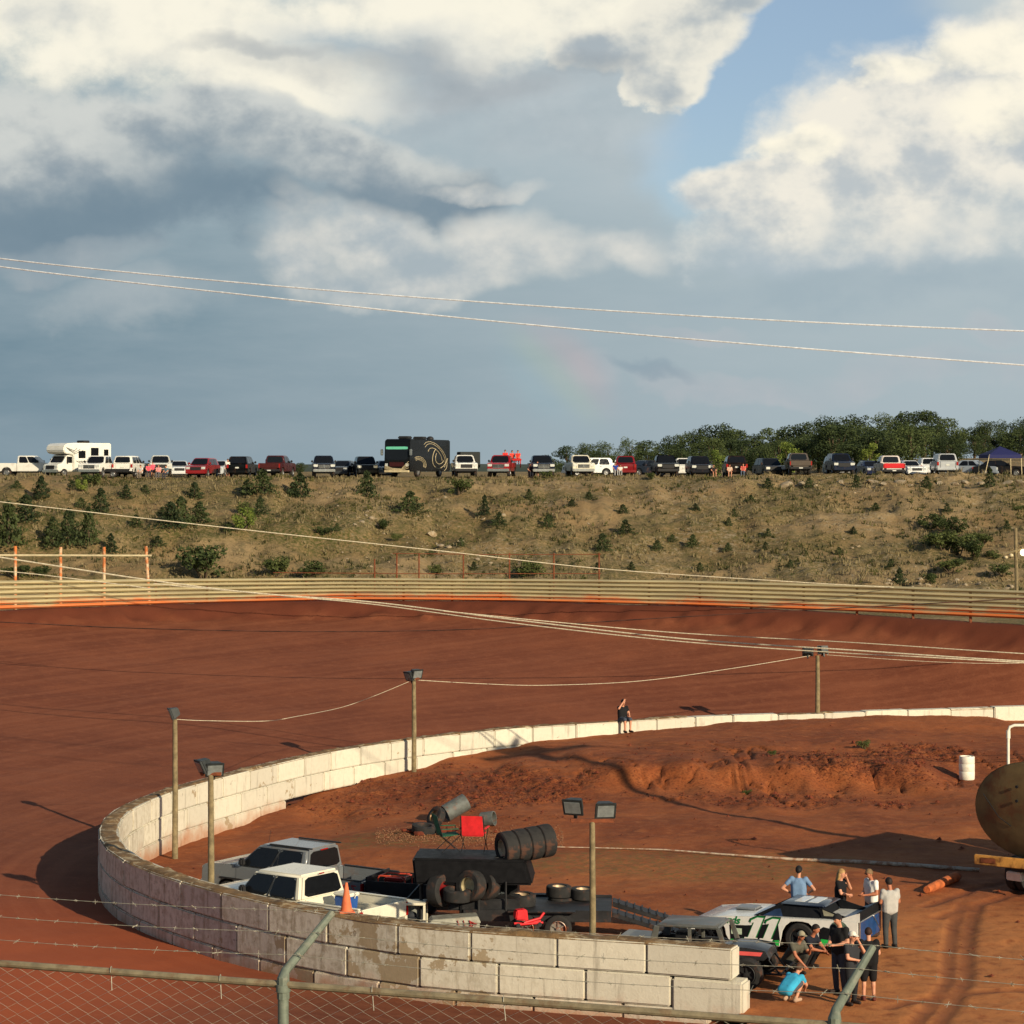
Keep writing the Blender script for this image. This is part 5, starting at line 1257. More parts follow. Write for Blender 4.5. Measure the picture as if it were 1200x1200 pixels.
    for s in (1, -1):
        MB().box(x1 - .10, x1 + .012, s * w * .56, s * (w - .04), gz1 - .20, gz1 + .02, bev=.02).build('headlight', M_hlamp, t)
        zt = (bt - .34, bt - .02) if kind != 'sedan' else (bt - .26, bt - .08)
        MB().box(x0 - .03, x0 + .08, s * (w - .19), s * (w - .012), zt[0] - (.05 if pick else 0), zt[1] - .02, bev=.015).build('taillight', M_tail, t)
        my = s * (w0 + .10); MB().box(cx0 - .38, cx0 - .22, my - .09, my + .09, bt + .06, bt + .26, bev=.04).box(cx0 - .33, cx0 - .27, s * (w0 - .04), my, bt + .07, bt + .11).build('mirror', M_trim if pick or kind == 'suv' else P, t)
        for dx in ((.30, -.58) if pick else (.30, -.75)): MB().box(dx - .09, dx + .09, s * w - .004, s * w + .018, bt - .17, bt - .13, bev=.008).build('door_handle', M_trim if not pick else P, t)
    MB().box(x1 - .14, x1 + .085, -w * .98, w * .98, sill - .02, sill + .21, bev=.035).build('front_bumper', M_chrome if grille == 'chrome' and pick else (M_trim if grille == 'black' and pick else P), t)
    MB().box(x0 - .10, x0 + .08, -w * .97, w * .97, sill - .0, sill + .20, bev=.035).build('rear_bumper', (M_chrome if grille == 'chrome' else M_trim) if pick else P, t)
    MB().box(x0 - .115 if pick else x0 - .02, x0 - .095 if pick else x0 + .01, -.16, .16, sill + .05 if pick else sill + .38, sill + .14 if pick else sill + .50).build('number_plate', M_plate, t)
    if fine:
        # door skins a little proud, so their edges read as shut lines
        for s in (1, -1):
            for (a, b_) in fine['doors']:
                d = MB().box(a + .012, b_ - .012, s * w - .004, s * w + .010, sill + .10, bt - .035, bev=.006).build('door', P, t)
            MB().box(cr0 + .05, cx0 + .5, s * (w + .003), s * (w + .022), sill + .32, sill + .37, bev=.006).build('side_moulding', M_trim, t)
        MB().box(x0 + 1.25, x0 + 1.45, w - .002, w + .010, bt - .30, bt - .12, bev=.008).build('fuel_flap', P, t)
        MB().tube([(cx0 + .25, -w + .12, bt), (cx0 + .12, -w + .10, bt + .75)], .006, 5).build('antenna', M_trim, t)
        for s in (1, -1):
            S_ = [(cr0, s * c['w0'], c['z0']), (cx0, s * c['w0'], c['z0']), (cx1, s * c['w1'], c['z1']), (cr1, s * c['w1'], c['z1'])]; S_ = [Vector(q) + Vector((0, s * .012, 0)) for q in S_]
            L_ = lambda u, v: (S_[0] * (1 - u) + S_[1] * u) * (1 - v) + (S_[3] * (1 - u) + S_[2] * u) * v
            for (u0, u1) in ((.08, .515), (.525, .965)):
                tr_ = MB().tube([L_(u0, .08), L_(u1, .08), L_(u1 - .01, .88), L_(u0 + .01, .88), L_(u0, .08)], .010, 5); tr_.build('window_trim', M_trim, t)
        rails_ = MB()
        rails_.box(x0 + .03, cr0 - .02, w - .10, w + .006, bt + .008, bt + .035, bev=.008); rails_.box(x0 + .03, cr0 - .02, -w - .006, -w + .10, bt + .008, bt + .035, bev=.008)
        rails_.build('bed_rail_cap', M_trim if fine.get('caps', 'trim') == 'trim' else P, t)
    t['_w'] = w; return t

VG = 'vehicles parked along the top of the embankment'
def rv(px, face, kind, rgb, label, cat, name, Y=113.0, **kw):
    Y = ridge(Y); x = (px - 600) / F * Y
    d = face if abs(face) < 90 else face - 180          # most stand nearly square to the edge
    if abs(d) < 45: face = face - d + math.copysign(min(abs(d) * .42, 9), d)
    o = make_vehicle(name, label, cat, kind, rgb, (x, Y, hz(x, Y) - .02), face, VG, **kw); o.scale = (1.09, 1.06, 1.1); return o
DKBLUE, BLACK, WHITE, CREAM, RED, SILVER = (20, 26, 40), (12, 13, 15), (226, 224, 214), (222, 214, 190), (134, 22, 26), (168, 170, 168)
rv(34, 85, 'pickup', WHITE, 'white pickup half hidden behind the white motorhome at far left', 'pickup truck', 'pickup_truck', Y=117)
rv(117, -28, 'pickup', WHITE, 'white pickup parked against the right side of the white motorhome', 'pickup truck', 'pickup_truck', Y=111.5, grille='chrome')
rv(152, 165, 'suv', WHITE, 'white SUV seen from behind between the motorhome and the group in pink', 'SUV', 'suv', Y=114)
rv(188, 22, 'pickup', (200, 200, 190), 'pale silver pickup behind the group of people in pink shirts', 'pickup truck', 'pickup_truck', Y=116)
rv(210, 20, 'sedan', (206, 208, 206), 'small white car just left of the dark red crossover', 'car', 'car', Y=124)
rv(238, -32, 'crossover', RED, 'dark red crossover parked alone left of the black SUV', 'crossover', 'crossover_car', Y=113)
rv(258, -20, 'sedan', (200, 204, 204), 'small white car showing just right of the dark red crossover', 'car', 'car', Y=122)
rv(284, 170, 'suv', BLACK, 'black SUV with chrome bumper behind the person in white', 'SUV', 'suv', Y=113)
rv(325, 160, 'pickup', (70, 18, 20), 'dark red pickup with its tail to the track and a red load', 'pickup truck', 'pickup_truck', Y=112)
rv(379, 14, 'pickup', (24, 30, 44), 'dark blue pickup facing the track left of the dark SUV pair', 'pickup truck', 'pickup_truck', Y=112.5, grille='chrome')
rv(403, -30, 'sedan', (60, 64, 68), 'dark grey car just right of the dark blue pickup', 'car', 'car', Y=121)
rv(428, 20, 'suv', (26, 32, 34), 'dark green black SUV between the dark blue pickup and the black motorcoach', 'SUV', 'suv', Y=118)
rv(452, 25, 'sedan', (120, 130, 136), 'silver blue car hidden beside the nose of the black motorcoach', 'car', 'car', Y=119)
rv(544, 12, 'pickup', WHITE, 'white pickup with a dark box on its bed right of the black motorcoach', 'pickup truck', 'pickup_truck', Y=112.5)
rv(588, -14, 'pickup', (150, 22, 28), 'bright red pickup with people in red sitting on it', 'pickup truck', 'pickup_truck', Y=112, grille='chrome')
rv(634, 10, 'pickup', DKBLUE, 'dark navy pickup between the red pickup and the cream pickup', 'pickup truck', 'pickup_truck', Y=112.5, grille='chrome')
rv(679, 14, 'pickup', CREAM, 'cream pickup facing the track with its chrome grille', 'pickup truck', 'pickup_truck', Y=112, grille='chrome')
rv(691, -75, 'crossover', (224, 226, 222), 'small white car side on behind the cream pickup', 'car', 'car', Y=121)
rv(732, 178, 'suv', (120, 16, 24), 'red SUV seen from behind near the person in blue', 'SUV', 'suv', Y=113)
rv(755, -50, 'sedan', (30, 36, 46), 'dark low car between the red SUV and the black pickup', 'car', 'car', Y=120)
rv(779, 6, 'pickup', BLACK, 'black pickup facing the track left of the half hidden white car', 'pickup truck', 'pickup_truck', Y=112.5)
rv(801, 175, 'crossover', (224, 224, 216), 'white car half hidden between two black vehicles', 'car', 'car', Y=121)
rv(819, 6, 'suv', (22, 24, 32), 'black SUV facing the track left of the seated spectators', 'SUV', 'suv', Y=112.5)
rv(861, 178, 'suv', (30, 22, 20), 'tall dark brown SUV with its tail behind the seated spectators', 'SUV', 'suv', Y=113, zs=1.08)
rv(901, 24, 'crossover', (20, 22, 26), 'black crossover right of the seated spectators', 'crossover', 'crossover_car', Y=114.5)
rv(935, 176, 'pickup', (84, 74, 66), 'brown grey pickup seen from behind with tinted rear glass', 'pickup truck', 'pickup_truck', Y=112)
rv(984, 4, 'suv', (26, 36, 56), 'navy SUV facing the track in front of a silver SUV', 'SUV', 'suv', Y=112)
rv(980, 0, 'suv', (170, 172, 172), 'silver SUV peeking over the navy SUV', 'SUV', 'suv', Y=118)
rv(1019, 15, 'sedan', (22, 34, 66), 'dark blue car behind the red and white pickup', 'car', 'car', Y=121)
rv(1042, 179, 'pickup', (214, 204, 194), 'white pickup with a bright red tailgate', 'pickup truck', 'pickup_truck', Y=113, tail_rgb=(206, 24, 38))
rv(1065, 20, 'sedan', (222, 222, 218), 'white sedan right of the pickup with the red tailgate', 'car', 'car', Y=120)
rv(1086, 175, 'crossover', (214, 216, 214), 'small white car half hidden left of the silver SUV', 'car', 'car', Y=126)
rv(1106, 174, 'suv', (176, 180, 182), 'silver SUV seen from behind left of the navy canopy', 'SUV', 'suv', Y=113)
rv(1142, 60, 'sedan', (150, 160, 170), 'silver car beside the left pole of the navy canopy', 'car', 'car', Y=122)
rv(1171, 80, 'sedan', (18, 20, 24), 'black car parked in the shade behind the navy canopy', 'car', 'car', Y=121)

# ---- class C motorhome (white)
def motorhome_c():
    Y = ridge(115); x = (88 - 600) / F * Y; f = -36
    t = thing('motorhome', 'white cab over motorhome with grey swooshes at far left', 'motorhome', (x, Y, hz(x, Y)), math.atan2(-math.cos(R(f)), math.sin(R(f))), VG)
    P = paint((228, 226, 214), dirt=.05)
    mb = MB(); mb.prism([(-3.6, .55), (1.25, .55), (1.25, 2.05), (2.35, 2.2), (2.6, 2.45), (2.55, 2.85), (2.2, 3.12), (1.2, 3.2), (-3.5, 3.2), (-3.6, 3.1)], -1.2, 1.2, bev=.09)
    mb.prism([(1.2, .5), (3.15, .5), (3.2, .85), (3.15, 1.15), (2.5, 1.28), (1.9, 2.05), (1.2, 2.05)], -.98, .98, bev=.07)
    mb.build('body', P, t)
    MB().patch([(2.5, .9, 1.28), (2.5, -.9, 1.28), (1.9, -.82, 2.02), (1.9, .82, 2.02)][::1], .04, .96, .08, .94, off=-.016).patch([(2.5, -.9, 1.28), (2.5, .9, 1.28), (1.9, .82, 2.02), (1.9, -.82, 2.02)], .04, .96, .08, .94).build('windshield', M_glass, t)
    for s in (1, -1):
        MB().box(1.3, 2.0, s * .975, s * .99, 1.3, 1.9, bev=.01).build('side_window', M_glass, t)
        for (a, b_, z0, z1) in ((-.2, .7, 1.75, 2.45), (-1.9, -.9, 1.6, 2.75), (-3.2, -2.6, 1.8, 2.6)): MB().box(a, b_, s * 1.195, s * 1.215, z0, z1, bev=.01).build('side_window', M_glass, t)
        mb = MB()
        for k in range(3): mb.tube([(2.3 - k * .15, s * 1.21, 2.75 - k * .1), (1.2, s * 1.21, 2.45 - k * .14), (.9 - k * .4, s * 1.21, 2.7 - k * .1)], .028, 5)
        for k in range(3): mb.tube([(1.0 - k * .3, s * 1.21, 1.5), (-.4 - k * .3, s * 1.21, .95 + .1 * k), (-2.4, s * 1.21, .78 + .12 * k)], .03, 5)
        mb.build('swoosh_stripe', mat('grey_stripe', lin((70, 74, 78)), .5), t)
        MB().box(3.0, 3.21, s * .62, s * .94, .82, 1.05, bev=.03).build('headlight', M_hlamp, t)
        for xx in (2.35, -2.1): wheel(t, xx, s * .95, .38, .26, s)
        MB().box(1.9, 2.05, s * 1.05, s * 1.25, 1.3, 1.7, bev=.03).build('mirror', M_trim, t)
    MB().box(3.15, 3.23, -.55, .55, .72, 1.08, bev=.02).build('grille', M_trim, t); MB().box(3.1, 3.32, -1, 1, .42, .66, bev=.04).build('bumper', M_chrome, t)
    MB().box(-1.5, -.6, -.45, .45, 3.2, 3.45, bev=.06).build('roof_air_conditioner', M_trim, t)
motorhome_c()
# ---- class A motorcoach (black)
def motorhome_a():
    Y = ridge(115); x = (489 - 600) / F * Y; f = -20
    t = thing('motorcoach', 'large black motorcoach with pale swirls on its side on the embankment', 'motorhome', (x, Y + 1.5, hz(x, Y)), math.atan2(-math.cos(R(f)), math.sin(R(f))), VG)
    P = paint((16, 17, 19), dirt=.0)
    mb = MB(); mb.prism([(-5.2, .5), (5.1, .5), (5.25, .9), (5.25, 1.5), (5.12, 3.35), (4.9, 3.55), (-5.2, 3.55)], -1.28, 1.28, bev=.09); mb.build('body', P, t)
    MB().box(-1.5, 3.6, -1.9, -1.27, .95, 3.2, bev=.05).build('slide_out', P, t)
    MB().patch([(5.25, -1.2, 1.5), (5.25, 1.2, 1.5), (5.13, 1.2, 3.3), (5.13, -1.2, 3.3)], .03, .97, .05, .78, off=.012).build('windshield', M_glass, t)
    mb = MB(); mb.patch([(5.25, -1.2, 1.5), (5.25, 1.2, 1.5), (5.13, 1.2, 3.3), (5.13, -1.2, 3.3)], .04, .96, .60, .74, off=.022); mb.build('sun_shade_band', mat('green_shade_band', lin((110, 200, 168)), .4, var=.05), t)
    MB().box(5.2, 5.28, -.75, .75, .95, 1.4, bev=.03).build('grille', mat('dark_maroon_grille', lin((60, 24, 24)), .4), t)
    mb = MB()
    for k in range(4): mb.tube([(5.29, -1.2, .75 + k * .1), (5.3, -.4, .62 + k * .06), (5.3, .5, .60 + k * .05), (5.28, 1.22, .85 + k * .2)], .025, 5)
    mb.build('front_swirl', M_pale, t)
    mb = MB(); y = 1.286
    def arc_(cx, cz, rx_, rz_, a0, a1, r, tilt=0):
        P = []
        for q in range(15):
            w = R(a0 + (a1 - a0) * q / 14); u, v_ = rx_ * math.cos(w), rz_ * math.sin(w); P.append((cx + u * math.cos(tilt) - v_ * math.sin(tilt), y, cz + u * math.sin(tilt) + v_ * math.cos(tilt)))
        mb.tube(P, r, 5)
    for q in (0, 1, 3): arc_(-1.2, 1.9, 3.2 - q * .45, 1.25 - q * .17, 20 - q * 6, 215 - q * 14, .022, .25)
    for q in (0, 2): arc_(-2.6, 1.95, 2.1 - q * .4, 1.1 - q * .2, -150 + q * 12, 60 - q * 8, .024, -.2)
    for q in range(3): arc_(3.0, 1.1, 1.9 - q * .3, .8 - q * .14, 60, 200, .022)
    mb.build('side_swirl', M_pale, t)
    for s in (1, -1):
        MB().box(5.16, 5.28, s * .86, s * 1.2, .95, 1.3, bev=.04).build('headlight', M_hlamp, t)
        MB().box(5.2, 5.45, s * 1.36, s * 1.58, 2.0, 2.6, bev=.05).build('mirror', M_chrome, t)
        for xx in (3.0, -2.6): wheel(t, xx, s * 1.12, .5, .3, s)
    MB().box(5.1, 5.34, -1.25, 1.25, .42, .62, bev=.04).build('bumper', M_pale, t)
    for xx in (3.2, -.5): MB().box(xx - .6, xx + .6, -.5, .5, 3.54, 3.84, bev=.08).build('roof_air_conditioner', M_trim, t)
    MB().ball((-2.4, .3, 3.65), (.35, .35, .25)).build('roof_dome', M_trim, t)
motorhome_a()
# dark box load on the white pickup, red load on the dark red pickup
def on_ridge(px, Y): Y = ridge(Y); x = (px - 600) / F * Y; return (x, Y, hz(x, Y))
b_ = on_ridge(549, 114.6); mb = MB(); mb.box(-.95, .95, -1.0, 1.0, .86, 2.35, bev=.04); [mb.box(-.97, .97, y - .03, y + .03, .9, 2.36) for y in (-.5, 0, .5)]
o = mb.build('cargo_box', mat('dark_tarp', lin((40, 44, 44)), .8, var=.25)); o.location = b_; o.rotation_euler = (0, 0, .2); tag(o, 'dark covered box standing on the bed of the white pickup', 'box')
b_ = on_ridge(322, 112.6); mb = MB(); mb.box(-.7, .5, -.4, .4, .88, 1.75, bev=.08); mb.box(-.6, .3, -.3, .3, 1.74, 1.86, bev=.04)
o = mb.build('cooler', mat('red_plastic', lin((190, 30, 28)), .45)); o.location = (b_[0] - .2, b_[1] + .5, b_[2]); tag(o, 'red box loaded in the bed of the dark red pickup', 'box')
b_ = on_ridge(600, 114.6); mb = MB(); mb.box(-.9, .9, -.9, .9, 1.5, 1.72, bev=.05); [mb.tube([(sx * .8, sy * .8, .86), (sx * .8, sy * .8, 1.5)], .05, 6) for sx in (1, -1) for sy in (1, -1)]
o = mb.build('platform', mat('red_plastic', lin((190, 30, 28)), .45)); o.location = b_; tag(o, 'red platform standing in the bed of the bright red pickup', 'platform')
# low black trailer beside the white SUV
b_ = on_ridge(135, 110.6); t = thing('utility_trailer', 'low black flat trailer parked in front of the white SUV', 'trailer', b_, -.05)
mb = MB(); mb.box(-1.5, 1.5, -.8, .8, .5, .62, bev=.02); [mb.box(-1.5, 1.5, s * .8 - .03, s * .8 + .03, .6, .82) for s in (1, -1)]; mb.box(1.5, 2.4, -.05, .05, .45, .53); mb.build('deck', M_black, t)
for s in (1, -1): wheel(t, 0, s * .92, .32, .2, s)
# navy canopy tent
def canopy():
    Y = ridge(112.5); x = (1172 - 600) / F * Y; t = thing('canopy_tent', 'navy blue pop up canopy tent on the rocky lip at far right', 'canopy tent', (x, Y, hz(x, Y)), .12)
    a = 1.55; v = [(0, 0, 2.55)]; 
    for (sx, sy) in ((-1, -1), (1, -1), (1, 1), (-1, 1)): v.append((sx * a, sy * a, 1.75))
    for (sx, sy) in ((-1, -1), (1, -1), (1, 1), (-1, 1)): v.append((sx * a * 1.01, sy * a * 1.01, 1.42))
    v += [(p[0], p[1], p[2] - .03) for p in v[:5]]
    fs = [(0, 1, 2), (0, 2, 3), (0, 3, 4), (0, 4, 1), (1, 5, 6, 2), (2, 6, 7, 3), (3, 7, 8, 4), (4, 8, 5, 1), (9, 11, 10), (9, 12, 11), (9, 13, 12), (9, 10, 13)]
    MB().add(v, fs).build('canopy', mat('navy_canopy', lin((32, 36, 84)), .8, var=.15), t, smooth=0, fix=False)
    for (sx, sy) in ((-1, -1), (1, -1), (1, 1), (-1, 1)): MB().tube([(sx * a * (1.02 + (.25 if sx < 0 and sy < 0 else 0)), sy * a, -.1), (sx * a * .98, sy * a * .98, 1.78)], .035, 6).build('leg', M_pale, t)
canopy()

# ================================================================== infield pickups
def infield_at(px, py, Y): return ((px - 600) / F * Y, Y)
GREYP = (112, 116, 118)
gx_, gy_ = (351 - 600) / F * 67.4, 67.4
grey = make_vehicle('pickup_truck', 'grey crew cab pickup with black bed rails parked behind the white pickup', 'pickup truck', 'pickup', GREYP, (gx_, gy_, iz(gx_, gy_) - .03), 0, None, fine=dict(doors=[(.30, 1.52), (-.82, .28)]), grille='chrome', p_dirt=.35, lift=.12, cabkw=dict(cab=(1.58, .85, -.85, -.80), hx=1.5, L=5.5, xf=1.82))
grey.rotation_euler = (0, R(-1.0), math.radians(180 - 31))
wx_, wy_ = (350 - 600) / F * 62.2, 62.2
white = make_vehicle('pickup_truck', 'old white crew cab pickup with dusty hood behind the near block wall', 'pickup truck', 'pickup', (224, 218, 196), (wx_, wy_, iz(wx_, wy_) - .03), 0, None, fine=dict(doors=[(.30, 1.30), (-.80, .28)], caps='body'), grille='chrome', p_dirt=.25, lift=-.02,
                     cabkw=dict(cab=(1.35, .82, -.85, -.74), rf=1.84))
white.rotation_euler = (0, 0, math.radians(180 - 36))
mb = MB()
for (a, b_) in (((-2.60, .992, 1.20), (-2.44, .992, 1.20)), ((-2.44, .992, 1.20), (-2.58, .992, 1.06)), ((-2.58, .992, 1.06), (-2.40, .992, 1.06)), ((-2.34, .992, 1.18), (-2.24, .992, 1.20)), ((-2.24, .992, 1.20), (-2.30, .992, 1.06)), ((-2.16, .992, 1.20), (-2.18, .992, 1.06))):
    mb.tube([a, b_], .014, 5)
mb.build('bed_decal', mat('red_decal', lin((176, 34, 40)), .5), grey)
MB().box(-.9, .55, -.72, -.66, 1.985, 2.02).box(-.9, .55, .66, .72, 1.985, 2.02).build('roof_rack_bar', M_trim, grey)
MB().box(-.835, -.80, -.17, .17, 1.89, 1.925, bev=.008).build('brake_light', M_tail, grey); MB().box(-.80, -.77, -.10, .10, 1.775, 1.805, bev=.008).build('brake_light', M_tail, white)
for s in (1, -1): MB().box(-2.885, -2.80, s * .80, s * .985, .86, .96, bev=.01).build('turn_signal', M_amber, grey)
# ================================================================== tyres (each a thing)
TG_ = 'loose racing tyres on the car trailer'
def tyre_mesh(nm, r, w, rim=True):
    p = [(r * .55, -w * .36), (r * .60, -w * .5), (r * .90, -w * .5), (r * .985, -w * .42), (r, -w * .25), (r, w * .25), (r * .985, w * .42), (r * .90, w * .5), (r * .60, w * .5), (r * .55, w * .36), (r * .55, -w * .36)]
    return MB().lathe(p, 28, 'z')
def tyre(label, loc, axis, r=.40, w=.34, rimcol=None, group=TG_):
    """axis: direction of the wheel axle"""
    o = tyre_mesh('t', r, w).build('racing_tyre', M_rubber); tag(o, label, 'tyre', group)
    q = Vector(axis).normalized().to_track_quat('Z', 'Y'); o.rotation_euler = q.to_euler(); o.location = loc
    if rimcol:
        mb = MB(); mb.lathe([(r * .56, w * .30), (r * .56, w * .42), (r * .52, w * .43), (r * .47, w * .22), (.002, w * .18)], 28, 'z'); mb.lathe([(r * .56, -w * .42), (r * .52, -w * .43), (r * .47, -w * .3), (.002, -w * .28)], 28, 'z'); mb.build('rim', mat('rim_%d_%d_%d' % rimcol, lin(rimcol), .45, .3, var=.2, dirt=lin((120, 70, 46)), dirt_amt=.3), o)
    return o
# ================================================================== gooseneck car trailer
def trailer():
    ox, oy, oz = -.3, near(32.3), -.1; rz = R(180 - 3)
    t = thing('car_trailer', 'long black gooseneck car trailer with a raised front deck and sloping tail', 'trailer', (ox, oy, oz), rz)
    D = mat('trailer_deck', (.016, .016, .017), .6, var=.4, scale=3, dirt=lin((96, 62, 44)), dirt_amt=.25)
    # local +X = front (left in the picture); local +Y = towards the camera after the turn
    mb = MB(); mb.box(-2.9, .9, -1.1, 1.1, .62, .75, bev=.02); mb.box(-2.9, .9, -1.16, -1.08, .50, .80, bev=.015); mb.box(-2.9, .9, 1.08, 1.16, .50, .80, bev=.015)
    mb.build('deck', D, t)
    for s in (-1, 1):
        mb = MB(); mb.hexa([(-4.9, s * .75 - .32, .05), (-2.92, s * .75 - .32, .62), (-2.92, s * .75 + .32, .62), (-4.9, s * .75 + .32, .05), (-4.9, s * .75 - .32, .15), (-2.92, s * .75 - .32, .75), (-2.92, s * .75 + .32, .75), (-4.9, s * .75 + .32, .15)], bev=.012)
        for k in range(9): x = -3.1 - k * .2; z = .75 - (k * .2 + .18) * .3; mb.box(x - .02, x + .02, s * .75 - .33, s * .75 + .33, z - .02, z + .035)
        mb.build('ramp', D, t)
    mb = MB(); mb.box(.92, 1.0, -1.1, 1.1, .3, 1.50, bev=.02); mb.box(-.45, .92, -1.08, .12, .76, 1.42, bev=.04); mb.build('nose_box', mat('black_gloss_panel', (.008, .008, .009), .55, var=.2, spec=.12), t)
    MB().box(-.55, 1.6, .16, 1.06, .752, 1.05, bev=.03).build('side_box', D, t)
    mb = MB(); mb.hexa([(-.9, -.55, 1.42), (2.15, -.55, 1.42), (2.15, 1.12, 1.42), (-.9, 1.12, 1.42), (-.7, -.55, 2.06), (2.22, -.55, 2.10), (2.22, 1.12, 2.10), (-.7, 1.12, 2.06)], bev=.06); mb.build('raised_deck', mat('black_gloss_panel', (.008, .008, .009), .3), t)
    mb = MB(); [mb.tube([(x, 1.14, .7), (x, 1.14, 1.52)], .03, 6) for x in (-.2, .5)]; mb.tube([(2.0, .9, 1.5), (2.0, .9, .35)], .045, 8); mb.build('upright', M_black, t)
    for x in (-1.55, -.72):
        for s in (1, -1): wheel(t, x, s * 1.24, .35, .20, s, mat('dull_rim', lin((150, 146, 136)), .5, .4, var=.25, dirt=lin((140, 76, 46)), dirt_amt=.6))
    for s in (1, -1): mb = MB(); mb.box(-2.0, -.25, s * 1.12, s * 1.36, .76, .80, bev=.015); mb.build('fender', D, t)
    MB().box(-2.45, -2.38, 1.165, 1.18, .55, .66).build('marker_lamp', M_tail, t)
    return t
trailer()
def T(x, y, z): # trailer-local to world
    a = R(177); return (-.3 + x * math.cos(a) - y * math.sin(a), near(32.3) + x * math.sin(a) + y * math.cos(a), -.1 + z)
PALE_RIM = (190, 170, 140)
ax = Vector((.88, .42, .10))
base = Vector(T(-.05, .55, 2.30)) + Vector((.10, -.1, 0))
for i, lb_ in enumerate(['tyre with a pale rim at the near end of the rack on the raised deck', 'second tyre along the rack behind the one with a pale rim', 'third tyre along the rack on the raised deck', 'last tyre of the rack overhanging the raised deck']):
    tyre(lb_, base + ax * (.06 + .37 * i), ax * -1, .43, .36, PALE_RIM if i in (0, 3) else None)
MB().tube([base - ax * .3 + Vector((0, 0, -.22)), base + ax * 1.5 + Vector((0, 0, -.22))], .03, 6).build('tyre_rack_bar', M_black); tag(bpy.data.objects['tyre_rack_bar'], 'black bar carrying the row of tyres on the raised deck', 'rack')
def on(px, py, Y): Y = near(Y) + 1.0; x, z = xz(px, py, Y); return (x, Y, z)
tyre('tyre with pale rim standing under the raised deck', on(552, 1038, 30.15), (-.62, -.76, .12), .40, .34, (170, 156, 120))
tyre('tyre standing just behind the one with a pale rim under the raised deck', on(569, 1037, 30.45), (-.62, -.76, .12), .40, .34)
tyre('tyre with a red wheel standing left of the trailer nose', on(516, 1044, 30.3), (.80, -.58, .1), .42, .34, (120, 26, 30))
tyre('tyre lying flat left of the standing pair under the raised deck', on(536, 1048, 30.1), (.05, -.1, 1), .38, .30)
tyre('tyre lying flat on the deck beside the white rags', on(611, 1054, 31.0), (.02, -.05, 1), .38, .30, PALE_RIM)
for px, py, lb_ in [(657, 1057, 'bottom tyre of the left stack on the trailer deck'), (655, 1044, 'top tyre of the left stack on the trailer deck'), (680, 1060, 'bottom tyre of the right stack behind the lamp pole'), (683, 1047, 'top tyre of the right stack behind the lamp pole')]:
    tyre(lb_, on(px, py, 31.9), (.03, -.04, 1), .34, .28, PALE_RIM if 'top' in lb_ else None)
mb = MB()
for k in range(7): mb.ball((random.uniform(-.16, .16), random.uniform(-.12, .12), .04 + .02 * random.random()), (random.uniform(.05, .11), random.uniform(.04, .08), random.uniform(.03, .06)), 8, 5)
o = mb.build('rag_pile', M_white); o.location = on(586, 1049, 31.1); tag(o, 'small heap of white rags on the trailer deck', 'rags')
# chairs on the raised deck
def camp_chair(label, loc, face, rgb):
    t = thing('camp_chair', label, 'chair', loc, math.atan2(-math.cos(R(face)), math.sin(R(face))), 'folding camp chairs')
    Cm = cloth('chair_%d_%d_%d' % rgb, rgb)
    b = MB(); n = 5
    b.hexa([(-.26, -.29, .42), (-.24, -.29, .42), (-.24, .29, .42), (-.26, .29, .42), (-.40, -.28, .95), (-.375, -.28, .95), (-.375, .28, .95), (-.40, .28, .95)], bev=.008); b.build('backrest', Cm, t)
    MB().hexa([(-.25, -.27, .40), (.24, -.27, .44), (.24, .27, .44), (-.25, .27, .40), (-.25, -.27, .415), (.24, -.27, .455), (.24, .27, .455), (-.25, .27, .415)], bev=.006).build('seat', Cm, t)
    for s in (1, -1):
        MB().box(-.28, .26, s * .33 - .035, s * .33 + .035, .60, .62, bev=.008).build('armrest', Cm, t)
        MB().tube([(-.40, s * .30, .96), (-.24, s * .31, .42), (.24, s * .30, .0)], .011, 6).build('leg', M_black, t); MB().tube([(.25, s * .31, .62), (.24, s * .30, .43), (-.26, s * .30, .0)], .011, 6).build('leg', M_black, t)
    return t
cz = -.1 + 2.11
camp_chair('red folding camp chair standing on the raised trailer deck', (on(556, 980, 31.4)[0], near(32.5), cz), 170, (226, 42, 46))
camp_chair('green folding camp chair left of the red one on the raised deck', (on(526, 985, 31.6)[0], near(32.6), cz - .02), 105, (34, 92, 66))
# 
t = thing('floor_jack', 'small red floor jack beside the trailer wheels', 'jack', on(612, 1086, 29.5), .3); t.scale = (.95, .95, .95)
Rd = mat('jack_red', lin((214, 40, 46)), .4, var=.12)
MB().hexa([(-.22, -.14, .22), (.14, -.14, .16), (.14, .14, .16), (-.22, .14, .22), (-.20, -.14, .46), (.10, -.14, .48), (.10, .14, .48), (-.20, .14, .46)], bev=.03).build('tank', Rd, t); MB().tube([(.05, 0, .1), (.5, .0, .2), (.62, .02, .34)], .035, 8).tube([(-.2, -.1, .08), (.55, -.1, .1)], .03, 6).tube([(-.2, .1, .08), (.55, .1, .1)], .03, 6).build('arm', Rd, t)
for dx in (-.15, .45): MB().lathe([(.002, -.02), (.06, -.02), (.06, .02), (.002, .02)], 14, 'y', (dx, -.13, .06)).build('caster', M_black, t)
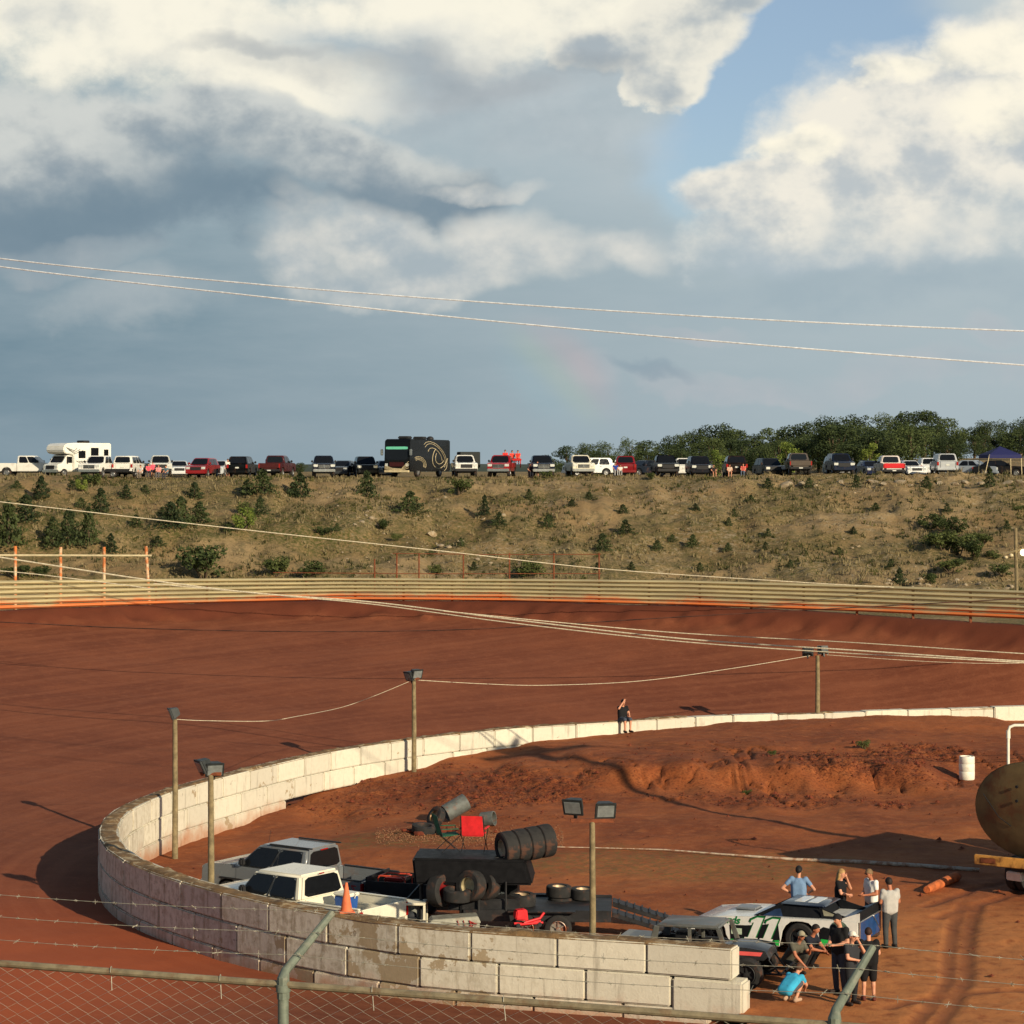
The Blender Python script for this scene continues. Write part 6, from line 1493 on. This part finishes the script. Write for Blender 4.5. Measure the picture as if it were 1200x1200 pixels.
# ---- black utility trailer with generator behind the grey pickup
t = thing('utility_trailer', 'black utility trailer with mesh sides behind the grey pickup', 'trailer', (-2.75, 65.3, -.42), R(180 - 20))
mb = MB(); mb.box(-1.0, 1.0, -.8, .8, .55, .63, bev=.015)
for s in (1, -1): mb.box(-1.0, 1.0, s * .78, s * .82, .6, 1.25, bev=.01)
mb.box(.97, 1.02, -.8, .8, .6, 1.35, bev=.01); mb.build('bed', M_black, t)
MB().box(-1.05, -1.0, -.82, .82, .55, 1.72, bev=.012).build('ramp_gate', M_black, t)
MB().tube([(-1.0, .85, 1.70), (-.1, .85, .7)], .02, 6).build('brace', M_galv, t)
for s in (1, -1): wheel(t, 0, s * .95, .34, .2, s)
MB().tube([(1, 0, .5), (1.9, 0, .45)], .05, 8).build('tongue', M_black, t)
t = thing('generator', 'small red framed generator sitting in the black utility trailer', 'generator', (-3.2, 65.4, .28), R(160))
mb = MB()
for s in (1, -1): mb.tube([(-.4, s * .25, 0), (-.4, s * .25, .55), (-.34, s * .25, .62), (.34, s * .25, .62), (.4, s * .25, .55), (.4, s * .25, 0)], .022, 8)
mb.tube([(-.38, -.25, .6), (-.38, .25, .6)], .02, 6).tube([(.38, -.25, .6), (.38, .25, .6)], .02, 6); mb.build('frame', mat('orange_red_tube', lin((206, 78, 52)), .45, var=.2), t)
MB().box(-.3, .25, -.2, .2, .03, .42, bev=.05).build('engine', M_trim, t); MB().box(-.3, .3, -.18, .18, .44, .56, bev=.05).build('fuel_tank', mat('dull_red', lin((140, 34, 28)), .5), t)
# ---- dark quad cart heaped with gear behind the white pickup's bed
t = thing('utility_cart', 'dark cart heaped with gear between the white pickup bed and the wall', 'cart', (-3.6, 63.2, -.3), R(150))
mb = MB(); mb.box(-.75, .75, -.5, .5, .35, .62, bev=.05); mb.box(-.72, .1, -.46, .46, .6, .86, bev=.07); mb.build('body', M_trim, t)
g2 = np.random.default_rng(9); mb = MB()
for k in range(9): mb.ball((g2.uniform(-.6, .5), g2.uniform(-.35, .35), g2.uniform(.72, .98)), (g2.uniform(.14, .28), g2.uniform(.12, .22), g2.uniform(.08, .16)), 10, 7)
mb.build('gear_heap', mat('dusty_dark_cloth', lin((60, 54, 48)), .95, var=.45, scale=4, bump=.6), t)
for x in (-.5, .5):
    for s in (1, -1): wheel(t, x, s * .55, .27, .2, s)
MB().box(-.78, -.755, -.15, .15, .66, .78).build('number_plate', mat('dim_plate', lin((96, 100, 100)), .5, var=.3), t)
# ---- white framed pit cart
t = thing('pit_cart', 'white topped pit cart with a black bag inside by the near wall', 'cart', (-2.66, 61.5, -.16), R(-4)); t.scale = (1.15, 1.1, 1.15)
Wf = mat('cream_frame', lin((222, 214, 188)), .5, var=.1, dirt=lin((130, 100, 74)), dirt_amt=.2)
MB().box(-.40, .40, -.28, .28, .86, .91, bev=.012).build('top_shelf', Wf, t); MB().box(-.38, .38, .22, .25, .3, .86).build('back_panel', mat('grey_panel', lin((130, 132, 124)), .6), t)
for sx in (1, -1):
    for sy in (1, -1): MB().box(sx * .38 - .025, sx * .38 + .025, sy * .26 - .025, sy * .26 + .025, .08, .86).build('leg', Wf if sx > 0 else M_black, t)
MB().box(-.38, .38, -.26, .26, .28, .32).build('bottom_shelf', M_black, t)
o = MB().box(-.30, .28, -.2, .18, 0, .26, bev=.09, seg=3).tube([(-.2, 0, .22), (-.1, 0, .36), (.08, 0, .36), (.2, 0, .22)], .025, 6).ball((.05, .05, .28), (.18, .12, .12)).build('duffel_bag', mat('black_nylon', (.02, .024, .03), .7, var=.4)); o.location = (t.location.x, 61.5, .22); tag(o, 'black duffel bag on the lower shelf of the white pit cart', 'bag')
# ---- grey steel tool box lid with red cords
t = thing('tool_box', 'wide flat grey steel tool box with red cords near the wall', 'tool box', (-1.46, 60.5, -.12), R(6))
MB().box(-.62, .62, -.3, .3, .05, .68, bev=.02).build('body', mat('tool_box_grey', lin((150, 148, 132)), .5, .2, var=.15, dirt=lin((110, 84, 62)), dirt_amt=.3), t)
MB().hexa([(-.65, -.33, .68), (.65, -.33, .68), (.65, .33, .68), (-.65, .33, .68), (-.58, -.28, .78), (.58, -.28, .84), (.58, .3, .84), (-.58, .3, .78)], bev=.015).build('lid', mat('tool_box_grey', lin((150, 148, 132)), .5), t)
mb = MB()
for k in range(3): mb.tube([(.05 + .15 * k, -.345, .76), (.1 + .15 * k, -.35, .61), (.26 + .1 * k, -.35, .54), (.42 + .06 * k, -.345, .66), (.36, -.345, .74)], .012, 6)
mb.build('cord', mat('red_cord', lin((150, 40, 34)), .6), t)
# cooler in the white bed, cone on the wall
t = thing('cooler', 'blue cooler with a white lid in the bed of the white pickup', 'cooler', (-4.25, 61.3, iz(-4.25, 61.3) + .93), R(142))
MB().hexa([(-.24, -.17, 0), (.24, -.17, 0), (.24, .17, 0), (-.24, .17, 0), (-.27, -.19, .34), (.27, -.19, .34), (.27, .19, .34), (-.27, .19, .34)], bev=.03).build('tub', mat('cooler_blue', lin((44, 84, 150)), .45, var=.1), t); MB().box(-.29, .29, -.21, .21, .345, .43, bev=.03).build('lid', M_white, t); MB().tube([(-.28, -.0, .3), (-.34, 0, .42), (-.34, 0, .46)], .015, 6).build('handle', M_white, t)
sc_ = min(_wd, key=lambda s: abs(600 + F * wall_at(s, .4)[0] / wall_at(s, .4)[1] - 411) + (0 if wall_at(s)[1] < 32 * K else 1e4)); p = wall_at(sc_, .42)
t = thing('traffic_cone', 'faded orange traffic cone standing on the near wall', 'traffic cone', (p[0], p[1], WTOP + .03), .2)
Oc = mat('faded_orange', lin((216, 112, 70)), .7, var=.15, dirt=lin((150, 110, 84)), dirt_amt=.35)
MB().lathe([(.16, .03), (.14, .05), (.03, .70), (.022, .71), (.001, .71)], 20).build('cone', Oc, t); MB().box(-.19, .19, -.19, .19, 0, .035, bev=.012).build('base', Oc, t)

# ================================================================== scrap behind, barrel, log, hose
def lying(name, label, px, py, z, axis, r, L, m, hollow=True, cat='drum', group='scrap on the infield'):
    x, y = at(px, py, z); z0 = iz(x, y); p = [(r * .86, -L / 2 + .02), (r * .86, -L / 2), (r, -L / 2), (r, L / 2), (r * .86, L / 2), (r * .86, -L / 2 + .02)] if hollow else [(.001, -L / 2), (r, -L / 2), (r, L / 2), (.001, L / 2)]
    o = MB().lathe(p, 24).build(name, m); o.rotation_euler = Vector(axis).normalized().to_track_quat('Z', 'Y').to_euler(); o.location = (x, y, z0 + r * .9); return tag(o, label, cat, group)
GreyPl = mat('grey_plastic_pipe', lin((92, 96, 92)), .6, var=.25, dirt=lin((120, 70, 46)), dirt_amt=.3)
o = lying('drain_pipe', 'grey plastic drain pipe piece tilted on the scrap heap', 534, 960, 0, (.85, .35, .45), .30, .85, GreyPl, cat='pipe'); o.location.z += .2
lying('bucket', 'dark bucket lying on the infield right of the scrap heap', 572, 966, 0, (.9, -.3, .15), .25, .45, GreyPl, cat='bucket')
tyre('muddy tyre leaning on the scrap heap beside the grey pipe', (at(511, 966, 0)[0], at(511, 966, 0)[1], iz(*at(511, 966, 0)) + .34), (-.7, -.5, .45), .36, .26, (120, 92, 60), group='scrap on the infield')
tyre('flat muddy tyre lying at the left of the scrap heap', (at(497, 972, 0)[0], at(497, 972, 0)[1], iz(*at(497, 972, 0)) + .16), (.1, -.1, 1), .42, .24, group='scrap on the infield')
o = MB(); g2 = np.random.default_rng(12)
for k in range(34): 
    c = (g2.normal(0, .8), g2.normal(0, .3), g2.uniform(0, .18)); r = g2.uniform(.05, .16); o.ball(c, (r * 1.3, r, r * .7), 7, 5)
o = o.build('dirt_heap', mat('clod_earth', lin((104, 48, 28)), .95, var=.3, scale=4, bump=.8), smooth=20); x, y = at(535, 972, 0); o.location = (x, y, iz(x, y)); tag(o, 'low heap of red clods under the scrap behind the chairs', 'dirt heap')
x, y = at(1133, 914, .3); t = thing('plastic_barrel', 'white plastic barrel standing on the red mound', 'barrel', (x, y, iz(x, y) - .02), 0)
MB().lathe([(.001, 0), (.27, 0), (.29, .03), (.295, .3), (.285, .32), (.295, .34), (.295, .58), (.285, .60), (.295, .62), (.29, .85), (.275, .88), (.25, .88), (.25, .85), (.001, .85)], 28).build('drum', M_white, t)
MB().lathe([(.05, .85), (.05, .875), (.001, .875)], 12, c=(.12, .05, 0)).build('cap', M_white, t)
a, b_ = at(1086, 1047, 0), at(1122, 1032, 0); za, zb_ = iz(*a), iz(*b_)
pts = [Vector((a[0] + (b_[0] - a[0]) * k / 8, a[1] + (b_[1] - a[1]) * k / 8, za + (zb_ - za) * k / 8 + .12)) for k in range(9)]
o = MB().tube(pts, [.10, .13, .125, .135, .13, .14, .135, .15, .13], 14).build('log', mat('clay_log', lin((178, 96, 52)), .95, var=.3, scale=4, bump=.8)); tag(o, 'clay covered orange log lying on the infield floor', 'log')
pts = []
for px, py in [(630, 992), (700, 994), (780, 998), (850, 1004), (930, 1009), (1000, 1013), (1075, 1017), (1148, 1022)]:
    x, y = at(px, py, 0); pts.append((x, y, iz(x, y) + .05))
o = MB().tube(pts, [.012, .015, .02, .028, .045, .055, .06, .06], 8).build('water_pipe', mat('dusty_white_pipe', lin((200, 184, 160)), .6, var=.15, dirt=lin((150, 96, 64)), dirt_amt=.5)); tag(o, 'long pale plastic water pipe lying across the infield', 'pipe')
# gravel strip beyond the trucks: uncountable pebbles
g2 = np.random.default_rng(5); V = []; Q = []
N_ = 2600; px = g2.uniform(440, 660, N_); py = 978 + g2.normal(0, 5, N_) + (px - 540) * .03
for i in range(N_):
    x, y = at(px[i], py[i], -.05); s = g2.uniform(.01, .03); z = 0
    V.append((x, y, s))
V = np.array(V); Z = infield_z(V[:, 0], V[:, 1]); S = V[:, 2]
oct_ = np.array([(1, 0, 0), (0, 1, 0), (-1, 0, 0), (0, -1, 0), (0, 0, .8), (0, 0, -.5)])
P_ = (np.stack([V[:, 0], V[:, 1], Z + S * .3], 1)[:, None, :] + oct_[None] * S[:, None, None] * g2.uniform(.6, 1.5, (N_, 6, 1))).reshape(-1, 3)
tr = np.array([(0, 1, 4), (1, 2, 4), (2, 3, 4), (3, 0, 4)]); Q = (np.arange(N_)[:, None, None] * 6 + tr[None]).reshape(-1, 3)
o = np_mesh('gravel', P_, Q, mat('pale_gravel', lin((136, 96, 68)), .9, var=.4, scale=20, world=True), smooth=False); tag(o, 'strip of pale gravel on the red infield behind the pickups', 'gravel', kind='stuff')
# loose clods on mound and floor
N_ = 5200; g2 = np.random.default_rng(6); x = g2.uniform(-11, 19, N_ * 6); y = g2.uniform(56, 103, N_ * 6); bk, cl = clod_mask(x, y); k = inside(x, y) & ((cl * .6 + bk * .08 + .010) > g2.uniform(0, 1, len(x))); x, y = x[k][:N_], y[k][:N_]; N_ = len(x)
Z = infield_z(x, y); S = g2.uniform(.02, .055, N_) * np.where(g2.uniform(0, 1, N_) > .93, 2.0, 1.0)
P_ = (np.stack([x, y, Z + S * .35], 1)[:, None, :] + oct_[None] * S[:, None, None] * g2.uniform(.6, 1.5, (N_, 6, 1))).reshape(-1, 3); Q = (np.arange(N_)[:, None, None] * 6 + tr[None]).reshape(-1, 3)
o = np_mesh('clods', P_, Q, mat('clod_earth', lin((104, 48, 28)), .95), smooth=False); tag(o, 'loose red clay clods strewn over the infield mound', 'clods', kind='stuff')

# ================================================================== tank truck at the right
def tank_truck():
    n = Vector((-.70, -.714, 0)); ax_ = -n                      # rear end faces n; the body runs away along ax_
    ex, ey = xz(1206, 948, 33.4 * K)[0], 33.4 * K
    t = thing('tank_truck', 'old rusty olive tank truck with its round tank end towards the track', 'tank truck', (ex, ey, 0), math.atan2(ax_.y, ax_.x))
    TM = mat('olive_rust_tank', lin((112, 92, 58)), .8, .0, var=.3, scale=1.1, dirt=lin((104, 62, 36)), dirt_amt=.45, bump=.15)
    ra, rb, cz = 1.78, 1.33, 2.46; m = 40; rows = [(-.12, .0), (-.11, .55), (-.07, .85), (0.0, .985), (.05, 1.0), (5.5, 1.0), (5.55, .97), (5.65, .6), (5.68, 0)]
    v = []; f = []
    for (x, k) in rows:
        for j in range(m): w = 2 * math.pi * j / m; v.append((x, ra * max(k, .002) * math.cos(w), cz + rb * max(k, .002) * math.sin(w)))
    for i in range(len(rows) - 1):
        for j in range(m): f.append((i * m + j, i * m + (j + 1) % m, (i + 1) * m + (j + 1) % m, (i + 1) * m + j))
    mb = MB().add(v, f)
    for x in (.04, 1.8, 3.6, 5.4):
        vv = []; ff = []
        for (dx, k) in ((0, 1.0), (0, 1.012), (.07, 1.012), (.07, 1.0)):
            for j in range(m): w = 2 * math.pi * j / m; vv.append((x + dx, ra * k * math.cos(w), cz + rb * k * math.sin(w)))
        for i in range(3):
            for j in range(m): ff.append((i * m + j, i * m + (j + 1) % m, (i + 1) * m + (j + 1) % m, (i + 1) * m + j))
        mb.add(vv, ff)
    mb.build('tank', TM, t, smooth=30)
    MB().tube([(-.13, 1.42, cz + .35), (-.15, .9, cz - .25), (-.13, .5, cz - .48)], .012, 6).build('weld_seam', M_trim, t)
    for dz_ in (.65, .25): MB().lathe([(.001, -.01), (.045, -.01), (.04, .03), (.001, .03)], 12, 'x', (-.17, .30, cz + dz_)).build('plug', M_trim, t)
    MB().tube([(.5, 1.0, cz + .95), (.5, 1.0, cz + 2.10), (.53, .97, cz + 2.22), (.62, .88, cz + 2.27), (1.3, .3, cz + 2.27)], .042, 12).tube([(.5, 1.0, cz + 1.9), (.5, 1.0, cz + 2.12)], .06, 12).build('standpipe', M_white, t)
    YL = mat('chipped_yellow', lin((206, 150, 74)), .65, var=.2, scale=3, dirt=lin((96, 56, 32)), dirt_amt=.5)
    mb = MB(); M_ = Matrix.Rotation(R(9), 4, 'Z'); mb.box(-.36, -.22, -1.35, 1.5, .86, 1.14, bev=.02, M=M_); mb.build('bumper', YL, t)
    mb = MB(); mb.box(-.375, -.355, .85, 1.3, .93, 1.08, bev=.01, M=M_); mb.build('lamp_recess', M_rust, t)
    MB().box(-.25, 6.5, -.45, .45, .75, 1.12, bev=.02).build('chassis', M_black, t)
    for x in (.9, 2.1):
        for s in (1, -1):
            for d in (0, .32): wheel(t, x, s * (.95 - d), .5, .27, s, M_trim)
    mb = MB(); mb.hexa([(5.9, -1.1, .9), (8.2, -1.0, .9), (8.2, 1.0, .9), (5.9, 1.1, .9), (5.95, -1.0, 2.6), (7.0, -.9, 2.6), (7.0, .9, 2.6), (5.95, 1.0, 2.6)], bev=.08); mb.build('cab', YL, t)
    for s in (1, -1): wheel(t, 7.4, s * .95, .5, .28, s, M_trim); MB().box(6.1, 6.9, s * 1.02, s * 1.06, 1.75, 2.4, bev=.02).build('cab_window', M_glass, t)
    MB().box(-.1, .2, .2, .7, .45, .7, bev=.03).build('rear_lamp', M_hlamp, t)
tank_truck()

# ================================================================== late model race car, number 11
def late_model():
    rx, ry = 7.50, 59.9; hd = Vector((-.905, .425, 0)); rz = math.atan2(hd.y, hd.x)
    t = thing('race_car', 'white late model race car with a green outlined number 11', 'race car', (rx, ry, 0), rz)
    W = mat('race_white', lin((226, 226, 218)), .3, var=.05, coat=.4, dirt=lin((150, 100, 70)), dirt_amt=.12); BK = mat('race_black', (.009, .010, .012), .6, var=.2, spec=.12); GN = mat('race_green', lin((20, 120, 58)), .35, var=.1, coat=.3); GB = mat('race_bright_green', lin((40, 176, 76)), .35, coat=.3); NV = mat('race_navy_roof', lin((26, 32, 46)), .3, var=.15, coat=.5); BL = mat('race_blue', lin((26, 66, 116)), .4, var=.2, coat=.3)
    w = .94; r = .39; xf = 2.35; ar = .47
    # side skins with wheel openings; origin at the rear axle, +X forward
    top = [(2.98, .38), (2.94, .56), (2.72, .72), (1.9, .82), (1.2, .855), (.2, .89), (-.8, .92), (-1.5, .93)]
    side = [(-1.5, .28), (-.52, .26)] + [(a, min(max(b, .26), .82)) for a, b in arch(0, r, ar)] + [(.52, .16), (1.82, .16)] + [(a, min(max(b, .16), .70)) for a, b in arch(xf, r * .9, ar * .9)] + [(2.86, .14), (2.98, .18)] + top
    mb = MB()
    for s in (1, -1): mb.prism(side, s * (w - .03), s * w, bev=.01)
    # hood / fender / deck skin as a lofted sheet
    sec = [(2.99, .30, .80), (2.95, .54, .86), (2.72, .715, w), (1.9, .815, w), (1.2, .85, w), (.2, .885, w), (-.8, .915, w), (-1.5, .925, w)]
    v = []; f = []
    for (x, z, ww) in sec:
        for k in range(7): y = -ww + 2 * ww * k / 6; hump = .0 if x > 2.6 else (.035 * math.sin(math.pi * k / 6) if x > 1.0 else 0); v.append((x, y, z + hump))
    nv = len(v); v += [(a, b, c - .03) for a, b, c in v]
    for i in range(len(sec) - 1):
        for k in range(6):
            q = (i * 7 + k, i * 7 + k + 1, (i + 1) * 7 + k + 1, (i + 1) * 7 + k); f.append(q); f.append(tuple(a + nv for a in q[::-1]))
    mb.add(v, f); mb.hexa([(2.94, -.86, .12), (2.99, -.78, .12), (2.99, .78, .12), (2.94, .86, .12), (2.92, -.86, .52), (2.99, -.8, .30), (2.99, .8, .30), (2.92, .86, .52)], bev=.02)
    mb.build('body', W, t, smooth=30)
    MB().box(1.35, 1.95, -.28, .28, .83, .93, bev=.05).build('hood_scoop', mat('grey_scoop', lin((120, 124, 128)), .4), t)
    # cabin: dark, roof, sail panels running back to the deck
    mb = MB(); mb.hexa([(-.55, -.80, .87), (1.25, -.80, .82), (1.25, .80, .82), (-.55, .80, .87), (-.40, -.62, 1.16), (.50, -.64, 1.17), (.50, .64, 1.17), (-.40, .62, 1.16)], bev=.05); mb.build('cockpit', BK, t)
    MB().hexa([(-.60, -.68, 1.162), (.62, -.68, 1.172), (.62, .68, 1.172), (-.60, .68, 1.162), (-.48, -.58, 1.215), (.50, -.58, 1.22), (.50, .58, 1.22), (-.48, .58, 1.215)], bev=.03).build('roof', NV, t)
    MB().box(-.30, -.05, -.40, .40, 1.215, 1.224).box(.05, .3, -.4, .4, 1.216, 1.226).build('roof_stripe', W, t)
    for s in (1, -1):
        y0, y1 = s * .62, s * .64
        mb = MB(); mb.prism([(-.45, 1.17), (-.52, .90), (-1.45, .93), (-1.0, 1.03)], *sorted((y0 + s * .12, y1 + s * .12))); mb.build('sail_panel', BK, t)
        mb = MB(); mb.prism([(-.54, 1.13), (-.58, .98), (-.98, .99)], *sorted((s * .762, s * .768))); mb.build('sail_window', mat('pale_lexan', lin((150, 146, 124)), .15), t)
        mb = MB(); mb.tube([(1.22, s * .79, .84), (.56, s * .66, 1.17)], .03, 6); mb.build('roof_post', BK, t)
        mb = MB(); mb.prism([(1.0, .88), (.66, 1.06), (.54, 1.08), (.48, .89)], *sorted((s * .79, s * .798))); mb.build('side_window', mat('blue_tinted_lexan', lin((44, 62, 92)), .1, coat=.3), t)
    MB().box(-1.52, -1.46, -.93, .93, .92, 1.14, bev=.008).build('spoiler', BK, t)
    for s in (1, -1):
        MB().prism([(-.95, .93), (-1.46, 1.12), (-1.54, 1.14), (-1.54, .91)], *sorted((s * .92, s * .935))).build('spoiler_end_plate', W, t)
    mb = MB(); mb.box(-1.535, -1.505, -.92, .92, .40, .915, bev=.01); mb.build('tail_panel', BL, t)
    MB().tube([(-1.52, -.9, .42), (-1.55, -.2, .9)], .022, 6).tube([(-1.54, -.9, .92), (-1.54, .9, .92)], .022, 6).tube([(-1.54, .92, .4), (-1.54, .92, .92)], .022, 6).build('tail_trim', M_chrome, t)
    # graphics on both flanks
    for s in (1, -1):
        ys = lambda a: tuple(sorted((s * (w + a), s * (w + a + .004))))
        MB().prism([(-1.48, .60), (-.62, .74), (-.50, .66), (-.52, .42), (-1.48, .40)], *ys(.001)).build('black_swoosh', BK, t)
        MB().prism([(1.83, .60), (1.4, .62), (.55, .72), (.50, .30), (1.15, .24), (1.35, .26), (1.80, .24)], *ys(.001)).build('black_swoosh', BK, t)
        MB().prism([(-1.48, .30), (-.54, .28), (-.56, .44), (-1.48, .38)], *ys(.002)).build('green_skirt', GB, t)
        MB().prism([(.52, .18), (1.8, .18), (1.8, .25), (.9, .27), (.52, .32)], *ys(.002)).build('green_skirt', GB, t)
        # number: leaning 1 1, white on green on black
        def one(x0, grow, dy, m, nm):
            # drawn in (u right, v up) as read from outside
            P = [(.0, .0), (.30, .0), (.30, .07), (.245, .07), (.245, .58), (.10, .58), (.0, .50), (.0, .43), (.075, .45), (.075, .07), (.0, .07)]
            c = (.15, .29); P = [((u - c[0]) * (1 + grow / .15) + c[0], (vv - c[1]) * (1 + grow / .29) + c[1]) for u, vv in P]
            P = [(u * 1.15 + (vv - .29) * .42, vv) for u, vv in P]
            pts = [((x0 - u) if s > 0 else (x0 - .75 + u + .0), (.26 + vv) * 1.0) for u, vv in P]
            MB().prism(pts, *ys(dy)).build(nm, m, t)
        for x0 in (1.33, .93):
            one(x0, .055, .003, BK, 'number_outline'); one(x0, .036, .009, GN, 'number_outline'); one(x0, .0, .015, W, 'number')
        MB().lathe([(.001, 0), (.24, 0), (.24, .004), (.001, .004)], 24, 'y', (-1.02, s * (w + .006), .68)).build('round_decal', mat('grey_green_decal', lin((90, 110, 96)), .4, var=.4, scale=12), t)
        cu = bpy.data.curves.new('txt', 'FONT'); cu.body = 'ards'; cu.size = .27; cu.shear = .3; cu.extrude = .002; cu.offset = .006
        o = bpy.data.objects.new('sponsor_lettering', cu); COL.objects.link(o); bpy.context.view_layer.update(); me = bpy.data.meshes.new_from_object(o.evaluated_get(bpy.context.evaluated_depsgraph_get())); bpy.data.objects.remove(o)
        me.materials.clear(); me.materials.append(GN); o = link(bpy.data.objects.new('sponsor_lettering', me), t)
        o.matrix_local = Matrix.Translation((2.02 if s > 0 else 1.45, s * (w + .008), .64)) @ Matrix.Rotation(math.pi if s > 0 else 0, 4, 'Z') @ Matrix.Rotation(R(90), 4, 'X')
        MB().box(1.50, 1.78, *ys(.006), .38, .53).build('pale_decal', mat('pale_green_decal', lin((186, 204, 178)), .4, var=.25, scale=18), t)
    for x in (0, xf):
        for s in (1, -1): wheel(t, x, s * .76, r if x == 0 else .345, .33, s, BK)
    mb = MB(); mb.box(-1.3, 2.7, -.6, .6, .16, .3); mb.box(-.5, .5, -.62, .62, .3, .80); mb.box(1.9, 2.7, -.58, .58, .3, .6); mb.build('underbody', M_black, t)
late_model()

# ================================================================== dark open wheeled modified
def modified():
    hd = Vector((.95, -.31, 0)); t = thing('race_car', 'dark grey modified race car with a coral stripe and exposed front wheels', 'race car', (4.45, 56.3, 0), math.atan2(hd.y, hd.x))
    G = mat('modified_grey', lin((92, 92, 86)), .45, var=.15, coat=.2, dirt=lin((130, 96, 70)), dirt_amt=.3); DG = mat('modified_dark', lin((44, 44, 46)), .35, var=.2, coat=.4); CO = mat('coral_stripe', lin((226, 92, 88)), .5, var=.08)
    # cabin with roof on pillars
    mb = MB(); mb.hexa([(-.95, -.66, 1.30), (.60, -.66, 1.30), (.60, .66, 1.30), (-.95, .66, 1.30), (-.85, -.58, 1.36), (.52, -.58, 1.375), (.52, .58, 1.375), (-.85, .58, 1.36)], bev=.035); mb.build('roof', G, t)
    for s in (1, -1):
        for pf in ([(.62, 1.32), (.80, .84), (.68, .84), (.52, 1.30)], [(-.96, 1.32), (-1.1, .84), (-.92, .84), (-.84, 1.30)], [(-.16, 1.31), (-.14, .84), (-.06, .84), (-.08, 1.31)]): MB().prism(pf, *sorted((s * .62, s * .69)), bev=.01).build('roof_post', G, t)
        mb = MB(); mb.prism([(-1.95, .30), (.45, .22), (.62, .55), (.62, .80), (.4, .86), (-1.3, .90), (-1.95, .92)], *sorted((s * .68, s * .72)), bev=.012); mb.build('door_panel', DG, t)
        mb = MB(); mb.prism([(.60, .84), (.75, .90), (1.2, .91), (1.65, .86), (1.72, .72), (1.62, .62), (.62, .66)], *sorted((s * .52, s * .56)), bev=.012); mb.build('hood_side', DG, t)
        mb = MB(); mb.prism([(.68, .82), (1.60, .82), (1.55, .73), (.72, .73)], *sorted((s * .562, s * .568))); mb.build('coral_stripe', CO, t)
    mb = MB(); sec = [(.55, .88, .62), (.9, .965, .55), (1.3, .955, .53), (1.68, .86, .50), (1.74, .72, .46)]; v = []; f = []
    for (x, z, ww) in sec:
        for k in range(7): y = -ww + 2 * ww * k / 6; v.append((x, y, z - .07 * abs(k - 3) ** 2 / 9))
    for i in range(4):
        for k in range(6): f.append((i * 7 + k, i * 7 + k + 1, (i + 1) * 7 + k + 1, (i + 1) * 7 + k))
    nv = len(v); v += [(a, b, c - .025) for a, b, c in v]; f += [tuple(a + nv for a in q[::-1]) for q in f]
    mb.add(v, f); mb.build('hood', DG, t)
    MB().hexa([(-1.95, -.70, .86), (-1.1, -.68, .88), (-1.1, .68, .88), (-1.95, .70, .86), (-1.95, -.70, .93), (-1.1, -.68, .92), (-1.1, .68, .92), (-1.95, .70, .93)], bev=.015).build('rear_deck', G, t)
    mb = MB(); mb.box(-1.0, .2, -.6, .6, .25, .62); mb.box(-.6, -.1, -.30, .25, .6, 1.12, bev=.06); mb.build('cockpit', M_black, t)
    mb = MB()
    for s in (1, -1):
        mb.tube([(-1.9, s * .5, .32), (2.0, s * .40, .30)], .028, 8); mb.tube([(.5, s * .45, .30), (.6, s * .45, .75), (1.7, s * .38, .62), (1.95, s * .36, .32)], .022, 6); mb.tube([(1.25, s * .40, .32), (1.3, s * .78, .38)], .024, 6); mb.tube([(1.55, s * .38, .45), (1.35, s * .78, .45)], .02, 6); mb.tube([(1.25, s * .45, .75), (1.3, s * .72, .36)], .035, 8)
    mb.tube([(2.0, -.42, .30), (2.0, .42, .30)], .03, 8).tube([(2.12, -.5, .42), (2.12, .5, .42)], .028, 8); mb.build('frame', M_black, t)
    mb = MB(); mb.box(.75, 1.35, -.26, .26, .3, .72, bev=.05)
    for s in (1, -1):
        for k in range(4): mb.tube([(.82 + .14 * k, s * .22, .62), (.84 + .14 * k, s * .40, .52), (.80 + .12 * k, s * .42, .36)], .028, 6)
    mb.build('engine', mat('engine_metal', lin((96, 92, 86)), .4, .6, var=.35, scale=9), t)
    MB().tube([(1.02, -.44, .3), (1.02, -.44, .68)], .03, 8).build('strut', mat('copper_strut', lin((190, 120, 70)), .4, .4), t)
    for s in (1, -1): wheel(t, 1.30, s * .88, .37, .28, s, M_trim); wheel(t, -1.35, s * .88, .42, .34, s, M_trim)
modified()
